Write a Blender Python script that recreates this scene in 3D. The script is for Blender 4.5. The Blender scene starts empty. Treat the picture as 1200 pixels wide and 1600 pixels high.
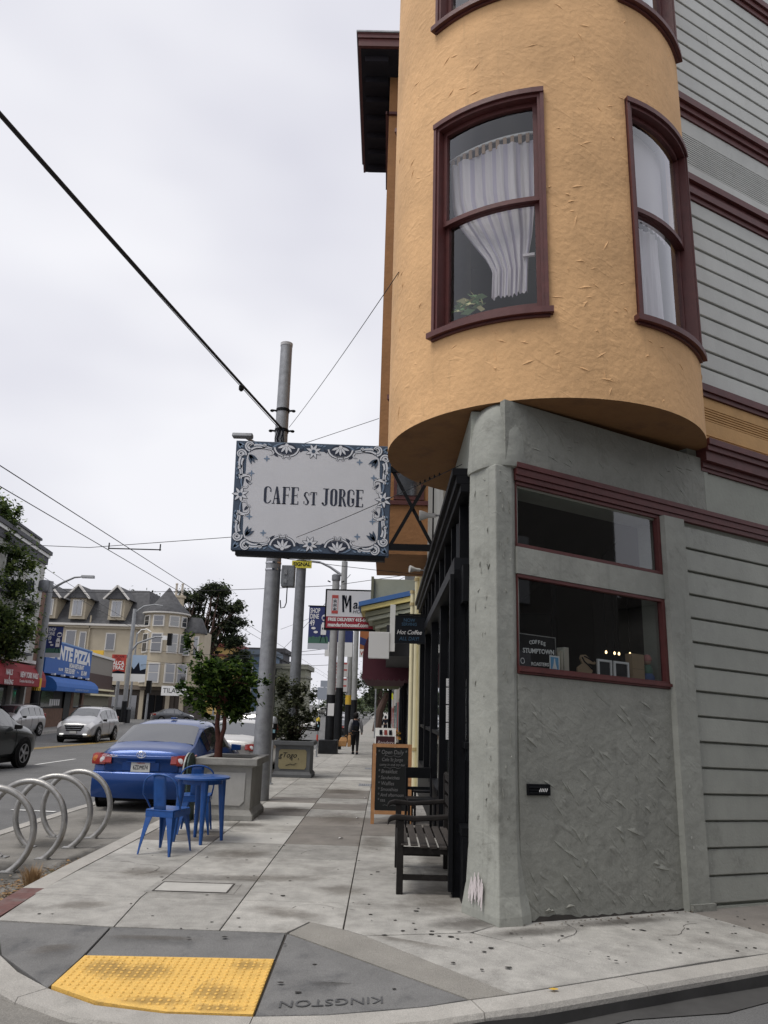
import bpy, bmesh, math, random
from mathutils import Vector, Matrix
V = Vector
R = math.radians
rnd = random.Random(7)
sc = bpy.context.scene
col = sc.collection

# ------------------------------------------------------------------ camera, world, sun, exposure
cd = bpy.data.cameras.new('camera')
cd.sensor_fit = 'AUTO'; cd.sensor_width = 36.0; cd.lens = 27.0
cd.clip_start = 0.05; cd.clip_end = 2000
cam = bpy.data.objects.new('camera', cd); col.objects.link(cam)
M3 = Matrix(((0.999607, -0.026718, 0.008479), (0.001562, -0.248916, -0.968524), (0.027987, 0.968156, -0.248777)))
cam.matrix_world = Matrix.Translation((0, 0, 1.6)) @ M3.to_4x4()
sc.camera = cam

SUN_EL, SUN_AZ = 63.0, 236.0     # azimuth clockwise from +Y: behind the camera, to the left
w = bpy.data.worlds.new('World'); sc.world = w; w.use_nodes = True
nt = w.node_tree; nt.nodes.clear()
N = nt.nodes.new; L = nt.links.new
out = N('ShaderNodeOutputWorld')
sky = N('ShaderNodeTexSky'); sky.sky_type = 'NISHITA'; sky.sun_disc = False
sky.sun_elevation = R(SUN_EL); sky.sun_rotation = R(SUN_AZ); sky.dust_density = 4.0; sky.air_density = 1.0
b1 = N('ShaderNodeBackground'); b1.inputs['Strength'].default_value = 0.06
L(sky.outputs['Color'], b1.inputs['Color'])
tc = N('ShaderNodeTexCoord'); mp = N('ShaderNodeMapping'); mp.inputs['Scale'].default_value = (1.0, 1.0, 2.2)
no = N('ShaderNodeTexNoise'); no.inputs['Scale'].default_value = 1.7; no.inputs['Detail'].default_value = 3; no.inputs['Roughness'].default_value = 0.5
cr = N('ShaderNodeValToRGB')
cr.color_ramp.elements[0].position = 0.34; cr.color_ramp.elements[0].color = (0.64, 0.64, 0.72, 1)
cr.color_ramp.elements[1].position = 0.66; cr.color_ramp.elements[1].color = (0.87, 0.87, 0.91, 1)
L(tc.outputs['Generated'], mp.inputs['Vector']); L(mp.outputs['Vector'], no.inputs['Vector']); L(no.outputs['Fac'], cr.inputs['Fac'])
b2 = N('ShaderNodeBackground'); b2.inputs['Strength'].default_value = 0.86      # the overcast layer
L(cr.outputs['Color'], b2.inputs['Color'])
mx = N('ShaderNodeMixShader'); mx.inputs['Fac'].default_value = 0.93
L(b1.outputs[0], mx.inputs[1]); L(b2.outputs[0], mx.inputs[2]); L(mx.outputs[0], out.inputs['Surface'])

sl = bpy.data.lights.new('sun', 'SUN'); sl.energy = 1.5; sl.angle = R(26); sl.color = (1.0, 0.96, 0.90)
so = bpy.data.objects.new('sun', sl); col.objects.link(so)
sdir = V((math.sin(R(SUN_AZ)) * math.cos(R(SUN_EL)), math.cos(R(SUN_AZ)) * math.cos(R(SUN_EL)), math.sin(R(SUN_EL))))
so.rotation_euler = sdir.to_track_quat('Z', 'Y').to_euler(); so.location = sdir * 60 + V((0, 0, 20))

vs = sc.view_settings
vs.view_transform = 'Standard'; vs.look = 'None'; vs.gamma = 1.0; vs.use_curve_mapping = False
vs.exposure = 0.38
sc.cycles.max_bounces = 8; sc.cycles.transparent_max_bounces = 12
sc.cycles.use_denoising = True

# ------------------------------------------------------------------ helpers
def tag(o, label=None, cat=None, group=None, kind=None):
    if label: o['label'] = label
    if cat: o['category'] = cat
    if group: o['group'] = group
    if kind: o['kind'] = kind
    return o

def thing(name, loc, label, cat, group=None, rz=0.0, kind=None):
    o = bpy.data.objects.new(name, None); col.objects.link(o)
    o.location = loc; o.rotation_euler = (0, 0, rz); o.empty_display_size = 0.1
    return tag(o, label, cat, group, kind)

class G:
    """collects shapes and links them as ONE mesh object"""
    def __init__(s): s.v = []; s.f = []; s.m = []; s.mi = 0
    def add(s, vs_, fs):
        n = len(s.v); s.v.extend([tuple(p) for p in vs_])
        s.f.extend([tuple(i + n for i in f) for f in fs]); s.m.extend([s.mi] * len(fs)); return s
    def poly(s, pts): return s.add(pts, [tuple(range(len(pts)))])
    def hexa(s, p): return s.add(p, [(0, 3, 2, 1), (4, 5, 6, 7), (0, 1, 5, 4), (1, 2, 6, 5), (2, 3, 7, 6), (3, 0, 4, 7)])
    def box(s, x0, x1, y0, y1, z0, z1):
        return s.hexa([(x0, y0, z0), (x1, y0, z0), (x1, y1, z0), (x0, y1, z0), (x0, y0, z1), (x1, y0, z1), (x1, y1, z1), (x0, y1, z1)])
    def bar(s, p, q, w_, h, up=(0, 0, 1)):
        p = V(p); q = V(q); d = (q - p).normalized(); up = V(up)
        if abs(d.dot(up)) > .98: up = V((0, 1, 0))
        a = d.cross(up).normalized() * w_ / 2; b = a.cross(d).normalized() * h / 2
        return s.hexa([p - a - b, p + a - b, q + a - b, q - a - b, p - a + b, p + a + b, q + a + b, q - a + b])
    def ring(s, rings, closed=True, cap=True):
        n = len(rings[0]); vs_ = [p for r in rings for p in r]; fs = []
        for i in range(len(rings) - 1):
            for j in range(n if closed else n - 1):
                k = (j + 1) % n
                fs.append((i * n + j, i * n + k, (i + 1) * n + k, (i + 1) * n + j))
        if cap and closed:
            fs.append(tuple(range(n - 1, -1, -1))); fs.append(tuple((len(rings) - 1) * n + j for j in range(n)))
        return s.add(vs_, fs)
    def tube(s, pts, r, n=8, cap=True):
        pts = [V(p) for p in pts]; rs = r if isinstance(r, (list, tuple)) else [r] * len(pts)
        rings = []; ref = None
        for i, p in enumerate(pts):
            t = (pts[min(i + 1, len(pts) - 1)] - pts[max(i - 1, 0)]).normalized()
            if ref is None: ref = t.orthogonal().normalized()
            ref = (ref - t * ref.dot(t)).normalized(); b = t.cross(ref)
            rings.append([p + (ref * math.cos(2 * math.pi * j / n) + b * math.sin(2 * math.pi * j / n)) * rs[i] for j in range(n)])
        return s.ring(rings, True, cap)
    def lathe(s, prof, c=(0, 0, 0), n=16, axis='Z'):
        c = V(c); rings = []
        for r, z in prof:
            ring = []
            for j in range(n):
                a = 2 * math.pi * j / n; x, y = math.cos(a) * r, math.sin(a) * r
                ring.append(c + (V((x, y, z)) if axis == 'Z' else V((z, x, y)) if axis == 'X' else V((x, z, -y))))
            rings.append(ring)
        return s.ring(rings)
    def prism(s, pts, off):
        off = V(off); n = len(pts); a = [V(p) for p in pts]
        return s.ring([a, [p + off for p in a]])
    def grid(s, fn, us, vs_):
        P = [fn(u, v) for v in vs_ for u in us]; n = len(us)
        return s.add(P, [(j * n + i, j * n + i + 1, (j + 1) * n + i + 1, (j + 1) * n + i) for j in range(len(vs_) - 1) for i in range(n - 1)])
    def merge(s, o, mat=None):
        vv = [mat @ V(p) for p in o.v] if mat else o.v
        k = len(s.v); s.v.extend([tuple(p) for p in vv]); s.f.extend([tuple(i + k for i in f) for f in o.f]); s.m.extend(o.m); return s
    def xf(s, mat): s.v = [tuple(mat @ V(p)) for p in s.v]; return s
    def build(s, name, mat, parent=None, world=False, smooth=None, bevel=0.0, loc=None):
        off = V((0, 0, 0)); p = parent
        if world:
            while p is not None: off += p.location; p = p.parent
        me = bpy.data.meshes.new(name)
        me.from_pydata([tuple(V(p) - off) for p in s.v] if world else s.v, [], s.f)
        mats = mat if isinstance(mat, (list, tuple)) else [mat]
        for m in mats: me.materials.append(m)
        if len(mats) > 1: me.polygons.foreach_set('material_index', s.m)
        bm = bmesh.new(); bm.from_mesh(me)
        if smooth is not None:
            for f in bm.faces: f.smooth = True
            a = R(smooth)
            for e in bm.edges:
                if len(e.link_faces) == 2 and e.calc_face_angle(0) > a: e.smooth = False
        if len(bm.faces) < 60000: bmesh.ops.recalc_face_normals(bm, faces=bm.faces)
        bm.to_mesh(me); bm.free()
        o = bpy.data.objects.new(name, me); col.objects.link(o)
        if parent: o.parent = parent
        if loc: o.location = loc
        if bevel:
            b = o.modifiers.new('bevel', 'BEVEL'); b.width = bevel; b.segments = 2; b.limit_method = 'ANGLE'; b.angle_limit = R(40)
        return o

def kids(o): return [c for c in bpy.data.objects if c.parent == o]
def copy_tree(o, loc=None, rz=None, label=None, parent=None, swap=None):
    c = o.copy(); col.objects.link(c)
    if parent: c.parent = parent
    if loc is not None: c.location = loc
    if rz is not None: c.rotation_euler = (0, 0, rz)
    if label: c['label'] = label
    if swap and c.type == 'MESH':
        for i, sl_ in enumerate(c.material_slots):
            if sl_.material in swap:
                nm = swap[sl_.material]; sl_.link = 'OBJECT'; sl_.material = nm
    for k in kids(o): copy_tree(k, parent=c, swap=swap)
    return c
def piece(proto, name, parent, mat4=None, loc=None):
    o = bpy.data.objects.new(name, proto.data); col.objects.link(o); o.parent = parent
    if loc is not None: o.location = loc
    return o

# ------------------------------------------------------------------ materials
MATS = {}
def pm(name, c, rough=0.6, metal=0.0, var=0.0, vs_=3.0, bump=0.0, bs=30.0, spec=0.5, streak=None, dirt=None, coat=0.0, rand=0.0, wave=None, emit=None, trowel=0.0, drips=None, speck=0.0):
    """principled paint: var/vs_ colour noise, bump/bs fine relief, dirt=(colour, scale, threshold), rand = tint per object"""
    if name in MATS: return MATS[name]
    m = bpy.data.materials.new(name); m.use_nodes = True; MATS[name] = m
    t = m.node_tree; nd = t.nodes.new; ln = t.links.new
    bs_ = t.nodes['Principled BSDF']
    if max(c) < .045 and not coat and spec >= .2 and rough > .3: spec *= .4
    bs_.inputs['Roughness'].default_value = rough; bs_.inputs['Metallic'].default_value = metal
    bs_.inputs['Specular IOR Level'].default_value = spec; bs_.inputs['Coat Weight'].default_value = coat
    geo = nd('ShaderNodeNewGeometry'); cur = None
    if var > 0:
        n1 = nd('ShaderNodeTexNoise'); n1.inputs['Scale'].default_value = vs_; n1.inputs['Detail'].default_value = 6; n1.inputs['Roughness'].default_value = .65
        if streak:
            mp_ = nd('ShaderNodeMapping'); mp_.inputs['Scale'].default_value = streak
            ln(geo.outputs['Position'], mp_.inputs['Vector']); ln(mp_.outputs['Vector'], n1.inputs['Vector'])
        else: ln(geo.outputs['Position'], n1.inputs['Vector'])
        r = nd('ShaderNodeValToRGB')
        r.color_ramp.elements[0].position = .3; r.color_ramp.elements[0].color = tuple(x * (1 - var) for x in c) + (1,)
        r.color_ramp.elements[1].position = .7; r.color_ramp.elements[1].color = tuple(min(1, x * (1 + var)) for x in c) + (1,)
        ln(n1.outputs['Fac'], r.inputs['Fac']); cur = r.outputs['Color']
    else:
        rgb = nd('ShaderNodeRGB'); rgb.outputs[0].default_value = tuple(c) + (1,); cur = rgb.outputs[0]
    if dirt:
        dc, ds, th = dirt
        n2 = nd('ShaderNodeTexNoise'); n2.inputs['Scale'].default_value = ds; n2.inputs['Detail'].default_value = 8; n2.inputs['Roughness'].default_value = .7
        ln(geo.outputs['Position'], n2.inputs['Vector'])
        r2 = nd('ShaderNodeValToRGB'); r2.color_ramp.elements[0].position = th; r2.color_ramp.elements[1].position = min(1, th + .18)
        r2.color_ramp.elements[0].color = (0, 0, 0, 1); r2.color_ramp.elements[1].color = (.8, .8, .8, 1)
        ln(n2.outputs['Fac'], r2.inputs['Fac'])
        mxx = nd('ShaderNodeMixRGB'); mxx.inputs['Color2'].default_value = tuple(dc) + (1,)
        ln(r2.outputs['Color'], mxx.inputs['Fac']); ln(cur, mxx.inputs['Color1']); cur = mxx.outputs['Color']
    if drips:
        mp3 = nd('ShaderNodeMapping'); mp3.inputs['Scale'].default_value = (5, 5, .35); ln(geo.outputs['Position'], mp3.inputs['Vector'])
        n5 = nd('ShaderNodeTexNoise'); n5.inputs['Scale'].default_value = 1.6; n5.inputs['Detail'].default_value = 7; n5.inputs['Roughness'].default_value = .7; ln(mp3.outputs['Vector'], n5.inputs['Vector'])
        r5 = nd('ShaderNodeValToRGB'); r5.color_ramp.elements[0].position = drips[1]; r5.color_ramp.elements[1].position = drips[1] + .25; r5.color_ramp.elements[0].color = (0, 0, 0, 1); r5.color_ramp.elements[1].color = (.7, .7, .7, 1)
        ln(n5.outputs['Fac'], r5.inputs['Fac']); m5 = nd('ShaderNodeMixRGB'); m5.inputs['Color2'].default_value = tuple(drips[0]) + (1,); ln(r5.outputs['Color'], m5.inputs['Fac']); ln(cur, m5.inputs['Color1']); cur = m5.outputs['Color']
    if speck:
        n7 = nd('ShaderNodeTexNoise'); n7.inputs['Scale'].default_value = 150; n7.inputs['Detail'].default_value = 3; n7.inputs['Roughness'].default_value = .8; ln(geo.outputs['Position'], n7.inputs['Vector'])
        mr7 = nd('ShaderNodeMapRange'); mr7.inputs['From Min'].default_value = .3; mr7.inputs['From Max'].default_value = .7; mr7.inputs['To Min'].default_value = 1 - speck; mr7.inputs['To Max'].default_value = 1 + speck; ln(n7.outputs['Fac'], mr7.inputs['Value'])
        m7 = nd('ShaderNodeMixRGB'); m7.blend_type = 'MULTIPLY'; m7.inputs['Fac'].default_value = 1; ln(cur, m7.inputs['Color1']); ln(mr7.outputs['Result'], m7.inputs['Color2']); cur = m7.outputs['Color']
    if rand > 0:
        oi = nd('ShaderNodeObjectInfo'); mr = nd('ShaderNodeMapRange'); mr.inputs['To Min'].default_value = 1 - rand; mr.inputs['To Max'].default_value = 1 + rand
        ln(oi.outputs['Random'], mr.inputs['Value'])
        mu = nd('ShaderNodeMixRGB'); mu.blend_type = 'MULTIPLY'; mu.inputs['Fac'].default_value = 1
        ln(cur, mu.inputs['Color1']); ln(mr.outputs['Result'], mu.inputs['Color2']); cur = mu.outputs['Color']
    ln(cur, bs_.inputs['Base Color'])
    if emit:
        bs_.inputs['Emission Color'].default_value = tuple(emit[0]) + (1,); bs_.inputs['Emission Strength'].default_value = emit[1]
    if bump > 0:
        n3 = nd('ShaderNodeTexNoise'); n3.inputs['Scale'].default_value = bs; n3.inputs['Detail'].default_value = 5
        if wave:
            mp2 = nd('ShaderNodeMapping'); mp2.inputs['Scale'].default_value = wave
            ln(geo.outputs['Position'], mp2.inputs['Vector']); ln(mp2.outputs['Vector'], n3.inputs['Vector'])
        else: ln(geo.outputs['Position'], n3.inputs['Vector'])
        hgt = n3.outputs['Fac']
        if trowel:
            ma = nd('ShaderNodeMapping'); ma.inputs['Rotation'].default_value = (0, 0, R(-28.5)); ln(geo.outputs['Position'], ma.inputs['Vector'])
            mb_ = nd('ShaderNodeMapping'); mb_.inputs['Rotation'].default_value = (0, R(-42), 0); ln(ma.outputs['Vector'], mb_.inputs['Vector'])
            mc = nd('ShaderNodeMapping'); mc.inputs['Scale'].default_value = (2.4, 2.4, 8); ln(mb_.outputs['Vector'], mc.inputs['Vector'])
            n6 = nd('ShaderNodeTexNoise'); n6.inputs['Scale'].default_value = 1.5; n6.inputs['Detail'].default_value = 2; n6.inputs['Distortion'].default_value = .6; ln(mc.outputs['Vector'], n6.inputs['Vector'])
            r6 = nd('ShaderNodeValToRGB'); r6.color_ramp.elements[0].position = .57; r6.color_ramp.elements[1].position = .72; r6.color_ramp.interpolation = 'EASE'; ln(n6.outputs['Fac'], r6.inputs['Fac'])
            mm = nd('ShaderNodeMath'); mm.operation = 'MULTIPLY_ADD'; mm.inputs[1].default_value = trowel; ln(r6.outputs['Color'], mm.inputs[0]); ln(hgt, mm.inputs[2]); hgt = mm.outputs[0]
        bp = nd('ShaderNodeBump'); bp.inputs['Strength'].default_value = bump; bp.inputs['Distance'].default_value = .02
        ln(hgt, bp.inputs['Height']); ln(bp.outputs['Normal'], bs_.inputs['Normal'])
    return m

def glass(name, tint=(.9, .92, .92), refl=.10, rough=.02, dark=0.0):
    """thin window pane: looks through, mirrors more at a slant"""
    if name in MATS: return MATS[name]
    m = bpy.data.materials.new(name); m.use_nodes = True; MATS[name] = m
    t = m.node_tree; t.nodes.clear(); nd = t.nodes.new; ln = t.links.new
    o = nd('ShaderNodeOutputMaterial'); tr = nd('ShaderNodeBsdfTransparent'); tr.inputs[0].default_value = tuple(tint) + (1,)
    gl = nd('ShaderNodeBsdfGlossy'); gl.inputs['Roughness'].default_value = rough; gl.inputs['Color'].default_value = (.95, .96, .98, 1)
    lw = nd('ShaderNodeLayerWeight'); lw.inputs['Blend'].default_value = .5
    pw = nd('ShaderNodeMath'); pw.operation = 'POWER'; pw.inputs[1].default_value = 2.5
    mu = nd('ShaderNodeMath'); mu.operation = 'MULTIPLY_ADD'; mu.use_clamp = True; mu.inputs[1].default_value = .9; mu.inputs[2].default_value = refl
    ln(lw.outputs['Facing'], pw.inputs[0]); ln(pw.outputs[0], mu.inputs[0])
    mx_ = nd('ShaderNodeMixShader'); ln(mu.outputs[0], mx_.inputs[0]); ln(tr.outputs[0], mx_.inputs[1]); ln(gl.outputs[0], mx_.inputs[2])
    ln(mx_.outputs[0], o.inputs['Surface'])
    return m

orange = pm('orange_stucco', (.70, .425, .205), .85, var=.19, vs_=.9, speck=.10, bump=.5, bs=16, dirt=((.42, .26, .13), 2.3, .60), trowel=.26, drips=((.45, .28, .14), .58))
soffit_shaded = pm('soffit_shaded_orange', (.25, .125, .048), .85, var=.2, vs_=1.6, bump=.3, bs=14, dirt=((.12, .06, .03), 1.6, .5))  # bay orange darkened to brown; shade under the bay painted into the colour
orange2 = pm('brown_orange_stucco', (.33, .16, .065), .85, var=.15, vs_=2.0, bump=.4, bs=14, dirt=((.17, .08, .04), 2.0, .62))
grey_stucco = pm('grey_stucco', (.265, .27, .24), .85, speck=.15, var=.16, vs_=2.2, bump=.8, bs=11, dirt=((.13, .13, .115), 2.2, .56), trowel=.34, drips=((.15, .155, .14), .55))
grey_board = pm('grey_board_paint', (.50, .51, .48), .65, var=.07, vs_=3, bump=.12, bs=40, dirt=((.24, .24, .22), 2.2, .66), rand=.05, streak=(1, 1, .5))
grey_column = pm('grey_column_stucco', (.31, .318, .285), .85, var=.16, vs_=2.2, bump=.5, bs=11, dirt=((.14, .14, .12), 2.6, .57), trowel=.16, drips=((.16, .165, .15), .55))
board_low = pm('grey_lower_board', (.315, .325, .29), .65, var=.10, vs_=3, bump=.15, bs=40, dirt=((.15, .15, .135), 2.0, .58), rand=.06, streak=(1, 1, .6))  # lower siding boards, a darker grey than the upper ones
grey_trim = pm('grey_trim_paint', (.33, .345, .30), .7, var=.08, vs_=3, bump=.2, bs=25, dirt=((.2, .2, .18), 2.5, .65))
yellow_trim = pm('ochre_board_paint', (.56, .33, .13), .7, var=.1, vs_=3, bump=.15, bs=30, dirt=((.35, .22, .1), 3, .62))
maroon = pm('maroon_paint', (.098, .026, .024), .5, var=.2, vs_=8, bump=.1, bs=60, dirt=((.05, .018, .018), 6, .6))
black_paint = pm('black_paint', (.005, .0055, .007), .5, var=.3, vs_=6, bump=.1, bs=40, spec=.12)
black_panel = pm('black_panel_paint', (.012, .013, .016), .5, spec=.15, var=.25, vs_=4)
iron = pm('black_iron', (.006, .0065, .008), .5, spec=.15, bump=.1, bs=80)
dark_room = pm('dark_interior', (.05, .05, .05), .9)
room_wall = pm('dimmed_interior_wall', (.04, .042, .046), .9)  # wall colour darkened so the rooms behind the panes look dim
white_paint = pm('white_paint', (.72, .72, .70), .6, var=.05, vs_=3)
cream = pm('cream_paint', (.74, .68, .45), .6, var=.06, vs_=3)
pane_m = glass('window_glass', refl=.05)
pane_dark = glass('shop_window_glass', (.75, .78, .78), .05)
slab_m = pm('sidewalk_concrete', (.335, .325, .30), .85, var=.24, vs_=5, bump=.3, bs=60, dirt=((.15, .14, .125), 1.1, .53), rand=.2, speck=.3)
ramp_m = pm('dark_ramp_concrete', (.158, .157, .153), .85, var=.15, vs_=3, speck=.3, bump=.25, bs=70, dirt=((.075, .076, .078), 2.5, .52))
flare_m = pm('flare_concrete', (.30, .285, .255), .9, speck=.3, var=.12, vs_=3, bump=.7, bs=14, wave=(9, 14, 1))
curb_m = pm('curb_concrete', (.37, .355, .325), .85, speck=.3, var=.15, vs_=4, bump=.3, bs=40, dirt=((.17, .165, .15), 3, .6))
red_curb = pm('worn_red_curb', (.135, .062, .055), .8, var=.35, vs_=7, bump=.3, bs=40, dirt=((.16, .14, .13), 4, .5))
joint_m = pm('joint_dirt', (.055, .05, .045), .95)
asphalt = pm('asphalt', (.128, .128, .126), .85, speck=.45, var=.14, vs_=1.2, bump=.35, bs=120, dirt=((.085, .085, .083), .35, .52))
pad_m = pm('pad_concrete', (.215, .205, .185), .9, speck=.4, var=.2, vs_=2, bump=.3, bs=50, dirt=((.115, .105, .09), 1.4, .54))
tact_m = pm('tactile_yellow', (.74, .46, .11), .7, var=.14, vs_=6, bump=.2, bs=60, dirt=((.25, .17, .07), 6, .55), speck=.2)
galv = pm('galvanised_steel', (.30, .31, .325), .5, metal=.35, var=.22, vs_=7, bump=.15, bs=60, dirt=((.2, .2, .2), 3, .58))
galv_dark = pm('weathered_pole_steel', (.20, .21, .225), .55, metal=.25, var=.25, vs_=6, bump=.2, bs=50)
steel = pm('brushed_steel', (.36, .355, .34), .38, metal=.7, var=.2, vs_=14, bump=.1, bs=80)
blue_metal = pm('blue_chair_paint', (.012, .075, .28), .36, var=.18, vs_=12, bump=.05, bs=60, dirt=((.02, .05, .13), 9, .66))
conc_planter = pm('planter_concrete', (.30, .295, .275), .85, var=.16, vs_=4, bump=.3, bs=50, dirt=((.17, .165, .15), 3, .6))
planter_panel = pm('planter_panel_plaster', (.43, .425, .405), .85, var=.08, vs_=5, bump=.2, bs=40)
bark = pm('bark', (.075, .045, .035), .9, var=.3, vs_=12, bump=.6, bs=30)
rubber = pm('tyre_rubber', (.012, .012, .012), .8, spec=.2)
chrome = pm('chrome', (.62, .62, .63), .18, metal=1)
alloy = pm('alloy_wheel', (.42, .42, .43), .35, metal=.8)
car_glass = pm('car_glass', (.03, .034, .038), .06, spec=1.0); car_glass.node_tree.nodes['Principled BSDF'].inputs['IOR'].default_value = 1.9
blk_plastic = pm('black_plastic', (.01, .01, .01), .5, spec=.25)
lamp_red = pm('red_lens', (.30, .018, .012), .15, spec=.8)
lamp_amber = pm('amber_lens', (.55, .17, .03), .15, spec=.8)
lamp_clear = pm('clear_lens', (.65, .65, .66), .1, spec=.9)
white_print = pm('white_print', (.74, .74, .73), .6)
ink = pm('dark_ink', (.012, .014, .022), .7, spec=.2)

def leafm(name, c):
    m = pm(name, c, .6, spec=.2)
    t = m.node_tree; o = t.nodes['Material Output']; b = t.nodes['Principled BSDF']; tl = t.nodes.new('ShaderNodeBsdfTranslucent'); tl.inputs[0].default_value = (min(1, c[0] * 1.6), min(1, c[1] * 1.7), c[2] * 1.2, 1)
    mx_ = t.nodes.new('ShaderNodeMixShader'); mx_.inputs[0].default_value = .35; t.links.new(b.outputs[0], mx_.inputs[1]); t.links.new(tl.outputs[0], mx_.inputs[2]); t.links.new(mx_.outputs[0], o.inputs['Surface']); return m
def stainm(name, c, k):
    m = bpy.data.materials.new(name); m.use_nodes = True; t = m.node_tree; t.nodes.clear(); nd = t.nodes.new; ln = t.links.new
    o = nd('ShaderNodeOutputMaterial'); tc = nd('ShaderNodeTexCoord'); gr_ = nd('ShaderNodeTexGradient'); gr_.gradient_type = 'SPHERICAL'; ln(tc.outputs['Object'], gr_.inputs[0])
    ge = nd('ShaderNodeNewGeometry'); no_ = nd('ShaderNodeTexNoise'); no_.inputs['Scale'].default_value = 7; no_.inputs['Detail'].default_value = 7; no_.inputs['Roughness'].default_value = .7; ln(ge.outputs['Position'], no_.inputs[0])
    mu = nd('ShaderNodeMath'); mu.operation = 'MULTIPLY'; ln(gr_.outputs['Fac'], mu.inputs[0]); ln(no_.outputs['Fac'], mu.inputs[1])
    mr = nd('ShaderNodeMapRange'); mr.inputs['From Min'].default_value = .10; mr.inputs['From Max'].default_value = .36; mr.inputs['To Max'].default_value = k; ln(mu.outputs[0], mr.inputs['Value'])
    df = nd('ShaderNodeBsdfDiffuse'); df.inputs[0].default_value = tuple(c) + (1,); tr = nd('ShaderNodeBsdfTransparent'); mx_ = nd('ShaderNodeMixShader'); ln(mr.outputs[0], mx_.inputs[0]); ln(tr.outputs[0], mx_.inputs[1]); ln(df.outputs[0], mx_.inputs[2]); ln(mx_.outputs[0], o.inputs['Surface']); return m
def text(s, size, mat, name, parent, o, u, v, ext=.0015, xs=1.0, align='CENTER', world=True, bold=0.0, shear=0.0):
    """lettering as a thin mesh; o = anchor, u = reading direction, v = up"""
    c = bpy.data.curves.new('t', 'FONT'); c.body = s; c.size = size; c.align_x = align; c.align_y = 'CENTER'; c.extrude = ext; c.offset = bold; c.resolution_u = 3; c.shear = shear
    to = bpy.data.objects.new('t', c); me0 = to.to_mesh()
    g = G(); u = V(u).normalized(); v = V(v).normalized(); n = u.cross(v)
    vv = [V(o) + u * p.co.x * xs + v * p.co.y + n * p.co.z for p in me0.vertices]
    g.add(vv, [tuple(f.vertices) for f in me0.polygons])
    to.to_mesh_clear(); bpy.data.objects.remove(to); bpy.data.curves.remove(c)
    return g.build(name, mat, parent, world=world)

class Fr:
    """wall frame: s along the wall, z up (may fall with s), d out of the wall"""
    def __init__(s, o, u, slope=0.0, flip=False):
        s.o = V(o); s.u = V(u).normalized(); s.n = V((s.u.y, -s.u.x, 0)) * (-1 if flip else 1); s.sl = slope
    def p(s, a, z, d=0.0): return s.o + s.u * a + s.n * d + V((0, 0, z - s.sl * a))
    def box(s, g, a0, a1, z0, z1, d0, d1):
        return g.hexa([s.p(a0, z0, d1), s.p(a1, z0, d1), s.p(a1, z0, d0), s.p(a0, z0, d0), s.p(a0, z1, d1), s.p(a1, z1, d1), s.p(a1, z1, d0), s.p(a0, z1, d0)])
    def quad(s, g, a0, a1, z0, z1, d): return g.poly([s.p(a0, z0, d), s.p(a1, z0, d), s.p(a1, z1, d), s.p(a0, z1, d)])

def gr(x, y):
    z = -.011 * min(max(y - 13, 0), 27); t = min(max((x + 14) / 8, 0), 1)
    return z - .011 * min(max(y - 40, 0), 50) * t * t * (3 - 2 * t) + max(0, y - 95) * .006
WU = V((.8785, .4777, 0)).normalized(); WN = V((WU.y, -WU.x, 0)); P0 = V((1.0, 6.62, 0))
def st(x, y):
    q = V((x, y, 0)) - P0; s = q.dot(WU); d = q.dot(WN)
    return -.13 + gr(x, y) - .036 * min(max(0, s), 30) * min(max(d + .3, 0), 1)
# ------------------------------------------------------------------ ground
def span(a, b, n): return [a + (b - a) * i / n for i in range(n + 1)]
xs_ = span(-160, -40, 8) + span(-34, -8, 13) + span(-6, 6, 16)[0:] + span(8, 30, 8) + span(50, 160, 4)
ys_ = span(-40, -4, 6) + span(-2, 14, 20) + span(16, 60, 16) + span(66, 130, 10) + span(150, 900, 10)
g = G(); g.grid(lambda x, y: (x, y, st(x, y)), xs_, ys_)
tag(g.build('street', asphalt, smooth=60), 'grey asphalt street', kind='structure')

# concrete parking pad beside the kerb
g = G(); g.grid(lambda x, y: (x, y, st(x, y) + .004), [-4.95, -4, -3.13], span(5.6, 14.6, 6))
pad = tag(g.build('parking_pad', pad_m), 'stained concrete pad under the bike racks', kind='structure')
g = G()
for i in range(9):
    y0 = 4.6 + i * 1.25
    g.hexa([(x, y, st(x, y) + dz) for dz in (-.02, .012) for x, y in ((-5.13, y0), (-4.96, y0), (-4.96, y0 + 1.235), (-5.13, y0 + 1.235))])
g.build('pad_edge', curb_m, pad)
# painted road lines
def mark(name, pts, m, kind='structure'):
    g = G(); g.poly([(x, y, st(x, y) + .009) for x, y in pts]); return tag(g.build(name, m), kind=kind)
paint_w = pm('road_paint_white', (.62, .62, .60), .7, var=.2, vs_=6)
paint_y = pm('road_paint_yellow', (.55, .36, .09), .7, var=.2, vs_=6)
for y0 in (11.5, 23.4, 35.0, 47.0, 59.0):
    mark('lane_line', [(-10.16, y0), (-10.04, y0), (-10.14, y0 + 3.2), (-10.26, y0 + 3.2)], paint_w)
for dx in (0, .28):
    for k in range(8):
        a, b = 20 + k * 6, 26 + k * 6
        mark('centre_line', [(-14.4 + dx - .008 * (a - 33), a), (-14.27 + dx - .008 * (a - 33), a), (-14.27 + dx - .008 * (b - 33), b), (-14.4 + dx - .008 * (b - 33), b)], paint_y)
mark('parking_tick', [(-5.95, 13.06), (-5.2, 12.96), (-5.2, 13.06), (-5.95, 13.16)], paint_w)
mark('parking_tick', [(-5.95, 19.6), (-5.2, 19.5), (-5.2, 19.6), (-5.95, 19.7)], paint_w)
mark('crosswalk_line', [(1.15, 4.40), (1.55, 4.62), (1.75, 4.30), (1.30, 4.10)], paint_w)

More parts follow.
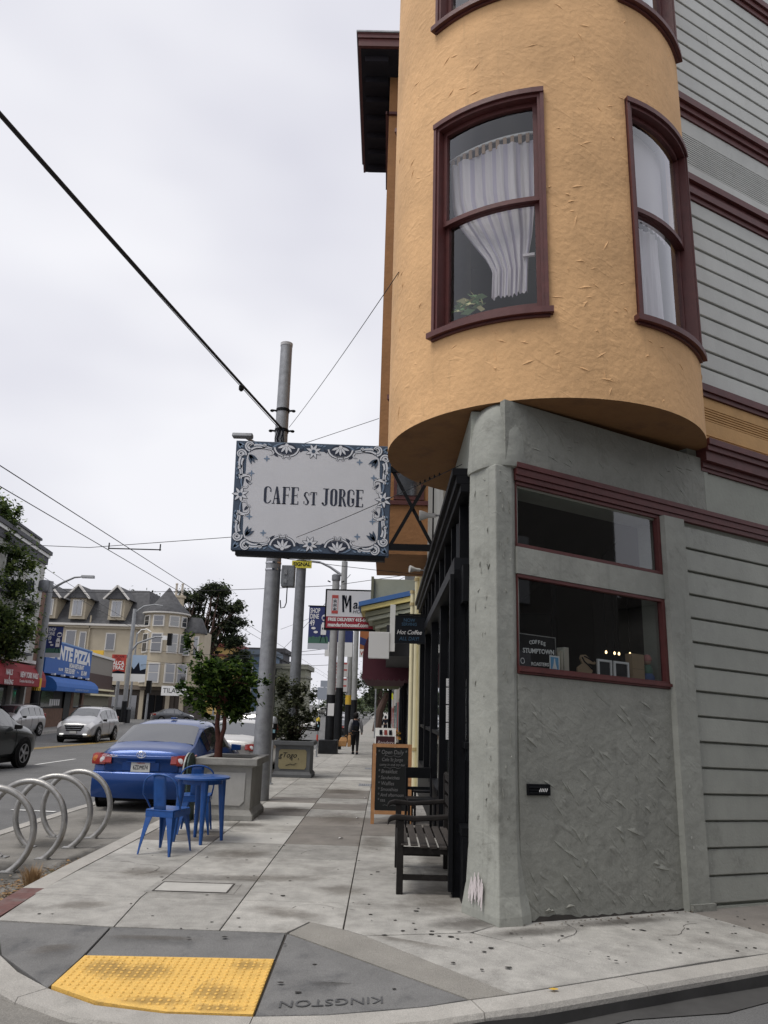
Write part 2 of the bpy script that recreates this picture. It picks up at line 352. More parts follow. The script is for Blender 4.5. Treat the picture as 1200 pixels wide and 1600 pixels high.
# ------------------------------------------------------------------ sidewalk: bed, slabs, ramp, kerb
bed_pts = [(-2.9, 6.3), (-2.5, 5.7), (-2.0, 5.24), (-1.62, 5.03), (-.7, 4.93), (-.29, 4.93), (.54, 5.05)]
def zs(x, y):
    q = V((x, y, 0)) - P0; return gr(x, y) - .036 * max(0, q.dot(WU))
sw = thing('sidewalk', (0, 0, 0), 'concrete sidewalk of scored slabs', None, kind='structure')
g = G(); g.grid(lambda x, y: (x, y, gr(x, y) - .016), [-2.95, -2, -1, 0, .8], [6.25, 8, 10, 13, 20, 30, 40, 60, 90, 140, 300])
g.build('bed', joint_m, sw)
def slab(pts, m=slab_m, name='slab', inset=.005, par=sw, t=.06):
    c = V((0, 0, 0))
    for p in pts: c += V(p)
    c /= len(pts); q = []
    for p in pts:
        d = V(p) - c; d.z = 0; l = d.length; q.append(V(p) - d * (inset * 1.4 / l))
    return G().prism([p - V((0, 0, t)) for p in q], (0, 0, t)).build(name, m, par, bevel=.004)
colx = [(-2.95, -2.03), (-2.03, -1.17), (-1.17, -.27), (-.27, .76)]
rows = [7.13, 8.08, 9.03, 9.95, 10.75, 11.5, 12.4, 13.3, 14.2, 15.1, 16.0, 16.9, 17.8, 18.7, 19.6, 20.5, 21.4, 22.4, 23.4, 24.5, 26, 28, 30, 33, 36, 40]
light_slab = pm('pale_concrete', (.45, .44, .41), .85, var=.16, vs_=3, bump=.25, bs=60, dirt=((.25, .24, .22), 1.8, .62), rand=.06)
brown_slab = pm('brown_concrete', (.20, .183, .163), .85, var=.2, vs_=3, bump=.25, bs=60, dirt=((.17, .16, .15), 1.8, .58), rand=.1)
for j in range(len(rows) - 1):
    for i, (x0, x1) in enumerate(colx):
        y0, y1 = rows[j], rows[j + 1]
        m = slab_m
        if (i, j) in ((1, 3), (1, 5), (1, 7), (0, 4), (2, 14)): m = light_slab
        if (i, j) in ((2, 3), (2, 4), (2, 5), (3, 4), (3, 5), (1, 6), (2, 7), (0, 3), (2, 9), (2, 10), (1, 8)): m = brown_slab
        slab([(x0, y0, gr(x0, y0)), (x1, y0, gr(x1, y0)), (x1, y1, gr(x1, y1)), (x0, y1, gr(x0, y1))], m)
g = G(); g.grid(lambda x, y: (x, y, gr(x, y) - .001), [-2.94, -1, .8], [40, 60, 90, 140, 300]); g.build('far_slab', slab_m, sw)
for pts in ([(-2.86, 6.30, 0), (-1.95, 6.22, 0), (-2.03, 7.13, 0), (-2.93, 7.13, 0)], [(-1.95, 6.22, 0), (-1.17, 6.21, 0), (-1.17, 7.13, 0), (-2.03, 7.13, 0)],
            [(-1.17, 6.21, 0), (-.68, 6.20, 0), (-.533, 6.52, 0), (-.27, 6.35, 0), (-.27, 7.13, 0), (-1.17, 7.13, 0)],
            [(-.27, 6.34, 0), (-.10, 6.19, 0), (.686, 6.36, 0), (.95, 6.62, 0), (.76, 7.13, 0), (-.27, 7.13, 0)],
            [(-.10, 6.18, 0), (.795, 5.115, -.01), (1.56, 5.54, -.02), (1.0, 6.1, 0), (.686, 6.35, 0)],
            [(.70, 6.36, 0), (1.0, 6.1, 0), (1.56, 5.54, -.02), (2.41, 6.02, -.034), (1.835, 7.07, -.034), (.95, 6.64, 0)]):
    slab(pts)
g = G(); g.poly([(x, y, z - .014) for x, y, z in ((-2.86, 6.32, 0), (-2.5, 5.68, -.05), (-2.0, 5.23, -.09), (-1.62, 5.02, -.1), (-.7, 4.92, -.1), (-.69, 5.73, -.045), (-.67, 6.19, 0))])
g.poly([(x, y, z - .014) for x, y, z in ((-.67, 6.19, 0), (-.69, 5.73, -.045), (-.70, 4.92, -.1), (-.29, 4.91, -.08), (.54, 5.04, -.02))])
g.poly([(x, y, z - .014) for x, y, z in ((-.67, 6.19, 0), (.54, 5.04, -.02), (1.7, 5.64, -.02), (2.41, 6.02, -.034), (1.9, 7.1, -.034), (.76, 7.13, 0), (-.67, 7.13, 0))])
g.build('bed', joint_m, sw)
slab([(-2.83, 6.26, 0), (-2.51, 5.67, -.05), (-1.99, 5.20, -.085), (-1.965, 5.69, -.045), (-1.97, 6.21, 0)], ramp_m, 'ramp_slab')
slab([(-1.965, 6.205, 0), (-1.96, 5.695, -.045), (-.69, 5.735, -.045), (-.68, 6.19, 0)], ramp_m, 'ramp_slab')
kst = slab([(-.67, 6.18, 0), (-.685, 5.73, -.045), (-.695, 4.915, -.1), (-.29, 4.91, -.08), (.28, 4.97, -.042), (.53, 5.035, -.02)], ramp_m, 'ramp_slab')
slab([(-.665, 6.20, 0), (.545, 5.035, -.02), (.795, 5.115, -.01), (-.10, 6.185, 0), (-.27, 6.335, 0), (-.533, 6.515, 0)], flare_m, 'flare_slab')
# street name stamped into the ramp, read from the far side
sx = V((-1, -.03, -.058)).normalized()
text('KINGSTON', .122, pm('stamped_letters', (.08, .081, .083), .9, var=.4, vs_=30), 'stamped_lettering', kst, V((-.27, 5.06, -.063)), sx, V((0.03, -1, -.067)), ext=.001, xs=1.0, world=False)
F = Fr(P0, WU, .036)
for k in range(8):
    a0, a1 = .95 + k * 1.05, .95 + (k + 1) * 1.05
    slab([F.p(a0, 0, 1.2), F.p(a1, 0, 1.2), F.p(a1, 0, -.02), F.p(a0, 0, -.02)], [slab_m, brown_slab, slab_m, brown_slab][k % 4])
g = G(); g.poly([F.p(.9, -.014, 1.2), F.p(9.4, -.014, 1.2), F.p(9.4, -.014, -.1), F.p(.9, -.014, -.1)]); g.build('bed', joint_m, sw)

# kerb stones: inner line, outer line
kin = [(-2.96, 12.0, 0), (-2.96, 10.0, 0), (-2.96, 8.2, 0), (-2.94, 7.33, 0), (-2.89, 6.43, -.004), (-2.72, 5.98, -.02), (-2.51, 5.66, -.05), (-2.28, 5.42, -.07), (-2.0, 5.215, -.09), (-1.63, 5.0, -.1), (-1.2, 4.91, -.1), (-.70, 4.905, -.1), (-.29, 4.90, -.08), (.04, 4.935, -.06), (.28, 4.96, -.042), (.545, 5.025, -.02), (.80, 5.105, -.01), (1.58, 5.53, -.02)]
kin += [tuple(F.p(a, 0, 1.205)) for a in (1.55, 2.6, 3.7, 4.8, 6.5, 9.4)]
kerb = thing('kerb', (0, 0, 0), 'concrete kerb round the street corner', None, kind='structure')
def off(pts, d):
    r = []
    for i, p in enumerate(pts):
        a = V(pts[max(i - 1, 0)]); b = V(pts[min(i + 1, len(pts) - 1)]); t = (b - a); t.z = 0; t.normalize(); r.append(V(p) + V((t.y, -t.x, 0)) * d)
    return r
kout = off(kin, .19); kout2 = off(kin, .205)
for i0, i1, m in ((0, 3, curb_m), (3, 4, red_curb), (4, 5, red_curb), (5, 8, curb_m), (8, 11, curb_m), (11, 15, curb_m), (15, 17, curb_m), (17, 19, curb_m), (19, 21, curb_m), (21, len(kin) - 1, curb_m)):
    g = G(); rs = []
    for i in range(i0, i1 + 1):
        a, c, c2 = V(kin[i]), kout[i], kout2[i]; sh = V((0, 0, 0))
        if i == i0: sh = (V(kin[i + 1]) - a).normalized() * .003
        if i == i1: sh = (V(kin[i - 1]) - a).normalized() * .003
        rs.append([a + sh, c + sh, c2 + sh + V((0, 0, -.025)), c2 + sh + V((0, 0, -.3)), a + sh + V((0, 0, -.3))])
    g.ring(rs); g.build('kerb_stone', m, kerb, smooth=30)
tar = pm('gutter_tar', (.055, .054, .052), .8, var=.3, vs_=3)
g = G()
for a0 in span(-1.6, 9, 16)[:-1]: g.poly([F.p(a0, st(*F.p(a0, 0, 1.39).xy) + .006 + .036 * a0, 1.39), F.p(a0 + .6625, st(*F.p(a0 + .6625, 0, 1.39).xy) + .006 + .036 * (a0 + .6625), 1.39), F.p(a0 + .6625, st(*F.p(a0 + .6625, 0, 1.6).xy) + .006 + .036 * (a0 + .6625), 1.62 + .08 * math.sin(a0 * 3 + 2)), F.p(a0, st(*F.p(a0, 0, 1.6).xy) + .006 + .036 * a0, 1.62 + .08 * math.sin(a0 * 3))])
g.build('gutter_tar', tar, kerb)
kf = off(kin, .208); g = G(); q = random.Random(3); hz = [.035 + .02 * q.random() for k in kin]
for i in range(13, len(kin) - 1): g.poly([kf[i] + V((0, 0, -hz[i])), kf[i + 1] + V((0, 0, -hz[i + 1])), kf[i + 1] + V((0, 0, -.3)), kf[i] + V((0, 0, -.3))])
g.build('kerb_face', tar, kerb)  # right-hand kerb face covered in the dark gutter colour
g = G()
for (x0, y0), (x1, y1) in zip([(p.x, p.y) for p in kout2[5:14]], [(p.x, p.y) for p in kout2[6:15]]):
    d0 = (V((x0, y0, 0)) - V((-1.0, 7.5, 0))).normalized() * .5; d1 = (V((x1, y1, 0)) - V((-1.0, 7.5, 0))).normalized() * .5
    g.poly([(x0, y0, -.123), (x1, y1, -.123), (x1 + d1.x, y1 + d1.y, -.123), (x0 + d0.x, y0 + d0.y, -.123)])
g.build('gutter_apron', pad_m, kerb)
g = G()
for i in range(12): g.box(-3.15, -2.965, 12 + i * 3, 15 + i * 3 - .01, gr(0, 13.5 + i * 3) - .3, gr(0, 13.5 + i * 3) + .002)
g.box(-3.15, -2.965, 48, 140, -2.5, -.9); g.build('kerb_run', curb_m, kerb)
g = G()
for i in range(2): g.poly([F.p(-.66, -.0225, 1.27), F.p(-.62, -.0225, 1.262), F.p(-.60, -.0225, 1.285), F.p(-.61, -.0225, 1.30), F.p(-.65, -.0225, 1.297)])
g.v = g.v[:5]; g.f = g.f[:1]; g.m = g.m[:1]
g.build('paint_dab', pm('yellow_dab', (.6, .38, .05), .7), kerb)

# tactile pad
tp = thing('tactile_pad', (-1.3, 5.3, -.07), 'yellow tactile paving pad with raised domes on the corner ramp', 'tactile paving')
tq = [(-1.955, 5.685), (-.70, 5.725), (-.705, 4.925), (-1.2, 4.925), (-1.62, 5.02), (-1.975, 5.215)]
def tz(x, y): return -.045 - .07 * (5.7 - y) * (1 if y > 5.0 else 1)
G().prism([(x, y, tz(x, y) - .05) for x, y in tq], (0, 0, .055)).build('plate', tact_m, tp, world=True)
g = G()
for i in range(25):
    for j in range(17):
        x = -1.925 + i * .0505; y = 5.655 - j * .0475 + i * .0016
        if y < 4.955 or y < 4.955 + max(0, (-1.2 - x)) * .34: continue
        z = tz(x, y) + .005
        g.lathe([(.013, z), (.010, z + .006), (.004, z + .008)], (x, y, 0), 7)
d = g.build('domes', tact_m, tp, world=True, smooth=60); d['kind'] = 'stuff'
g = G(); g.box(-1.335, -1.332, 4.94, 5.70, -.12, -.0405); g.xf(Matrix.Identity(4))
for k, (x, y) in enumerate([(-1.72, 5.2), (-1.05, 5.62), (-.78, 5.02), (-1.0, 4.99), (-1.3, 5.3), (-1.62, 5.62)]): pass

# utility cover
uc = thing('utility_cover', (-1.68, 7.5, 0), 'concrete utility cover set flush in the sidewalk', 'utility cover')
G().box(-2.06, -1.28, 7.30, 7.74, -.03, .003).build('surround', slab_m, uc, world=True)
g = G()
for b_ in ((-2.0, -1.34, 7.33, 7.353), (-2.0, -1.34, 7.684, 7.71), (-2.0, -1.987, 7.353, 7.684), (-1.353, -1.34, 7.353, 7.684)): g.box(*b_, -.02, .0075)
g.build('gap', joint_m, uc, world=True)
G().box(-1.985, -1.355, 7.355, 7.682, -.02, .007).build('lid', light_slab, uc, world=True)

# gum spots and litter
g = G(); r2 = random.Random(11)
for k in range(150):
    x = r2.uniform(-2.7, .7); y = 6.0 + r2.random() ** 1.7 * 11
    if k % 3 == 0:
        s_ = r2.uniform(-.2, 2.8); d_ = r2.uniform(.1, 1.1); q = F.p(s_, .002 if s_ > 0 else 0, d_); x, y, z = q
    else: z = gr(x, y)
    if y < 6.2 and x < .6: continue
    r_ = r2.uniform(.006, .016) * (1.4 if y < 9 and k % 5 == 0 else 1); n = 7; a0 = r2.random() * 6
    g.poly([(x + math.cos(a0 + 6.283 * i / n) * r_ * r2.uniform(.7, 1.3), y + math.sin(a0 + 6.283 * i / n) * r_ * r2.uniform(.7, 1.2), z + .003) for i in range(n)])
for x, y in ((-.42, 5.62), (-.2, 5.52), (-.21, 5.44), (-.06, 5.35), (-.28, 5.75), (-.66, 5.95), (-1.1, 6.05), (-.48, 5.2), (.1, 5.2), (-1.35, 6.02), (-.6, 5.33)):
    z = -.075 * max(0, 6.15 - y) * (1 if x < 0 else .5) + .004; n = 8; r_ = r2.uniform(.010, .022)
    g.poly([(x + math.cos(6.283 * i / n) * r_ * r2.uniform(.8, 1.5), y + math.sin(6.283 * i / n) * r_ * r2.uniform(.6, 1), z + .004) for i in range(n)])
for x, y in [(0.318, 7.017), (0.297, 6.93), (0.175, 6.334), (0.262, 6.55), (0.271, 6.385), (0.394, 6.347), (0.384, 6.262), (0.438, 6.224), (0.524, 6.217), (0.569, 6.168), (0.658, 6.098), (0.783, 5.974), (0.727, 5.881), (0.49, 5.618), (0.665, 5.499), (0.843, 5.558), (-0.074, 6.777), (-0.033, 8.453), (0.031, 8.827), (-0.857, 7.916), (-0.85, 7.316)]:
    n = 9; r_ = r2.uniform(.011, .021); q_ = max(0, (V((x, y, 0)) - P0).dot(WU)); g.poly([(x + math.cos(6.283 * i / n) * r_ * r2.uniform(.8, 1.4), y + math.sin(6.283 * i / n) * r_ * r2.uniform(.7, 1.1), .0045 - .036 * q_) for i in range(n)])
tag(g.build('gum_spots', pm('old_gum', (.035, .033, .03), .9)), 'old black gum spots on the sidewalk', kind='stuff')
g = G()
for k in range(4200):
    t = r2.random() ** 1.6; y = 6.0 + t * 4.4; x = -3.16 - abs(r2.gauss(0, .34 * (1 - t) + .03)); z = st(x, y) + .006 + r2.random() * .03 * (1 - t)
    if r2.random() < .05: x += .35
    a = r2.random() * 6.28; l = r2.uniform(.012, .034); c, s_ = math.cos(a) * l, math.sin(a) * l; tz_ = r2.uniform(-.008, .012); g.mi = r2.choice((0, 0, 1, 2))
    g.poly([(x - c, y - s_, z), (x + s_ * .4, y - c * .4, z + tz_), (x + c, y + s_, z), (x - s_ * .4, y + c * .4, z - tz_ * .3)])
tag(g.build('leaf_litter', [pm('leaf_tan', (.28, .17, .075), .9), pm('leaf_brown', (.11, .07, .04), .9), pm('leaf_grey', (.19, .155, .11), .9)]), 'dry brown leaf litter in the gutter', kind='stuff')
g = G()
for k in range(34):
    s_ = r2.uniform(-.05, 2.1); q = F.p(s_, .004, abs(r2.gauss(0, .035)) + .05); a = r2.random() * 6.28; l = r2.uniform(.006, .022); c, s2 = math.cos(a) * l, math.sin(a) * l
    g.poly([q + V((-c, -s2, 0)), q + V((s2 * .5, -c * .5, .006)), q + V((c, s2, 0)), q + V((-s2 * .5, c * .5, .004))])
tag(g.build('wall_litter', MATS['leaf_brown']), 'crumbs and dry leaves along the foot of the wall', kind='stuff')
def tuft(loc, n, h, m, label, sp=.12):
    g = G()
    for k in range(n):
        a = r2.random() * 6.28; r_ = r2.random() * sp * .5; l = h * r2.uniform(.5, 1); b = V((math.cos(a) * r_, math.sin(a) * r_, 0)); e = b + V((math.cos(a) * sp * r2.random(), math.sin(a) * sp * r2.random(), l))
        w_ = V((-math.sin(a), math.cos(a), 0)) * .004; mid = (b + e) / 2 + V((0, 0, l * .12))
        g.add([b - w_, b + w_, mid + w_ * .8, mid - w_ * .8, e], [(0, 1, 2, 3), (3, 2, 4)])
    o = g.build('grass_tuft', m, loc=loc); return tag(o, label, 'grass tuft')
tuft((-3.32, 7.95, -.12), 220, .2, pm('dry_grass', (.33, .22, .115), .9), 'tuft of dry tan grass in the gutter by the bike racks', .13)
tuft((-3.2, 8.35, -.12), 90, .09, pm('weed_green', (.06, .075, .025), .9), 'small green weed in the gutter beside the dry grass', .16)
g = G(); slb = [(-1.9, 8.9, .003, .03), (-.55, 10.4, .003, .05), (-.4, 12.3, .004, .04), (-.35, 15.2, -.02, .05)]
for x, y, z, r_ in slb: g.poly([(x, y, z + .006), (x + r_, y + .02, z + .02), (x + r_ * 1.2, y + .06, z + .008), (x + .01, y + .05, z + .012)])
for (x, y, z, r_), f in zip(slb[:0], []): pass
tag(g.build('paper_scraps', white_print), 'white paper scraps on the sidewalk', kind='stuff')
for k, y in enumerate((18.2, 24.0)):
    gt = thing('sidewalk_grate', (.0, y, gr(0, y)), ['grey slotted grate in the sidewalk, the nearer of two', 'grey slotted grate in the sidewalk, the farther of two'][k], 'grate', 'slotted grates in the sidewalk')
    G().box(-.55, .55, -.28, .28, -.05, .006).build('frame', galv_dark, gt)
    g = G()
    for i in range(22): g.box(-.50 + i * .047, -.475 + i * .047, -.24, .24, 0, .012)
    g.build('bars', galv, gt)['kind'] = 'stuff'

# stains and cracks with a shape of their own
st_d = stainm('dark_stain', (.06, .052, .045), .42); st_b = stainm('brown_stain', (.12, .10, .08), .30); st_o = stainm('oil_stain', (.04, .04, .04), .4)
STN = [(.72, 6.62, .5, .28, 20, st_d), (1.15, 6.42, .75, .16, 28, st_d), (2.0, 6.95, .9, .14, 28, st_d), (.55, 7.5, .5, .9, 0, st_b), (.62, 9.2, .3, 1.2, 0, st_d), (-.75, 6.75, .5, .22, -25, st_b), (-.35, 7.6, .35, .3, 0, st_b), (-1.6, 9.2, .5, .4, 30, st_b), (-1.95, 11.35, .5, .35, 0, st_d), (-.6, 12.3, .6, .9, 0, st_b), (-1.5, 13.2, .5, .6, 10, st_d), (-.8, 16.5, .6, 1.2, 0, st_b), (-.1, 10.2, .3, .9, 0, st_b), (-1.1, 8.0, .9, .25, 8, st_b), (-2.3, 8.1, .4, .3, 0, st_b), (-2.4, 6.8, .35, .2, 20, st_b), (.2, 6.1, .5, .15, -30, st_b), (-1.6, 6.0, .5, .12, 0, st_b), (-.2, 5.4, .3, .15, 30, st_d), (-2.2, 5.75, .25, .2, 40, st_b)]
for x, y, a_, b_, r_, m in STN:
    z = gr(x, y) + .0045
    if y < 6.2: z += -.07 * (6.2 - y) + .003
    q_ = (V((x, y, 0)) - P0).dot(WU)
    if q_ > 0 and x > .9: z -= .036 * q_ - .003
    g = G(); g.poly([(math.cos(k * .5236), math.sin(k * .5236), 0) for k in range(12)]); o = g.build('stain', m, sw, loc=(x, y, z)); o.scale = (a_, b_, 1); o.rotation_euler = (-.07 if y < 6.2 and x < .5 else 0, .032 if x > .9 else 0, R(r_))
for x, y, a_, b_, r_ in ((-3.9, 8.4, .6, 1.2, 0), (-4.0, 10.2, .7, .7, 0), (-3.4, 9.4, .2, 1.4, 0), (-4.0, 12.3, .8, 1.0, 0)):
    g = G(); g.poly([(math.cos(k * .5236), math.sin(k * .5236), 0) for k in range(12)]); o = g.build('stain', st_o, pad, loc=(x, y, -.1215)); o.scale = (a_, b_, 1)
g = G(); q = random.Random(8)
for x, y, a_, n in ((-2.7, 8.6, .2, 14), (-1.9, 7.9, -.1, 12), (-.9, 9.3, 1.2, 10), (.1, 8.3, .4, 12), (-.2, 6.9, 2.6, 9), (-.6, 11.2, .1, 12), (-1.8, 10.6, 2.2, 10), (1.3, 6.2, .7, 10), (2.2, 6.6, .3, 10)):
    for k in range(n):
        a_ += q.uniform(-.5, .5); x2, y2 = x + math.cos(a_) * .07, y + math.sin(a_) * .07; w_ = .0022 * q.uniform(.5, 1.4); zz_ = zs(x, y) + .0025; z2 = zs(x2, y2) + .0025; nx, ny = -math.sin(a_) * w_, math.cos(a_) * w_
        g.poly([(x - nx, y - ny, zz_), (x2 - nx, y2 - ny, z2), (x2 + nx, y2 + ny, z2), (x + nx, y + ny, zz_)]); x, y = x2, y2
tag(g.build('hairline_cracks', joint_m, sw), kind='stuff')

for x, y, a_, b_, r_ in ((-1.5, 5.45, .3, .2, 10), (-1.0, 5.2, .3, .18, -20), (-.85, 5.6, .2, .12, 0), (-1.75, 5.5, .2, .2, 0), (-.9, 4.98, .25, .08, 0), (-1.3, 5.05, .3, .08, 0)):
    g = G(); g.poly([(math.cos(k * .5236), math.sin(k * .5236), 0) for k in range(12)]); o = g.build('stain', st_b, tp, loc=(x + 1.3, y - 5.3, tz(x, y) + .0075 + .07)); o.scale = (a_, b_, 1); o.rotation_euler = (.07, 0, R(r_))
# ------------------------------------------------------------------ the corner cafe building
cafe = thing('cafe_building', (1.0, 6.62, 0), 'corner building with a round ochre bay over a grey stucco cafe front', 'building')
BC = V((1.69, 8.29, 0)); BR = 1.74
def cy(a, z, r=BR): return V((BC.x + math.cos(R(a)) * r, BC.y + math.sin(R(a)) * r, z))
def bld(g, name, m, par=None, **k): return g.build(name, m, par or cafe, world=True, **k)
car_glass_far = pm('car_glass', (.03, .034, .038), .06, spec=1.0)
# ---- round bay wall with window openings
WINS = [(-69.0, -28.6), (-138.3, -97.9), (-232.0, -194.0)]
FLR = [(5.30, 7.80), (9.14, 11.64), (12.98, 15.2)]
ang = sorted(set([-242, -10.0] + [round(-10 - 232 * i / 76, 2) for i in range(77)] + [a for w_ in WINS for a in w_]))
zz = sorted(set(span(4.41, 16.0, 40) + [z for f in FLR for z in f]))
g = G()
for i in range(len(ang) - 1):
    am = (ang[i] + ang[i + 1]) / 2
    for j in range(len(zz) - 1):
        zm = (zz[j] + zz[j + 1]) / 2
        if any(a < am < b for a, b in WINS) and any(c < zm < d for c, d in FLR): continue
        if ang[i + 1] - ang[i] < 1e-6: continue
        g.poly([cy(ang[i], zz[j]), cy(ang[i + 1], zz[j]), cy(ang[i + 1], zz[j + 1]), cy(ang[i], zz[j + 1])])
for a0, a1 in WINS:
    for z0, z1 in FLR:
        n = 8
        for k in range(n):
            b0, b1 = a0 + (a1 - a0) * k / n, a0 + (a1 - a0) * (k + 1) / n
            for z in (z0, z1): g.poly([cy(b0, z), cy(b1, z), cy(b1, z, BR - .2), cy(b0, z, BR - .2)])
        for a in (a0, a1): g.poly([cy(a, z0), cy(a, z1), cy(a, z1, BR - .2), cy(a, z0, BR - .2)])
bm_ = bmesh.new()
bay = bld(g, 'bay_wall', orange)
me = bay.data; bm_.from_mesh(me); bmesh.ops.remove_doubles(bm_, verts=bm_.verts, dist=.0008)
for f in bm_.faces: f.smooth = True
for e in bm_.edges:
    if len(e.link_faces) == 2 and e.calc_face_angle(0) > R(35): e.smooth = False
bm_.to_mesh(me); bm_.free()
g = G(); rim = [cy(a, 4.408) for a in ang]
g.poly(rim + [V((2.4, 9.7, 4.408))]); bld(g, 'bay_soffit', soffit_shaded)
# floors, ceilings and darkened lining inside the bay
g = G()
for z in (5.05, 8.25, 8.95, 12.1):
    g.poly([cy(a, z, BR - .22) for a in span(-240, -14, 30)] + [V((5.5, 10.6, z)), V((.9, 10.6, z))])
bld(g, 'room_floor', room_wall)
g = G()
for z0, z1 in ((5.05, 8.25), (8.95, 12.1)):
    for (xa, ya), (xb, yb) in (((.9, 9.9), (.9, 10.6)), ((.9, 10.6), (5.5, 10.6)), ((5.5, 10.6), (3.2, 8.35))): g.poly([V((xa, ya, z0)), V((xb, yb, z0)), V((xb, yb, z1)), V((xa, ya, z1))])
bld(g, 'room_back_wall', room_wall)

def arcbox(g, a0, a1, z0, z1, r0, r1, n=10):
    rs = []
    for k in range(n + 1):
        a = a0 + (a1 - a0) * k / n
        rs.append([cy(a, z0, r0), cy(a, z0, r1), cy(a, z1, r1), cy(a, z1, r0)])
    g.ring(rs)
def bay_window(a0, a1, z0, z1):
    d = .065 / BR * 57.3; zm = z0 + (z1 - z0) * .505
    g = G()      # casing in two stepped mouldings
    for i, (wd, ro) in enumerate(((1.0, .022), (.55, .04))):
        e = d * wd; h = .085 * wd
        arcbox(g, a0, a0 + e, z0 - .0, z1, BR - .1, BR + ro, 1); arcbox(g, a1 - e, a1, z0, z1, BR - .1, BR + ro, 1)
        arcbox(g, a0, a1, z1 - h, z1 + (.012 if i else 0), BR - .1, BR + ro + (.012 if i else 0))
    wn = bld(g, 'window', maroon)
    g = G(); arcbox(g, a0 - 1.2, a1 + 1.2, z0 - .05, z0 + .01, BR - .1, BR + .075); arcbox(g, a0 - .3, a1 + .3, z0 - .075, z0 - .053, BR - .02, BR + .03); bld(g, 'sill', maroon, wn)
    e = d * 1.0; s = d * .72
    for nm, ra, za, zb, bt, tp in (('sash', BR - .055, zm - .01, z1 - .08, .05, .055), ('sash', BR - .10, z0 + .02, zm + .03, .12, .045)):
        g = G(); A0, A1 = a0 + e, a1 - e
        arcbox(g, A0, A0 + s, za, zb, ra - .045, ra, 1); arcbox(g, A1 - s, A1, za, zb, ra - .045, ra, 1)
        arcbox(g, A0 + s, A1 - s, za, za + bt, ra - .045, ra); arcbox(g, A0 + s, A1 - s, zb - tp, zb, ra - .045, ra)
        bld(g, nm, maroon, wn)
        g = G(); g.grid(lambda a, z: cy(a, z, ra - .022), span(A0 + s, A1 - s, 12), [za + bt, zb - tp]); bld(g, 'pane', pane_m, wn, smooth=60)
    return wn
for (z0, z1) in FLR[:2]:
    for a0, a1 in WINS: bay_window(a0, a1, z0, z1)

# ---- walls behind the bay, roof, back
g = G(); F2 = Fr(V((.75, 7.1, 0)), (0, 1, 0))     # facade frame: s along the street, d towards the sidewalk is -X
FX = lambda g, y0, y1, z0, z1, x0, x1: g.box(x0, x1, y0, y1, z0, z1)
FX(g, 6.9, 17.0, 3.86, 4.39, .75, 1.05); FX(g, 9.72, 17.0, 4.391, 15.25, .75, 1.05)
upper = bld(g, 'street_wall', grey_trim)
g = G(); F.box(g, 0.1, 9.4, 3.6, 4.39, -.35, -.03); F.box(g, 2.48, 9.4, 4.391, 16.2, -.35, -.03); F.box(g, 2.02, 9.4, -.4, 3.6, -.35, -.03); F.box(g, .05, 2.02, -.3, 1.93, -.35, -.05); bld(g, 'side_wall', grey_trim)
g = G(); g.poly([(.8, 9.8, 15.25), (.8, 17, 15.25), (9, 17, 15.25), (9.2, 11, 15.25), (3.4, 8.1, 15.25)]); g.box(9.0, 9.25, 11, 17, -1, 16.2); g.box(.75, 9.2, 16.7, 17.0, -1, 16.2); bld(g, 'rear_wall', grey_trim)

# ---- side wall: siding boards
bq = random.Random(77)
def boards(z0, z1, n, s0, s1=9.2, m=grey_board, gp=.014):
    h = (z1 - z0) / n
    for k in range(n):
        a, b = z0 + k * h, z0 + (k + 1) * h; g = G()
        prof = [(a + gp, -.03), (a + gp, .014), (a + gp + .006, .018), (b - .01, .008), (b, -.004), (b, -.03)]
        j = s0 + bq.uniform(.5, 3.2); ends = [(s0, j - .0015), (j + .0015, s1)] if bq.random() < .75 else [(s0, s1)]
        for e0, e1 in ends:
            g = G(); o = bq.uniform(-.002, .003); tl = bq.uniform(-.0015, .0015); g.ring([[F.p(e0, z, d + (o if d > -.02 else 0)) for z, d in prof], [F.p(e1, z + tl, d + (o if d > -.02 else 0)) for z, d in prof]]); bld(g, 'siding_board', m)
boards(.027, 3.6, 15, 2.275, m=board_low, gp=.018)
boards(5.30, 7.69, 11, 2.5)
boards(9.12, 11.36, 10, 2.5)
boards(13.2, 15.6, 11, 2.5)
g = G(); F.box(g, 2.26, 9.2, -.35, .018, -.03, .02); bld(g, 'base_board', grey_trim)
def band(name, m, s0, s1, *steps):
    for z0, z1, d in steps:
        g = G(); F.box(g, s0, s1, z0, z1, -.03, d); bld(g, name, m)
# maroon mouldings, each a stack of stepped strips
band('moulding', maroon, .13, 9.2, (3.652, 3.70, .025), (3.703, 3.765, .04), (3.768, 3.815, .055))
band('cornice', maroon, 2.62, 9.2, (4.262, 4.30, .03), (4.303, 4.36, .05), (4.363, 4.47, .10), (4.473, 4.53, .13), (4.533, 4.60, .155))
band('moulding', maroon, 2.55, 9.2, (5.155, 5.205, .035), (5.208, 5.29, .06))
band('moulding', maroon, 2.5, 9.2, (7.69, 7.75, .03), (7.753, 7.84, .06), (7.843, 7.90, .04), (7.903, 7.99, .09))
band('moulding', maroon, 2.5, 9.2, (8.85, 8.93, .03), (8.933, 9.01, .06), (9.013, 9.11, .10))
band('moulding', maroon, 2.5, 9.2, (11.36, 11.44, .03), (11.443, 11.53, .06), (11.533, 11.63, .09))
band('moulding', maroon, 2.5, 9.2, (12.9, 13.0, .05), (13.003, 13.15, .09))
band('frieze_board', grey_trim, 2.72, 9.2, (3.819, 4.258, .008)); band('corner_strip', grey_trim, 2.655, 2.715, (3.819, 4.258, .022))
band('frieze_board', yellow_trim, 2.5, 9.2, (4.604, 4.875, .01), (5.03, 5.151, .01))
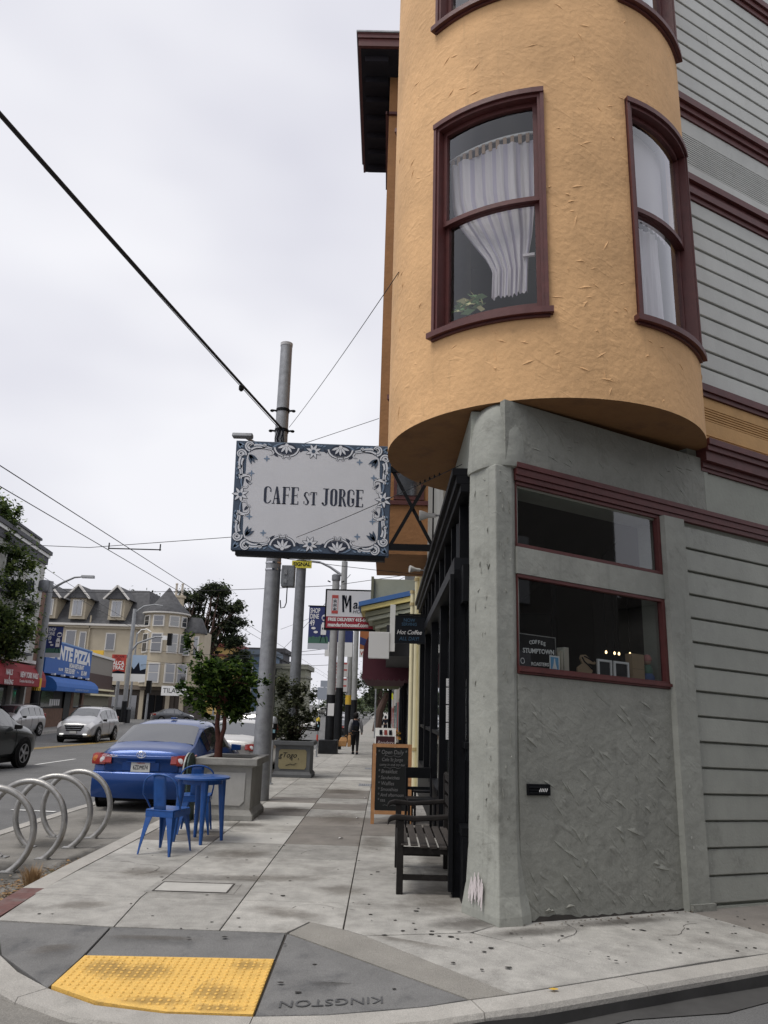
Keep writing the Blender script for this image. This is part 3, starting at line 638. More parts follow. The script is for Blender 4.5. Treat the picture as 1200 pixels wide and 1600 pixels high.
for k in range(5): band('flute', yellow_trim, 2.5, 9.2, (4.882 + k * .030, 4.882 + k * .030 + .016, .01))
band('frieze_bead', yellow_trim, 2.7, 9.2, (4.665, 4.675, .02), (4.70, 4.71, .02))
band('frieze_board', grey_board, 2.5, 9.2, (7.994, 8.19, .01), (8.625, 8.846, .01))
for k in range(14): band('flute', grey_board, 2.5, 9.2, (8.196 + k * .0306, 8.196 + k * .0306 + .018, .01))
band('frieze_board', grey_board, 2.5, 9.2, (11.634, 12.89, .01))
# backing behind flutes
g = G(); F.box(g, 2.5, 9.2, 4.876, 5.03, -.03, -.012); F.box(g, 2.5, 9.2, 8.19, 8.625, -.03, -.012); bld(g, 'flute_backing', grey_trim)

# ---- ground floor: stucco panel, windows, pilaster, column
g = G()
F.box(g, .02, 2.655, 3.819, 4.405, -.05, .02)
bld(g, 'stucco_band', grey_stucco)
g = G(); F.box(g, .14, 1.98, -.3, 1.93, -.05, 0.0); bld(g, 'stucco_panel', grey_stucco)
g = G(); F.box(g, .14, 1.98, 2.80, 3.04, -.05, .012); bld(g, 'stucco_rail', grey_column)
g = G(); g.ring([[F.p(1.96, z, .0), F.p(1.975, z, .055), F.p(2.25, z, .06), F.p(2.275, z, -.01), F.p(2.2, z, -.06), F.p(1.97, z, -.06)] for z in (-.12, 3.648)]); bld(g, 'pilaster', grey_column)
g = G(); F.box(g, 1.99, 2.29, -.2, .06, 0, .085); bld(g, 'pilaster_base', grey_stucco)
def shop_window(z0, z1, s0, s1, sill):
    g = G(); t = .028
    F.box(g, s0, s1, z1 - t, z1, -.055, .006); F.box(g, s1 - .04, s1, z0 + sill, z1 - t, -.055, .008); F.box(g, s0, s0 + .012, z0 + sill, z1 - t, -.055, .0); F.box(g, s0, s1, z0, z0 + sill, -.055, .014 if sill > .04 else .006)
    wn = bld(g, 'window', maroon)
    if sill > .04:
        g = G(); F.box(g, s0 - .0, s1 + .02, z0 + .02, z0 + .048, .0145, .03); bld(g, 'sill', maroon, wn)
    g = G(); F.quad(g, s0 + .012, s1 - .04, z0 + sill, z1 - t, -.04); bld(g, 'pane', pane_dark, wn)
shop_window(1.935, 2.797, .145, 1.957, .066)
shop_window(3.043, 3.645, .145, 1.957, .03)
# shop interior
g = G()
q = [V((.86, 7.2, 0)), F.p(.1, 0, -.36), F.p(2.3, 0, -.36), V((3.2, 12, 0)), V((1.0, 12, 0))]
for z in (.02, 3.85): g.poly([p + V((0, 0, z - p.z)) for p in q])
for a, b in ((2, 3), (3, 4)): g.poly([V((q[a].x, q[a].y, 0)), V((q[b].x, q[b].y, 0)), V((q[b].x, q[b].y, 3.85)), V((q[a].x, q[a].y, 3.85))])
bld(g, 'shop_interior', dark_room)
g = G(); F.box(g, .1, 2.0, 1.93, 1.985, -.6, -.058); bld(g, 'window_shelf', maroon)
g = G(); F.box(g, .5, .56, 1.2, 3.6, -1.5, -1.4); F.box(g, 1.0, 1.5, 1.9, 2.5, -1.7, -1.6); F.box(g, .9, 1.7, 2.5, 3.3, -2.2, -2.1); bld(g, 'shop_fitting', room_wall)

# corner column with flared foot and rounded cap
def colring(z, o=0.0):
    pts = [(.93, 6.585), (.742, 6.93), (.76, 7.2), (1.2, 7.15), (1.15, 6.745), (1.085, 6.655)]
    c = V((.98, 6.9, 0)); r = []
    for x, y in pts:
        d = (V((x, y, 0)) - c).normalized(); r.append(V((x, y, z)) + d * o)
    return r
g = G(); g.ring([colring(-.05, .075), colring(.06, .07), colring(.20, .035), colring(.5, .008)] + [colring(.5 + k * .3, .003 * math.sin(k * 2.1)) for k in range(1, 11)] + [colring(3.77, .0)]); bld(g, 'corner_column', grey_column, bevel=.012)
g = G(); rings = []
for z, o in ((3.76, .0), (3.77, .03), (3.80, .036), (3.95, .022), (4.1, .015), (4.22, .0), (4.33, -.035), (4.404, -.085)):
    c = V((1.0, 6.92, z)); ring = []
    for k in range(24):
        a = 2 * math.pi * k / 24; ca, sa = math.cos(a), math.sin(a); e = .85
        ring.append(c + V(((.245 + o) * math.copysign(abs(ca) ** e, ca) * .9, (.30 + o) * math.copysign(abs(sa) ** e, sa) * .93, 0)))
    rot = Matrix.Translation(c) @ Matrix.Rotation(R(28), 4, 'Z') @ Matrix.Translation(-c); rings.append([rot @ p for p in ring])
g.ring(rings); bld(g, 'column_cap', grey_column, smooth=40)
# raised trowel strokes in the plaster
def strokes(fn, n, us, vs_, ang_, ln_, name, m, rs, wd=.012, dep=.008):
    g = G(); q = random.Random(rs)
    for k in range(n):
        u, v = q.uniform(*us), q.uniform(*vs_); a = R(q.gauss(*ang_)); l = q.uniform(*ln_); c, s_ = math.cos(a) * l / 2, math.sin(a) * l / 2; w_ = wd * q.uniform(.6, 1.5); bow = q.uniform(-.005, .005)
        nx, nz = -math.sin(a), math.cos(a)
        A = fn(u - c, v - s_, -.001); B = fn(u + c, v + s_, -.001)
        T = fn(u + nx * (w_ * 2.2 + bow), v + nz * (w_ * 2.2 + bow), -.002); D_ = fn(u - nx * w_ * .5 + nx * bow, v - nz * w_ * .5 + nz * bow, -.002); P_ = fn(u + nx * bow, v + nz * bow, dep * q.uniform(.6, 1.3))
        g.add([A, B, T, D_, P_], [(0, 4, 2), (4, 1, 2), (0, 3, 4), (3, 1, 4)])
    o = bld(g, name, m); o['kind'] = 'stuff'
strokes(lambda u, v, d: F.p(u, v, d), 46, (.25, 1.85), (.08, 1.82), (-40, 13), (.09, .22), 'trowel_strokes', grey_stucco, 3, dep=.011, wd=.016)
strokes(lambda u, v, d: F.p(u, v, d + .02), 26, (.25, 2.5), (3.92, 4.38), (-20, 35), (.08, .2), 'trowel_strokes', grey_stucco, 4)
strokes(lambda u, v, d: V((.93 + (.742 - .93) * u, 6.585 + (6.93 - 6.585) * u, v)) + V((-.88, -.48, 0)) * (d + .004), 26, (.2, .8), (.3, 3.7), (10, 40), (.04, .12), 'trowel_strokes', grey_stucco, 5)
strokes(lambda u, v, d: V((.93 + (1.085 - .93) * u, 6.585 + (6.655 - 6.585) * u, v)) + WN * (d + .004), 30, (.2, .85), (.3, 3.7), (-35, 40), (.04, .12), 'trowel_strokes', grey_stucco, 6)
def bayfn(u, v, d): return cy(u / BR * 57.3, v, BR + d)
for a0, a1, z0, z1, n in ((-136, -14, 4.48, 5.15, 26), (-97, -70, 5.2, 7.9, 26), (-136, -14, 7.95, 9.0, 24), (-168, -140, 4.6, 9.0, 16)):
    strokes(bayfn, n, (a0 / 57.3 * BR, a1 / 57.3 * BR), (z0, z1), (15, 42), (.05, .19), 'trowel_strokes', orange, int(-a0) + n, dep=.0065, wd=.010)

# foot graffiti, cracked foot line, wall vent
g = G(); q = random.Random(2); n_ = V((-.88, -.48, 0)); u_ = V((-.48, .88, 0)); o_ = V((.80, 6.80, 0))
for dz, du, w_ in ((0, 0, .013), (.03, .012, .008), (-.02, -.01, .006)):
    zz_ = [(-.11, .10), (-.085, .27), (-.06, .13), (-.035, .31), (-.01, .14), (.015, .30), (.03, .12), (.055, .26), (.075, .13)]
    for (ua, za), (ub, zb_) in zip(zz_, zz_[1:]):
        f = lambda z: .072 if z < .06 else .07 - (z - .06) * .25 if z < .2 else .035 - (z - .2) * .09
        g.bar(o_ + u_ * (ua + du) + V((0, 0, za + dz)) + n_ * f(za + dz), o_ + u_ * (ub + du) + V((0, 0, zb_ + dz)) + n_ * f(zb_ + dz), w_ * q.uniform(.6, 1.5), .002, up=n_)
bld(g, 'graffiti_scrawl', pm('pale_scrawl', (.55, .5, .5), .8))
vt = thing('wall_vent', tuple(F.p(.33, 1.0, .0)), 'small black metal wall vent with white scrawl under the cafe window', 'vent')
g = G(); F.box(g, .208, .448, .955, 1.045, 0, .022); g.build('frame', iron, vt, world=True, bevel=.004)
g = G()
for k in range(3): F.box(g, .222, .434, .972 + k * .022, .981 + k * .022, .022, .034)
g.build('louvre', black_panel, vt, world=True)
g = G()
for k in range(5): g.bar(F.p(.315 + k * .018, .985, .037), F.p(.33 + k * .018, 1.012, .037), .006, .003, up=WN)
g.build('scrawl', white_print, vt, world=True)

# ---- black storefront on the street side (wall line x = .75)
X = .75
def fx(name, m, y0, y1, z0, z1, x0, x1, **k):
    g = G(); g.box(x0, x1, y0, y1, z0, z1); return bld(g, name, m, **k)
fx('storefront_cornice', black_paint, 7.0, 16.55, 3.70, 3.78, .62, .78); fx('storefront_cornice', black_paint, 7.0, 16.55, 3.62, 3.697, .66, .78)
fx('storefront_cornice', black_paint, 7.0, 16.55, 3.783, 3.85, .58, .78)
fx('transom_bar', black_panel, 7.45, 16.5, 2.95, 3.07, .64, .80)
for k in range(10):
    y = 7.5 + k * .98; fx('transom_mullion', black_paint, y, y + .09, 3.073, 3.617, .70, .80)
    fx('transom_pane', black_panel, y + .092, y + .978, 3.073, 3.617, .775, .79)
fx('storefront_post', black_paint, 7.45, 7.72, -.05, 2.948, .64, .75)
for y0, y1 in ((10.2, 10.36), (12.2, 12.34), (14.2, 14.34), (16.3, 16.5)): fx('storefront_post', black_paint, y0, y1, -.05, 2.948, .70, .80)
fx('storefront_post', iron, 7.42, 7.50, .05, 2.9, .60, .638)
for y0, y1 in ((7.15, 7.445), (10.365, 12.195), (12.345, 14.195), (14.345, 16.295)):
    fx('stall_riser', black_paint, y0, y1, -.05, .55, .70, .80); fx('shop_rail', black_paint, y0, y1, .553, .62, .69, .80); fx('shop_rail', black_paint, y0, y1, 1.28, 1.33, .72, .80)
    g = G(); g.poly([(.755, y0, .62), (.755, y1, .62), (.755, y1, 2.95), (.755, y0, 2.95)]); bld(g, 'shop_pane', pane_dark)
fx('shop_rail', black_paint, 7.15, 7.445, 2.6, 2.95, .70, .80)
# recessed entry
fx('entry_floor', dark_room, 7.73, 10.2, -.05, .004, .76, 1.7); fx('entry_back', black_paint, 7.73, 10.2, .005, 2.948, 1.65, 1.7)
fx('entry_side', black_paint, 10.2, 10.26, .005, 2.6, .81, 1.65); fx('entry_lintel', black_paint, 7.73, 10.2, 2.6, 2.948, .9, 1.0)
fx('shop_door', iron, 7.55, 7.6, .03, 2.55, .82, 1.6)
g = G(); g.poly([(.80, 10.19, 1.0), (1.5, 10.19, 1.0), (1.5, 10.19, 2.5), (.80, 10.19, 2.5)]); bld(g, 'side_pane', car_glass)
for k in range(4):
    p_ = thing('notice_sheet', (.9, 10.18, 1.25 + k * .22), ['white paper notice, lowest of four in the cafe entry', 'white paper notice, second from bottom in the cafe entry', 'white paper notice, third from bottom in the cafe entry', 'short white paper notice, topmost in the cafe entry'][k], 'notice', 'paper notices in the cafe entry')
    h = .205 if k < 3 else .10; G().box(-.12, .14, 0, .004, 0, h).build('sheet', white_print, p_)
    g = G()
    for i in range(6):
        if i * .03 + .03 < h: g.box(-.10, .10 - (i % 3) * .03, -.001, 0, h - .03 - i * .03, h - .022 - i * .03)
    g.build('print', pm('faint_print', (.4, .4, .42), .8), p_)
# weathered wood wall above the cornice, between the bays
g = G()
for k in range(14): g.box(.70, .748, 9.9 + k * .29, 10.183 + k * .29, 3.86, 5.9)
bld(g, 'wall_planks', pm('weathered_planks', (.30, .30, .28), .85, var=.3, vs_=5, bump=.4, bs=20, streak=(1, 1, .2)))['kind'] = 'stuff'

# ---- second bay further along the street side, and the roof eave
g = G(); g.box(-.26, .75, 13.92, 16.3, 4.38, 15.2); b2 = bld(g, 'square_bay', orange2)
g = G(); g.box(-.33, -.262, 13.86, 16.36, 14.0, 14.06); g.box(-.30, .70, 13.86, 13.918, 14.0, 14.06); bld(g, 'bay_string', maroon)
g = G(); g.box(-.29, -.262, 13.88, 16.34, 5.32, 5.40); g.box(-.262, .70, 13.88, 13.918, 5.32, 5.40); g.box(.05, .62, 13.885, 13.918, 5.42, 7.6); bld(g, 'bay_trim', maroon)
g = G(); g.box(.11, .56, 13.87, 13.884, 5.5, 7.5); bld(g, 'bay_pane', car_glass)
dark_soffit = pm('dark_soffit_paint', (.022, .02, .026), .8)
eave = None
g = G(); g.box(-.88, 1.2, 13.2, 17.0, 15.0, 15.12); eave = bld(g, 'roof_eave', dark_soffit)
g = G(); g.box(-.93, 1.2, 13.12, 13.198, 15.02, 15.2); g.box(-.93, -.882, 13.198, 17.05, 15.02, 15.2); g.box(-.95, 1.2, 13.09, 13.16, 15.203, 15.29); g.box(-.96, 1.2, 13.08, 17.1, 15.293, 15.32); bld(g, 'fascia', maroon, eave)
g = G(); g.box(-.98, 1.2, 13.06, 17.12, 15.323, 15.36); bld(g, 'gutter', galv, eave)
for k in range(7):
    g = G(); g.box(-.80, -.30, 13.35 + k * .56, 13.47 + k * .56, 14.86, 14.998); bld(g, 'eave_bracket', dark_soffit, eave)
# thin corner pipe on the ochre bay and a soffit crack wire

# ------------------------------------------------------------------ the building across the side street (behind the camera, seen in the panes)
ob = thing('opposite_building', tuple(P0 + WN * 11.5 + WU * 4), 'plain tan building across the side street, mirrored in the cafe panes', 'building')
g = G(); F.box(g, -7.2, 13, -1.5, 8.6, 11.5, 24); g.build('wall', pm('opposite_wall', (.13, .12, .105), .85, var=.1), ob, world=True)
g = G(); F.box(g, -7.5, 13.2, 8.603, 9.0, 11.1, 24); g.build('cornice', pm('opposite_trim', (.09, .08, .075), .8), ob, world=True)
ob2 = thing('opposite_house', tuple(P0 + WN * 12 + WU * 18), 'pale low house down the side street, mirrored in the cafe panes', 'house'); g = G(); F.box(g, 15.2, 26, -2.0, 5.6, 11.8, 22); g.build('wall', pm('opposite_pale', (.42, .41, .38), .85, var=.1), ob2, world=True); g = G(); F.box(g, 15.0, 26.2, 5.603, 6.0, 11.5, 22); g.build('cornice', MATS['opposite_trim'], ob2, world=True)
for k in range(5):
    for z in (1.2, 4.4):
        g = G(); F.box(g, -5.5 + k * 3.4, -4.0 + k * 3.4, z + .036 * k * 3.4, z + 1.9 + .036 * k * 3.4, 11.42, 11.497); g.build('window', car_glass_far, ob, world=True)

# ragged dark gap and chipped plaster along the wall foot
g = G(); q = random.Random(12); n = 40
hs = [.010 + .022 * abs(math.sin(k * .9)) * q.random() + (.022 if 4 < k < 13 else 0) for k in range(n + 1)]
for k in range(n): g.poly([F.p(.08 + k * 1.9 / n, -.02, .0025), F.p(.08 + (k + 1) * 1.9 / n, -.02, .0025), F.p(.08 + (k + 1) * 1.9 / n, hs[k + 1], .0025), F.p(.08 + k * 1.9 / n, hs[k], .0025)])
bld(g, 'foot_gap', joint_m)
g = G()
for k in range(4):
    a0 = q.uniform(.15, .75); z0 = q.uniform(.03, .09); g.add([F.p(a0, z0, .003), F.p(a0 + q.uniform(.04, .12), z0 + q.uniform(-.01, .02), .003), F.p(a0 + .05, z0 + q.uniform(.02, .05), .003), F.p(a0 + .04, z0 + .015, .022)], [(0, 1, 3), (1, 2, 3), (2, 0, 3)])
bld(g, 'chipped_plaster', pm('plaster_chip', (.26, .26, .23), .9))['kind'] = 'stuff'
# nail heads and scuffs on the lower boards
g = G()
for k in range(15):
    for s_ in (2.36, 3.17, 3.98, 4.8):
        z = .027 + (k + .5) * .2382 + q.uniform(-.03, .03); a = s_ + q.uniform(-.03, .03); g.poly([F.p(a + math.cos(t) * .005, z + math.sin(t) * .005, .021) for t in span(0, 5.5, 6)])
for a, z in ((2.07, 1.06), (2.05, .62), (2.07, .53), (2.10, .9)): g.poly([F.p(a + math.cos(t) * q.uniform(.006, .014), z + math.sin(t) * q.uniform(.008, .02), .062) for t in span(0, 5.5, 6)])
bld(g, 'paint_chips', pm('pale_chip', (.45, .45, .42), .8))['kind'] = 'stuff'
# ------------------------------------------------------------------ bay curtains, plants
lilac = pm('curtain_lilac', (.55, .50, .60), .9); cream_c = pm('curtain_white', (.74, .69, .71), .9)
for m_ in (lilac, cream_c):
    t_ = m_.node_tree; x_ = t_.nodes.new('ShaderNodeMixShader'); x_.inputs[0].default_value = .22; r_ = t_.nodes.new('ShaderNodeBsdfTransparent'); t_.links.new(t_.nodes['Principled BSDF'].outputs[0], x_.inputs[1]); t_.links.new(r_.outputs[0], x_.inputs[2]); t_.links.new(x_.outputs[0], t_.nodes['Material Output'].inputs['Surface']); tan_tab = pm('curtain_tab_tan', (.38, .25, .16), .9)
def curtain(label, lf, rf, z0, z1, nu=110, nv=30, r=BR - .24, amp=.011, stripes=5.0, name='curtain'):
    t = thing(name, tuple(cy((lf(z1) + rf(z1)) / 2, z0, r)), label, 'curtain')
    g = G(); P = []
    for j in range(nv + 1):
        z = z0 + (z1 - z0) * j / nv
        for i in range(nu + 1):
            u = i / nu; sq = 36.0 / max(6, rf(z) - lf(z))
            P.append(cy(-2.8 + lf(z) + (rf(z) - lf(z)) * u, z + (.012 * math.sin(u * 60) if j == 0 else 0), r + amp * min(2.2, sq ** .5) * math.sin(u * 33 + math.sin(u * 9) * 1.8 + math.sin(z * 1.7) * .8) + amp * 1.6 * math.sin(u * 11 + z * .9) + amp * .5 * math.sin(u * 87 + z * 3)))
    n = nu + 1; g.v = [tuple(p) for p in P]
    for j in range(nv):
        for i in range(nu):
            g.f.append((j * n + i, j * n + i + 1, (j + 1) * n + i + 1, (j + 1) * n + i)); g.m.append((1 if int(i / nu * 22 + .3) % 3 == 0 else 0) if stripes == 5.0 else 0)
    g.build('cloth', [cream_c, lilac], t, world=True, smooth=80)
    return t
def lerp_pts(pts):
    def f(z):
        for (za, a), (zb, b) in zip(pts, pts[1:]):
            if za <= z <= zb: return a + (b - a) * (z - za) / (zb - za)
        return pts[0][1] if z < pts[0][0] else pts[-1][1]
    return f
ct = curtain('white and lilac striped curtain tied back behind the left bay window', lerp_pts([(5.6, -116.6), (5.95, -116), (6.1, -118.6), (6.32, -124), (6.6, -130.5), (6.75, -133), (6.9, -134.5), (7.5, -135.5)]), lerp_pts([(5.6, -102.3), (6.05, -101.6), (6.3, -100), (6.6, -99), (7.5, -98.6)]), 5.64, 7.42)
g = G()
for k in range(12): arcbox(g, -138 + k * 3.05, -137 + k * 3.05 + .4, 7.40, 7.51, BR - .25, BR - .235, 1)
g.build('tab', tan_tab, ct, world=True)
g = G(); arcbox(g, -139, -100, 7.50, 7.525, BR - .255, BR - .235); g.build('rod', white_paint, ct, world=True)
g = G(); arcbox(g, -106.3, -102, 6.03, 6.06, BR - .23, BR - .2, 3); g.build('tie', cream_c, ct, world=True)
curtain('sheer white curtain behind the right bay window', lambda z: -64.0, lambda z: -40.0 if z < 7 else -42, 5.4, 6.55, stripes=9)
curtain('plain white roller blind behind the upper half of the right bay window', lambda z: -63.5, lambda z: -30.0, 6.62, 7.7, amp=.0, stripes=9, name='window_blind')
g = G(); q = random.Random(5)
for k in range(40):
    a = q.uniform(-133, -122); z = 5.54 + q.random() * .16; p = cy(a, z, BR - .20); d = V((q.uniform(-.09, .09), q.uniform(-.05, .05), q.uniform(-.04, .05))); s_ = V((0, 0, .028)) + d.cross(V((0, 0, 1))).normalized() * .015
    g.mi = q.choice((0, 0, 1)); g.poly([p - d, p + s_, p + d, p - s_])
pl = g.build('window_plant', [pm('houseplant_green', (.18, .30, .13), .6), pm('houseplant_yellow', (.62, .58, .30), .6)]); tag(pl, 'leafy green and yellow plant lying on the left bay window sill', 'plant')

# ------------------------------------------------------------------ things on the cafe window shelf
def on_shelf(s, d, z=1.986): return tuple(F.p(s, z, d))
def shelf_thing(name, s, d, label, cat, group=None): return thing(name, on_shelf(s, d), label, cat, group)
SHF = .035
sg = shelf_thing('coffee_sign', .375, -.075, 'black coffee roaster sign with white lettering in the cafe window', 'sign')
g = G(); F.box(g, .195, .612, 1.99, 2.285, -.062, -.047); g.build('board', pm('sign_black', (.012, .012, .014), .5), sg, world=True)
g = G()
for a in ((.185, .602, 2.279, 2.287), (.596, .604, 1.99, 2.279)): F.box(g, *a, -.0465, -.044)
g.build('rim', steel, sg, world=True)
text('STUMPTOWN', .057, white_print, 'lettering', sg, F.p(.408, 2.145, -.0455), WU, (0, 0, 1), xs=.98, bold=.0012)
for i, ch in enumerate('COFFEE'): text(ch, .046, white_print, 'lettering', sg, F.p(.32 + i * .031, 2.225 - (i - 2.5) ** 2 * .0016 , -.0455), WU, (0, 0, 1), bold=.001)
text('ROASTERS', .042, white_print, 'lettering', sg, F.p(.42, 2.035, -.0455), WU, (0, 0, 1), bold=.0008)
g = G(); g.poly([F.p(.228 + math.cos(k * .5236) * .024, 2.05 + math.sin(k * .5236) * .027, -.0452) for k in range(12)]); g.build('badge', white_print, sg, world=True)
g = G(); g.poly([F.p(.228 + math.cos(k * .5236) * .017, 2.05 + math.sin(k * .5236) * .019, -.0448) for k in range(12)]); F.box(g, .213, .243, 2.046, 2.054, -.0447, -.0443); g.build('badge_ring', ink, sg, world=True)
stc = shelf_thing('tower_sticker', .555, -.05, 'small blue and white card with a bottle shape leaning on the black coffee sign', 'card')
g = G(); F.box(g, .525, .64, 1.99, 2.125, -.0438, -.0425); g.build('card', white_print, stc, world=True)
g = G(); F.box(g, .537, .628, 2.003, 2.112, -.0424, -.0422); g.build('blue_field', pm('card_blue', (.12, .33, .55), .6), stc, world=True)
g = G(); g.poly([F.p(a + .025, z, -.042) for a, z in ((.53, 2.01), (.585, 2.01), (.568, 2.06), (.563, 2.10), (.552, 2.10), (.547, 2.06))]); g.build('bottle_shape', white_print, stc, world=True)
bw = 0
for k, (s, t_, h, c, lb) in enumerate([(.64, .022, .17, (.30, .20, .14), 'thin brown book, leftmost of the row in the cafe window'), (.667, .016, .18, (.12, .09, .07), 'narrow dark book second from the left in the cafe window'), (.70, .032, .19, (.50, .45, .34), 'tan spined book in the middle of the cafe window row'), (.735, .026, .20, (.60, .57, .45), 'cream spined book beside the tallest one in the cafe window'), (.79, .055, .235, (.62, .60, .53), 'tallest cream book, rightmost of the row in the cafe window')]):
    b = shelf_thing('book', s, -.13, lb, 'book', 'books in the cafe window')
    g = G(); F.box(g, s - t_ / 2, s + t_ / 2, 1.987, 1.987 + h, -.22, -.12); g.build('cover', pm('book_%d' % k, c, .7, var=.1), b, world=True)
    g = G(); F.box(g, s - t_ / 2 + .003, s + t_ / 2 - .003, 1.99, 1.987 + h - .004, -.1195, -.1185); g.build('spine_label', pm('book_label', (.5, .46, .38), .7), b, world=True)
bg = shelf_thing('wooden_bird', 1.03, -.16, 'tan cut out bird figure with a dark curved line in the cafe window', 'figure')
tanw = pm('kraft_tan', (.33, .24, .15), .85, var=.1)
o2 = [(.95, 0), (1.09, 0), (1.13, .05), (1.12, .085), (1.07, .12), (1.16, .115), (1.175, .135), (1.10, .165), (1.05, .195), (1.0, .19), (.985, .155), (1.01, .11), (.95, .07)]
g = G(); g.prism([F.p(a, 1.987 + z, -.17) for a, z in o2], WN * .02); g.build('body', tanw, bg, world=True)
g = G(); g.tube([F.p(a, 1.987 + z, -.147) for a, z in ((1.0, .17), (1.03, .13), (1.08, .10), (1.12, .07))], .007, 5); g.tube([F.p(a, 1.987 + z, -.147) for a, z in ((1.03, .18), (1.08, .165), (1.14, .14))], .006, 5); g.build('line', ink, bg, world=True)
for k, (s0, s1) in enumerate(((1.17, 1.345), (1.375, 1.565))):
    pf = shelf_thing('picture_frame', (s0 + s1) / 2, -.12, ['white framed dark picture beside the bird figure in the cafe window', 'white framed dark picture beside the cardboard box in the cafe window'][k], 'picture frame')
    g = G(); t_ = .018
    for a in ((s0, s1, 2.135, 2.155), (s0, s1, 1.987, 2.005), (s0, s0 + t_, 2.005, 2.135), (s1 - t_, s1, 2.005, 2.135)): F.box(g, *a, -.14, -.12)
    g.build('frame', white_print, pf, world=True); g = G(); F.box(g, s0 + t_, s1 - t_, 2.005, 2.135, -.14, -.132); g.build('picture', pm('dark_picture', (.02, .022, .028), .3), pf, world=True)
cb = shelf_thing('cardboard_box', 1.675, -.13, 'upright tan cardboard box in the right half of the cafe window', 'box')
g = G(); F.box(g, 1.60, 1.755, 1.987, 2.245, -.2, -.11); g.build('carton', tanw, cb, world=True)
g = G(); F.box(g, 1.602, 1.753, 2.10, 2.104, -.1095, -.1085); g.build('fold', pm('fold_brown', (.2, .14, .09), .9), cb, world=True)
fgp = shelf_thing('doll', 1.83, -.13, 'small cloth doll with pink hair and green top in the cafe window', 'doll')
for nm, prof, m in (('skirt', [(.055, 0), (.065, .05), (.04, .09)], pm('doll_blue', (.05, .09, .22), .9)), ('top', [(.045, .088), (.05, .12), (.03, .17)], pm('doll_green', (.08, .16, .12), .9)), ('head', [(.012, .168), (.032, .185), (.036, .21), (.022, .235)], pm('doll_skin', (.42, .27, .2), .8)), ('hair', [(.039, .205), (.044, .225), (.03, .262), (.006, .27)], pm('doll_pink', (.42, .18, .17), .9))):
    G().lathe(prof, V(on_shelf(1.83, -.14)), 12).build(nm, m, fgp, world=True, smooth=60)
vb = shelf_thing('green_vase', 1.895, -.2, 'dark green round vase behind the cloth doll in the cafe window', 'vase'); G().lathe([(.03, 0), (.055, .06), (.055, .11), (.03, .16), (.034, .17)], V(on_shelf(1.885, -.24)), 14).build('body', pm('vase_green', (.05, .09, .06), .3), vb, world=True, smooth=60)
for k in range(4):
    s = (1.13, 1.235, 1.29, 1.43)[k]
    t = thing('string_bulb', tuple(V((0, 0, 1.6)) + (F.p(s + .03, 2.205 + (.012 if k == 3 else 0), 0) - V((0, 0, 1.6))) * 1.13), 'small warm lit bulb hanging inside the cafe window, %s' % ('leftmost of four', 'second of four from the left', 'third of four from the left', 'rightmost of four')[k], 'light bulb', 'warm bulbs in the cafe')
    G().lathe([(.003, .022), (.010, .013), (.012, 0), (.006, -.011)], (0, 0, 0), 8).build('globe', pm('warm_bulb', (.9, .7, .4), .5, emit=((1, .72, .38), 3.0)), t, smooth=60); G().tube([(0, 0, .03), (0, 0, .9)], .003, 4).build('cord', ink, t)

# ------------------------------------------------------------------ hanging cafe sign, square to the wall
sgn = thing('hanging_cafe_sign', (-1.26, 12.0, 3.95), 'large white cafe sign with slate blue scrollwork border hanging over the sidewalk', 'sign')
SX0, SX1, SZ0, SZ1 = -2.58, -.01, 3.99, 5.84
slate = pm('sign_slate', (.042, .07, .115), .55, var=.1, vs_=4); navy = pm('sign_navy', (.012, .02, .045), .6); pale = pm('sign_pale', (.60, .61, .64), .5, var=.03); mid = pm('sign_mid_blue', (.16, .23, .33), .6); lightb = pm('sign_white', (.66, .68, .72), .55)
SD = Fr(V((SX0, 12.0, SZ0)), (1, .0, -.008)); SW, SH = SX1 - SX0, SZ1 - SZ0
def sp(x, z, d=0.0): return V((SX0 + x + (1 - z / SH) * .045 * (1 - x / SW), 12.0 - d, SZ0 + z - .014 * x))
g = G(); cor = [(0, 0), (SW, 0), (SW, SH), (0, SH)]
g.ring([[sp(x, z, .0) for x, z in cor], [sp(x, z, -.14) for x, z in cor]]); g.build('cabinet', slate, sgn, world=True, bevel=.012)
g = G(); a = [sp(.08, -.07), sp(SW - .06, -.07)]; g.prism([sp(.08, -.075, .01), sp(SW - .06, -.075, .01), sp(SW - .06, -.003, .01), sp(.08, -.003, .01)], (0, .16, 0)); g.build('bottom_rail', black_paint, sgn, world=True)
# pale centre with a lobed edge
def edge(n=160):
    pts = []
    for k in range(n):
        t = 2 * math.pi * k / n; c, s_ = math.cos(t), math.sin(t)
        x = math.copysign(abs(c) ** .22, c); z = math.copysign(abs(s_) ** .22, s_); mxw, mzw = SW / 2 - .135, SH / 2 - .12
        X_, Z_ = x * mxw, z * mzw
        if abs(z) > .9: Z_ -= math.copysign(.07 * max(0, math.cos((abs(X_) - .40) / .27 * 1.57)) if abs(abs(X_) - .40) < .27 else 0, z) + math.copysign(.015, z)
        if abs(x) > .9: X_ -= math.copysign(.05 * abs(math.sin(Z_ * 3.5)), x)
        pts.append((SW / 2 + X_, SH / 2 + Z_))
    return pts
g = G(); pts = edge(); g.poly([sp(x, z, .003) for x, z in pts]); g.build('face_panel', pale, sgn, world=True)
orn = {slate: G(), navy: G(), mid: G(), lightb: G()}
LAY = {navy: .005, mid: .007, lightb: .009, slate: .011}
def oput(m, poly, mir=True):
    for fx_ in ((0, 1) if mir else (0,)):
        for fz in ((0, 1) if mir else (0,)):
            orn[m].poly([sp(SW - x if fx_ else x, SH - z if fz else z, LAY[m]) for x, z in poly])
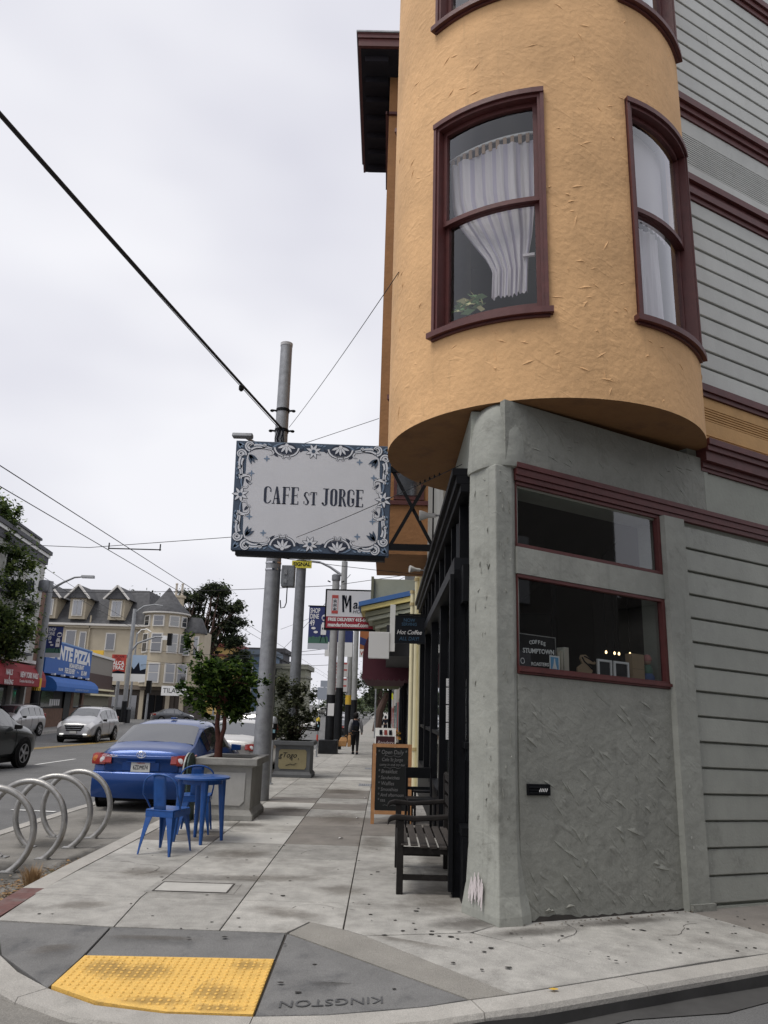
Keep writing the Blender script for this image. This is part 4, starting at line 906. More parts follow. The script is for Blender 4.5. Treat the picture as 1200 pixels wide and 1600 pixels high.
def leaf(cx, cz, ang_, l, w_, m, o_=.0, mir=True):
    c, s_ = math.cos(ang_), math.sin(ang_); pts = []
    for k in range(10):
        t = k / 9; pts.append((t * l, math.sin(math.pi * t ** .8) * w_ / 2))
    for k in range(8, 0, -1):
        t = k / 9; pts.append((t * l, -math.sin(math.pi * t ** .8) * w_ / 2))
    oput(m, [(cx + o_ * c + x * c - z * s_, cz + o_ * s_ + x * s_ + z * c) for x, z in pts], mir)
def strip(pts, w0, w1, m, mir=True):
    n = len(pts); A = []; B = []
    for k, p in enumerate(pts):
        q = pts[min(k + 1, n - 1)]; r_ = pts[max(k - 1, 0)]; dx, dz = q[0] - r_[0], q[1] - r_[1]; l = math.hypot(dx, dz) or 1; w_ = (w0 + (w1 - w0) * k / (n - 1)) / 2
        A.append((p[0] - dz / l * w_, p[1] + dx / l * w_)); B.append((p[0] + dz / l * w_, p[1] - dx / l * w_))
    for k in range(n - 1): oput(m, [A[k], A[k + 1], B[k + 1], B[k]], mir)
def spiral(cx, cz, r, a0, turns, sgn_=1, n=18): return [(cx + math.cos(a0 + sgn_ * turns * 6.283 * k / n) * r * (1 - .8 * k / n), cz + math.sin(a0 + sgn_ * turns * 6.283 * k / n) * r * (1 - .8 * k / n)) for k in range(n + 1)]
def bez(p0, p1, p2, p3, n=12):
    r_ = []
    for k in range(n + 1):
        t = k / n; u = 1 - t; r_.append(tuple(u ** 3 * a + 3 * u * u * t * b + 3 * u * t * t * c + t ** 3 * d for a, b, c, d in zip(p0, p1, p2, p3)))
    return r_
def flower(cx, cz, rr, n, mir):
    for k in range(n):
        leaf(cx, cz, 6.283 * k / n + .39, rr * 1.08, rr * .50, navy, 0, mir); leaf(cx, cz, 6.283 * k / n + .39, rr * .92, rr * .32, lightb, rr * .08, mir)
    oput(slate, [(cx + math.cos(k * .785) * rr * .26, cz + math.sin(k * .785) * rr * .26) for k in range(8)], mir)
# corner scrolls (mirrored to all four corners)
for w_, m in ((.115, navy), (.082, lightb), (.014, slate)):
    strip(bez((.24, .13), (.36, .05), (.44, .10), (.60, .13)) , w_, w_ * .5, m); strip(spiral(.24, .085, .075, 1.5, 1.15, 1), w_ * .8, w_ * .4, m)
    strip(bez((.11, .30), (.05, .42), (.14, .50), (.10, .66)), w_, w_ * .5, m); strip(spiral(.09, .235, .07, .3, 1.1, -1), w_ * .8, w_ * .4, m)
for k in range(3): leaf(.045, .045, .35 + k * .45, .11, .045, mid)
for a in (.55, .95, 1.35): leaf(.23, .24, a, .17, .055, slate); leaf(.23, .24, a, .17, .055, navy)
strip(bez((.62, .10), (.70, .02), (.78, .02), (.84, .04)), .03, .012, mid); strip(bez((.055, .66), (.03, .56), (.03, .46), (.05, .40)), .03, .012, mid)
# oval palmettes on top and bottom
for w_, m in ((.055, navy), (.028, lightb)):
    strip(bez((.64, .10), (.66, .21), (.74, .24), (.84, .25)), w_, w_ * .6, m); strip(bez((1.04, .10), (1.02, .21), (.94, .24), (.84, .25)), w_, w_ * .6, m)
    strip(spiral(.80, .265, .03, -1.5, 1, -1, 10), w_ * .5, w_ * .3, m); strip(spiral(.88, .265, .03, -1.6, 1, 1, 10), w_ * .5, w_ * .3, m)
LAY[navy] = .0095; oput(navy, [(.84 + math.cos(k * .3927) * .165, .12 + math.sin(k * .3927) * .10) for k in range(16)]); LAY[navy] = .005
LAY[slate] = .012
orn2 = G()
for k in range(5):
    a = .42 + k * .575
    for fx_ in (0, 1):
        for fz in (0, 1):
            c, s_ = math.cos(a), math.sin(a); P = [(t * .14 + .02, math.sin(3.1416 * t) * .021) for t in (0, .25, .5, .75, 1)] + [(t * .14 + .02, -math.sin(3.1416 * t) * .021) for t in (.75, .5, .25)]
            orn2.poly([sp((SW - x) if fx_ else x, (SH - z) if fz else z, .014) for x, z in [(.84 + p * c - q_ * s_, .05 + p * s_ + q_ * c) for p, q_ in P]])
for fx_ in (0, 1):
    for fz in (0, 1): orn2.poly([sp((SW - x) if fx_ else x, (SH - z) if fz else z, .0145) for x, z in [(.84 + math.cos(k * .785) * .03, .055 + math.sin(k * .785) * .03) for k in range(8)]])
# side leaves and scrolls
for w_, m in ((.05, navy), (.026, lightb)):
    strip(bez((.13, .62), (.28, .56), (.30, .66), (.24, .72)), w_, w_ * .5, m); strip(spiral(.262, .715, .03, 0, 1, 1, 10), w_ * .5, w_ * .3, m); strip(bez((.07, .60), (.14, .58), (.2, .60), (.22, .56)), w_, w_ * .4, m)
    strip(bez((.12, .66), (.10, .76), (.16, .80), (.13, .86)), w_ * 1.2, w_ * .4, mid if m is lightb else m)
for cx, cz in ((SW / 2, .145), (SW / 2, SH - .145)): flower(cx, cz, .13, 8, False)
for cx, cz in ((.115, SH / 2), (SW - .115, SH / 2)): flower(cx, cz, .135, 7, False)
for w_, m in ((.05, navy), (.028, lightb)):
    strip(spiral(.47, .075, .045, 2.6, 1.0, -1, 12), w_ * .7, w_ * .35, m); strip(spiral(.075, .46, .045, -1.2, 1.0, 1, 12), w_ * .7, w_ * .35, m); strip(bez((.60, .155), (.66, .2), (.62, .24), (.56, .23)), w_ * .8, w_ * .3, m); strip(bez((.13, .80), (.2, .83), (.24, .80), (.23, .76)), w_ * .8, w_ * .3, m)
for k in range(4): leaf(.30 + k * .075, .035, .25 + k * .1, .075, .028, mid); leaf(.035, .36 + k * .075, 1.3 - k * .1, .075, .028, mid)
for k in range(3): leaf(1.08 + k * .05, .035, .5 - k * .2, .07, .025, mid)
leaf(.19, .66, .9, .13, .045, navy); leaf(.62, .19, .7, .12, .045, navy); leaf(1.06, .17, -.9, .1, .04, navy)
for cx, cz in ((.52, .30), (.28, .56)):
    for k in range(4): leaf(cx, cz, k * 1.5708, .055, .026, mid)
for m, nm in ((navy, 'ornament_outline'), (mid, 'ornament_leaf'), (lightb, 'ornament_scroll'), (slate, 'ornament_detail')): orn[m].build(nm, m, sgn, world=True)['kind'] = 'stuff'
orn2.build('ornament_petal', lightb, sgn, world=True)['kind'] = 'stuff'
# hand built condensed display letters: heavy left stems, hairline right parts, small slab feet
def letter(ch, x, z, w_, h):
    g = G(); T, t = w_ * .36, w_ * .11; sf = h * .045
    def r(x0, x1, z0, z1): g.poly([sp(x + x0, z + z0, .006), sp(x + x1, z + z0, .006), sp(x + x1, z + z1, .006), sp(x + x0, z + z1, .006)])
    def arc(cx, cz, rx, rz, a0, a1, ta, tb, n=14):
        for k in range(n):
            b0, b1 = R(a0 + (a1 - a0) * k / n), R(a0 + (a1 - a0) * (k + 1) / n); f = lambda b: ta + (tb - ta) * (0.5 - 0.5 * math.cos(2 * b)) if False else (ta * abs(math.cos(b)) + tb * abs(math.sin(b)))
            q = []
            for b, inn in ((b0, 0), (b1, 0), (b1, 1), (b0, 1)):
                d = f(b) * inn; q.append((cx + math.cos(b) * (rx - d), cz + math.sin(b) * (rz - d)))
            g.poly([sp(x + a, z + b, .006) for a, b in q])
    serif = lambda cx, cz, ww: r(cx - ww / 2, cx + ww / 2, cz, cz + sf)
    if ch in 'CGO':
        arc(w_ / 2, h - w_ / 2, w_ / 2, w_ / 2, 90, 180, T, t * .9); arc(w_ / 2, w_ / 2, w_ / 2, w_ / 2, 180, 270, T, t * .9); r(0, T, w_ / 2, h - w_ / 2)
        rt = T if ch == 'O' else t
        arc(w_ / 2, h - w_ / 2, w_ / 2, w_ / 2, 0, 90, rt, t * .9); arc(w_ / 2, w_ / 2, w_ / 2, w_ / 2, 270, 360, rt, t * .9)
        if ch == 'O': r(w_ - T, w_, w_ / 2, h - w_ / 2)
        else: r(w_ - t * 1.6, w_, h - w_ * .75, h - w_ / 2)
        if ch == 'G': r(w_ - T, w_, w_ / 2, h * .48); r(w_ * .5, w_, h * .45, h * .48)
    if ch in 'FE':
        r(w_ * .1, w_ * .1 + T, 0, h); serif(w_ * .25, 0, w_ * .6); r(0, w_, h - sf, h); r(w_ * .4, w_ * .85, h * .5, h * .5 + sf); r(w_ - t, w_, h - h * .2, h - sf); r(w_ * .8, w_ * .85, h * .4, h * .62)
        if ch == 'E': r(0, w_, 0, sf); r(w_ - t, w_, sf, h * .2)
    if ch == 'A':
        g.poly([sp(x + a, z + b, .006) for a, b in ((w_ * .56, 0), (w_ * .95, 0), (w_ * .60, h), (w_ * .38, h))]); g.poly([sp(x + a, z + b, .0062) for a, b in ((w_ * .08, 0), (w_ * .18, 0), (w_ * .50, h), (w_ * .40, h))]); r(w_ * .2, w_ * .7, h * .28, h * .28 + sf); serif(w_ * .12, 0, w_ * .36); serif(w_ * .76, 0, w_ * .5)
    if ch == 'T': r(w_ * .33, w_ * .33 + T, 0, h); serif(w_ * .5, 0, w_ * .66); r(0, w_, h - sf, h); r(0, t, h * .78, h); r(w_ - t, w_, h * .78, h)
    if ch == 'J': r(w_ * .45, w_ * .45 + T, w_ * .4, h); r(w_ * .15, w_, h - sf, h); arc(w_ * .41, w_ * .4, w_ * .4, w_ * .4, 180, 360, t * 2.4, t); arc(w_ * .12, w_ * .36, w_ * .13, w_ * .13, 0, 360, w_ * .13, w_ * .13)
    if ch == 'R':
        r(w_ * .06, w_ * .06 + T, 0, h); serif(w_ * .22, 0, w_ * .5); r(0, w_ * .5, h - sf, h); r(w_ * .3, w_ * .5, h * .48, h * .48 + sf); arc(w_ * .5, h * .75, w_ * .42, h * .25, -90, 90, T * .8, sf); g.poly([sp(x + a, z + b, .006) for a, b in ((w_ * .45, h * .48), (w_ * .72, h * .48), (w_ * 1.08, 0), (w_ * .78, 0))])
    if ch == 'S':
        arc(w_ / 2, h * .74, w_ / 2, h * .26, 60, 200, T * .9, t); arc(w_ / 2, h * .26, w_ / 2, h * .26, -120, 20, T * .9, t)
        g.poly([sp(x + a, z + b, .006) for a, b in ((.02 * w_, h * .70), (.34 * w_, h * .72), (.98 * w_, h * .30), (.68 * w_, h * .26))]); r(w_ - t * 1.2, w_, h * .72, h * .92); r(0, t * 1.2, h * .08, h * .28)
    return g
lx = .50
for ch, w_, h in (('C', .13, .29), ('A', .15, .29), ('F', .13, .29), ('E', .135, .29), (' ', .05, 0), ('S', .095, .22), ('T', .115, .22), (' ', .045, 0), ('J', .125, .29), ('O', .125, .29), ('R', .13, .29), ('G', .125, .29), ('E', .135, .29)):
    if ch != ' ': letter(ch, lx, .79, w_ * .94, h).build('letter', navy, sgn, world=True)
    lx += w_ * .94 + .019
# sign bracket
br = thing('sign_bracket', (.72, 12.05, 4.8), 'black iron bracket with crossed bars holding the hanging cafe sign', 'bracket')
for z in (4.12, 5.42): G().box(-.03, .76, 12.02, 12.09, z - .05, z + .05).build('arm', iron, br, world=True)
for a, b in (((.02, 4.16), (.68, 5.40)), ((.02, 5.40), (.68, 4.16))): g = G(); g.bar((a[0], 12.03 + (.02 if a[1] > 5 else 0), a[1]), (b[0], 12.03 + (.02 if a[1] > 5 else 0), b[1]), .02, .055); g.build('brace', iron, br, world=True)
G().box(.68, .745, 12.0, 12.1, 4.05, 5.5).build('wall_plate', iron, br, world=True)
# spot lamps
def spot(p, d, label):
    t = thing('spot_lamp', p, label, 'lamp'); G().box(-.06, .06, -.05, .05, -.06, .06).build('junction_box', galv, t)
    g = G(); d = V(d).normalized(); g.tube([d * .05, d * .16], .012, 6); g.build('stem', galv, t)
    g = G(); b = d * .14; g.tube([b, b + d * .08, b + d * .10, b + d * .17, b + d * .20], [.028, .03, .034, .062, .064], 14); g.build('lamp_head', pm('lamp_white', (.6, .6, .58), .3), t, smooth=40); return t
spot((.70, 9.25, 3.95), (-1, .15, .02), 'silver spot lamp on the wall beside the sign bracket')
spot((.70, 13.75, 4.05), (-1, -.25, .05), 'white round spot lamp under the brown bay')
# small "hot coffee" board
hc = thing('coffee_board', (.38, 13.5, 2.75), 'square black board offering hot coffee, hung from the storefront', 'sign')
G().box(.13, .66, 13.5, 13.53, 2.72, 3.2).build('board', pm('board_black', (.008, .01, .014), .5), hc, world=True); G().box(.18, .76, 13.49, 13.54, 3.205, 3.235).build('hanger', iron, hc, world=True)
bl2 = pm('board_blue', (.04, .10, .17), .7)
for s_, z, sz, m, sh in (('NOW', 3.12, .085, bl2, 0), ('SERVING', 3.05, .075, bl2, 0), ('Hot Coffee', 2.91, .105, white_print, .3), ('ALL DAY!', 2.80, .09, bl2, .2)): text(s_, sz, m, 'lettering', hc, V((.38, 13.496, z)), (1, 0, 0), (0, 0, 1), bold=.001, shear=sh, xs=.9)

# ------------------------------------------------------------------ bench, chairs, table, A-frames
wood = pm('weathered_bench_wood', (.046, .040, .036), .8, spec=.25, var=.4, vs_=9, bump=.4, bs=25, streak=(1, .12, 1), rand=.25)
wood_d = pm('dark_bench_wood', (.016, .014, .013), .75, var=.3, vs_=8, bump=.3, bs=25)
bn = thing('park_bench', (.4, 8.1, 0), 'worn dark slatted wooden bench against the cafe front', 'bench')
for k in range(6):
    x = .175 + k * .088
    g = G(); g.box(x, x + .068, 7.48, 8.78, .40 + (.012 if k < 2 else 0) - k * .004, .425 - k * .004); g.build('seat_slat', wood, bn, world=True, bevel=.006)
for x in (.14, .65):
    for y in (7.5, 8.7): G().box(x, x + .06, y, y + .06, 0, .62 if x < .3 else .95).build('leg', wood_d, bn, world=True, bevel=.005)
for y in (7.49, 8.69):
    g = G(); g.ring([[(x, y, z - .022), (x, y + .075, z - .022), (x, y + .075, z + .022), (x, y, z + .022)] for x, z in ((.05, .595), (.07, .63), (.13, .648), (.3, .635), (.45, .645), (.66, .665))]); g.build('armrest', wood_d, bn, world=True, bevel=.012)
    G().box(.2, .62, y + .015, y + .05, .34, .395).build('seat_rail', wood_d, bn, world=True); G().box(.2, .62, y + .015, y + .05, .12, .165).build('stretcher', wood_d, bn, world=True)
G().box(.145, .18, 7.56, 8.7, .33, .395).build('front_rail', wood_d, bn, world=True)
for z in (.58, .70, .82, .93): G().box(.66, .685, 7.5, 8.75, z - .035, z + .035).build('back_slat', wood_d, bn, world=True)
# dark bistro chairs behind the bench
def dark_chair(loc, rz, label):
    t = thing('dark_chair', loc, label, 'chair', 'dark chairs by the cafe front', rz=rz)
    G().prism([(-.19, -.19, .44), (.19, -.19, .44), (.19, .19, .44), (-.19, .19, .44)], (0, 0, .03)).build('seat', iron, t, bevel=.01)
    for x in (-.17, .17):
        g = G(); g.tube([(x, .17, .0), (x, .17, .44)], .016, 8); g.build('leg', iron, t); g = G(); g.tube([(x, -.2, 0), (x, -.18, .45), (x, -.23, .86)], .016, 8); g.build('leg', iron, t)
    G().box(-.18, .18, -.235, -.205, .70, .84).build('backrest', iron, t, bevel=.008); G().box(-.16, .16, -.215, -.195, .55, .59).build('back_rail', iron, t); G().box(-.16, .16, .15, .17, .2, .23).build('stretcher', iron, t)
    return t
dark_chair((.50, 10.9, 0), R(185), 'black metal chair between the bench and the chalkboard, seat to the street')
dark_chair((.62, 12.0, 0), R(95), 'second black chair from the bench, farther along the cafe front')

oak = pm('a_frame_oak', (.33, .16, .06), .6, var=.2, vs_=10, bump=.15, bs=30); slate_b = pm('chalkboard', (.009, .010, .010), .8, var=.25, vs_=3); chalk = pm('chalk', (.13, .13, .13), .95, var=.3, vs_=40)
af = thing('chalkboard_sign', (.13, 12.0, 0), 'wooden framed chalkboard sandwich sign standing on the sidewalk', 'sandwich board')
def aboard(sx_, y_bot, y_top, z0, z1, x0, x1, front=True):
    def P(x, z, d=0): t = (z) / z1; return V((x, y_bot + (y_top - y_bot) * t - d, z))
    return P
PA = aboard(1, 11.8, 12.05, 0, 1.1, -.16, .42)
AX0, AX1 = -.17, .42
for x in (AX0, AX1 - .055):
    g = G(); g.hexa([PA(x, 0, 0), PA(x + .05, 0, 0), PA(x + .05, 0, -.02), PA(x, 0, -.02), PA(x, 1.1, 0), PA(x + .05, 1.1, 0), PA(x + .05, 1.1, -.02), PA(x, 1.1, -.02)]); g.build('frame_stile', oak, af, world=True)
for z in (.13, 1.05):
    g = G(); a, b = AX0 + .052, AX1 - .057; g.hexa([PA(a, z, 0), PA(b, z, 0), PA(b, z, -.02), PA(a, z, -.02), PA(a, z + .05, 0), PA(b, z + .05, 0), PA(b, z + .05, -.02), PA(a, z + .05, -.02)]); g.build('frame_rail', oak, af, world=True)
g = G(); a, b = AX0 + .052, AX1 - .057; g.poly([PA(a, .182, -.006), PA(b, .182, -.006), PA(b, 1.048, -.006), PA(a, 1.048, -.006)]); g.build('board', slate_b, af, world=True)
g = G()
for x in (AX0 + .01, AX1 - .05): g.bar((x, 12.4, 0), (x, 12.07, 1.08), .04, .02)
g.box(AX0 + .04, AX1 - .07, 12.38, 12.395, .14, .9); g.build('rear_leg', pm('a_frame_red', (.13, .04, .025), .7), af, world=True)
up = V((0, .22, 1)).normalized()
for i, (s_, z, sz) in enumerate((('* Open Daily *', .98, .085), ('Cafe St Jorge', .875, .07), ('come in and try our', .805, .055), ('* Breakfast', .71, .075), ('* Sandwiches', .625, .07), ('* Waffles', .545, .075), ('* Smoothies', .465, .07), ('* And afternoon', .39, .068), ('* tea', .32, .068))):
    al = 'CENTER' if i < 3 else 'LEFT'; text(s_, sz, chalk, 'chalk_writing', af, PA(.125 if i < 3 else -.08, z, -.003), (1, 0, 0), up, ext=.0008, align=al, shear=.15, xs=.85)
g = G()
for z in (.925, .765, .25):
    g.tube([PA(.0 + k * .025, z + .008 * math.sin(k * 1.3), -.003) for k in range(11)], .003, 4)
g.build('chalk_flourish', chalk, af, world=True)

def tolix(loc, rz, label):
    t = thing('blue_metal_chair', loc, label, 'chair', 'blue metal chairs on the sidewalk', rz=rz)
    g = G(); g.prism([(x, y, .445) for x, y in ((-.17, -.19), (.17, -.19), (.185, .15), (.16, .185), (-.16, .185), (-.185, .15))], (0, 0, .018)); g.build('seat', blue_metal, t, bevel=.008)
    g = G()
    for s_ in (-1, 1):
        for (x0, y0, x1, y1) in ((.155, -.17, .20, -.235), (.155, .16, .20, .225)):
            x0 *= s_; x1 *= s_
            gl_ = G(); cx = 1 if x0 > 0 else -1; cy_ = 1 if y0 > 0 else -1
            rs = []
            for k in range(6):
                f = k / 5; z = .45 * (1 - f); x, y = x0 + (x1 - x0) * f ** .8, y0 + (y1 - y0) * f ** .8; w_ = .075 * (1 - f) ** 1.3 + .017
                rs.append([V((x, y, z)), V((x - cx * w_, y + cy_ * .004, z)), V((x - cx * w_, y - cy_ * .006, z)), V((x - cx * .010, y - cy_ * .010, z)), V((x - cx * .006, y - cy_ * w_, z)), V((x + cx * .004, y - cy_ * w_, z))])
            gl_.ring(rs); gl_.build('leg', blue_metal, t, smooth=30)
    for a in ((-.17, .17, -.188, -.18), (-.17, .17, .174, .182)): G().box(a[0], a[1], a[2], a[3], .385, .445).build('apron', blue_metal, t)
    for x in (-.178, .17): G().box(x, x + .008, -.17, .17, .385, .445).build('apron', blue_metal, t)
    pts = []
    for k in range(15):
        a = math.pi * k / 14; pts.append((-math.cos(a) * .215, -.20 - math.sin(a) * .055, .62 + math.sin(a) ** .6 * .215))
    g = G(); g.tube([(-.185, -.06, .45), (-.205, -.13, .55)] + pts + [(.205, -.13, .55), (.185, -.06, .45)], .0105, 8); g.build('back_hoop', blue_metal, t, smooth=60)
    g = G(); g.grid(lambda x, z: (x * (1 + .12 * (z - .45)), -.185 - (z - .45) * .18 + x * x * .8, z), [-.075, -.04, 0, .04, .075], span(.45, .835, 6)); g.build('backrest', blue_metal, t, smooth=60).modifiers.new('solid', 'SOLIDIFY').thickness = .006
    return t
tolix((-2.40, 9.17, 0), R(-16), 'blue metal chair nearer the camera, its back towards us')
tolix((-2.42, 10.62, 0), R(8), 'blue metal chair half hidden behind the blue round table')
tb = thing('blue_bistro_table', (-2.22, 9.95, 0), 'round blue metal bistro table between the two blue chairs', 'table')
G().lathe([(.02, .715), (.325, .715), (.335, .72), (.335, .738), (.325, .744), (.0, .744)], (0, 0, 0), 40).build('tabletop', blue_metal, tb, smooth=40)
for a in (20, 110, 200, 290):
    c, s_ = math.cos(R(a)), math.sin(R(a)); g = G(); g.tube([(c * .24, s_ * .24, .715), (c * .26, s_ * .26, .35), (c * .285, s_ * .285, .0)], [.05, .033, .019], 10); g.build('leg', blue_metal, tb, smooth=50)
g = G(); g.lathe([(.22, .66), (.25, .66), (.25, .714), (.22, .714), (.22, .66)], (0, 0, 0), 28); g.build('apron', blue_metal, tb, smooth=40)
# ------------------------------------------------------------------ bike racks
rk = [(-4.06, 8.50, 'nearest'), (-4.02, 9.27, 'second nearest'), (-4.01, 9.97, 'third nearest'), (-4.01, 10.70, 'farthest')]
for k, (x, y, wd) in enumerate(rk):
    z = st(x, y) + .004; t = thing('bike_rack', (x, y, z), 'round grey steel bike rack hoop, %s of the four' % wd, 'bike rack', 'hoop bike racks in a row', rz=R((6, -4, 3, -2)[k]))
    r_, ch = .445, .24; cz = math.sqrt(r_ * r_ - ch * ch); a0 = math.asin(ch / r_)
    pts = [(math.sin(a0 + (2 * math.pi - 2 * a0) * i / 40) * r_ * -1, 0, cz - math.cos(a0 + (2 * math.pi - 2 * a0) * i / 40) * r_) for i in range(41)]
    g = G(); g.tube(pts, .034, 12); g.build('hoop', steel, t, smooth=60)
    for s_ in (-1, 1): G().box(s_ * .24 - .075, s_ * .24 + .075, -.05, .05, 0, .012).build('base_plate', steel, t)

# ------------------------------------------------------------------ planters and their plants
def planter(t, w_, dp, h, m, m2, panel):
    hw, hd = w_ / 2, dp / 2
    g = G(); g.ring([[(-a * s[0], b * s[1], z) for s in ((1, -1), (-1, -1), (-1, 1), (1, 1))] for a, b, z in ((hw, hd, 0), (hw, hd, .07), (hw - .035, hd - .035, .12), (hw - .05, hd - .05, .14), (hw - .05, hd - .05, h - .13), (hw - .02, hd - .02, h - .10))]); g.build('body', m, t, bevel=.008)
    g = G(); W_, D_ = hw + .03, hd + .03
    for b in ((-W_, W_, -D_, -D_ + .12), (-W_, W_, D_ - .12, D_), (-W_, -W_ + .12, -D_ + .12, D_ - .12), (W_ - .12, W_, -D_ + .12, D_ - .12)): g.box(*b, h - .1, h)
    g.build('rim', m, t, bevel=.01)
    G().box(-W_ + .1, W_ - .1, -D_ + .1, D_ - .1, h - .09, h - .05).build('soil', pm('soil', (.03, .022, .016), .95), t)
    g = G(); pw, ph0, ph1 = hw - .14, .20, h - .20
    if panel == 'oct': g.prism([(x, -hd + .05, z) for x, z in ((-pw, ph0 + .06), (-pw + .06, ph0), (pw - .06, ph0), (pw, ph0 + .06), (pw, ph1), (-pw, ph1))], (0, -.012, 0))
    else: g.prism([(x, -hd + .05, z) for x, z in ((-pw, ph0 + .05), (-pw + .04, ph0), (pw - .04, ph0), (pw, ph0 + .05), (pw, ph1 - .05), (pw - .04, ph1), (-pw + .04, ph1), (-pw, ph1 - .05))], (0, -.012, 0))
    return g.build('panel', m2, t)
p1 = thing('concrete_planter', (-2.28, 12.25, 0), 'large pale concrete planter box holding the small tree behind the blue table', 'planter')
planter(p1, .84, 1.1, .85, conc_planter, planter_panel, 'oct')
p2 = thing('grey_planter', (-2.24, 20.2, gr(0, 20)), 'dark grey planter box with a scribbled tan panel and a bushy shrub', 'planter')
pp = planter(p2, .96, 1.0, .86, pm('planter_grey_paint', (.10, .105, .11), .8, var=.15), pm('planter_tan_panel', (.25, .215, .12), .8, var=.12), 'r')
text('gTogo', .17, ink, 'scribble', p2, V((-.12, -.466, .52)), (1, .0, 0), (0, 0, 1), world=False, shear=.3)
g = G(); g.tube([(-.16, -.466, .28), (-.05, -.466, .32), (.02, -.466, .30), (.1, -.466, .34)], .007, 4); g.tube([(-.02, -.466, .40), (-.01, -.466, .44)], .007, 4); g.tube([(.14, -.466, .42), (.15, -.466, .46)], .007, 4); g.build('scribble', ink, p2)

def leaves(g, clumps, n, ls, q, flat=.6, nm=3, up=.3):
    """leaf faces spread through clumps (centre, radii)"""
    tot = sum(max(r)**2 for c, r in clumps)
    for c, r in clumps:
        for k in range(int(n * max(r)**2 / tot)):
            d = V((q.gauss(0, 1), q.gauss(0, 1), q.gauss(0, 1))).normalized() * min(1.6, abs(q.gauss(0, .62)))
            p = V(c) + V((d.x * r[0], d.y * r[1], d.z * r[2])); l = ls * q.uniform(.6, 1.3)
            l *= q.choice((.7, 1, 1, 1.3)); a = V((q.gauss(0, 1), q.gauss(0, 1), q.gauss(0, flat))).normalized(); b = a.cross(V((q.gauss(0, .5), q.gauss(0, .5), 1))).normalized()
            g.mi = q.choices(range(nm), (5, 3, 2)[:nm])[0]
            g.add([p - a * l * .5, p + b * l * .28, p + a * l * .5 + V((0, 0, -l * .08)), p - b * l * .28], [(0, 1, 2), (0, 2, 3)])
def branchy(g, base, ends, r0, q):
    for e in ends:
        b = V(base); e = V(e); m = b.lerp(e, .5) + V((q.uniform(-1, 1), q.uniform(-1, 1), q.uniform(-.3, .6))) * (e - b).length * .12
        g.tube([b, m, e], [r0, r0 * .6, r0 * .25], 6)
def blob_clumps(c, r, n, cr_, q, shell=.75):
    out_ = []
    for k in range(n):
        d = V((q.gauss(0, 1), q.gauss(0, 1), q.gauss(0, 1))).normalized() * (shell + (1 - shell) * q.random()) * q.choice((1, 1, 1, .55))
        s_ = q.uniform(.5, 1.5); out_.append((V(c) + V((d.x * r[0], d.y * r[1], d.z * r[2])), (cr_[0] * s_, cr_[1] * s_, cr_[2] * s_)))
    return out_
lf_g = [leafm('leaf_dark', (.02, .04, .012)), leafm('leaf_mid', (.05, .09, .02)), leafm('leaf_bright', (.10, .15, .03))]
q = random.Random(21)
tr = thing('planter_tree', (-2.52, 12.25, .8), 'small round green tree with a twin reddish trunk growing from the pale planter', 'tree')
g = G(); g.tube([(0, 0, -.05), (-.01, 0, .25)], [.065, .055], 10); g.tube([(-.01, 0, .22), (-.06, 0, .5), (-.05, .05, .95)], [.045, .036, .028], 8); g.tube([(0, 0, .22), (.055, 0, .45), (.05, -.04, .9)], [.04, .034, .026], 8)
cl = blob_clumps((.0, 0, 1.06), (.62, .55, .48), 72, (.16, .16, .12), q, .55) + [((-.62, 0, 1.75), (.09, .1, .2)), ((-.42, 0, 1.55), (.1, .1, .14)), ((.66, -.1, 1.15), (.10, .1, .12)), ((-.55, 0, .85), (.13, .1, .1)), ((-.66, -.1, 1.05), (.12, .12, .1)), ((-.25, .1, .62), (.12, .1, .08))]
branchy(g, (-.05, .05, .9), [c for c, r in cl[:14]], .02, q); branchy(g, (.05, -.04, .85), [c for c, r in cl[14:26]], .018, q)
for e in ((-.62, 0, 1.8), (-.42, 0, 1.65), (.6, -.1, 1.2)): g.tube([(-.1, 0, 1.2), V(e) * .6 + V((0, 0, .4)), e], [.014, .009, .004], 5)
g.build('trunk', pm('red_bark', (.10, .035, .025), .85, var=.3, vs_=14, bump=.4, bs=40), tr, smooth=60)
g = G(); leaves(g, cl, 9500, .085, q); g.build('crown', lf_g, tr)
lf_s = [leafm('shrub_dark', (.026, .031, .018)), leafm('shrub_mid', (.055, .062, .036)), leafm('shrub_pale', (.13, .135, .09))]
sh = thing('planter_shrub', (-2.3, 20.2, .72), 'dense dark grey green shrub growing from the grey planter', 'shrub')
g = G(); cl = blob_clumps((-.05, 0, .62), (.52, .45, .55), 34, (.2, .2, .2), q) + blob_clumps((-.1, 0, 1.25), (.42, .35, .35), 18, (.15, .15, .2), q) + [((.42, 0, 1.15), (.1, .1, .25)), ((.5, 0, .75), (.12, .1, .2))]
branchy(g, (0, 0, 0), [c for c, r in cl[:20]], .025, q); g.build('stem', bark, sh, smooth=60)
g = G(); leaves(g, cl, 8000, .08, q); g.build('foliage', lf_s, sh)

# folded board with a rounded top between the car and the planter
ab = thing('round_top_board', (-2.79, 11.55, 0), 'narrow round topped board standing edge on beside the pale planter', 'sandwich board')
for sx_, nm in ((-1, 'front_panel'), (1, 'rear_panel')):
    pts = [(.0, y, z) for y, z in [(-.3, 0), (.3, 0), (.3, .72)] + [(math.cos(a) * .3, .72 + math.sin(a) * .2) for a in (.4, .8, 1.2, 1.57, 1.94, 2.34, 2.74)] + [(-.3, .72)]]
    g = G(); g.prism([(x + sx_ * (.06 - z * .045), y * .8, z) for x, y, z in pts], (.02, 0, 0)); g.build(nm, pm('board_grey_white', (.4, .42, .4), .6, var=.2) if sx_ < 0 else pm('board_green', (.03, .06, .05), .6), ab)
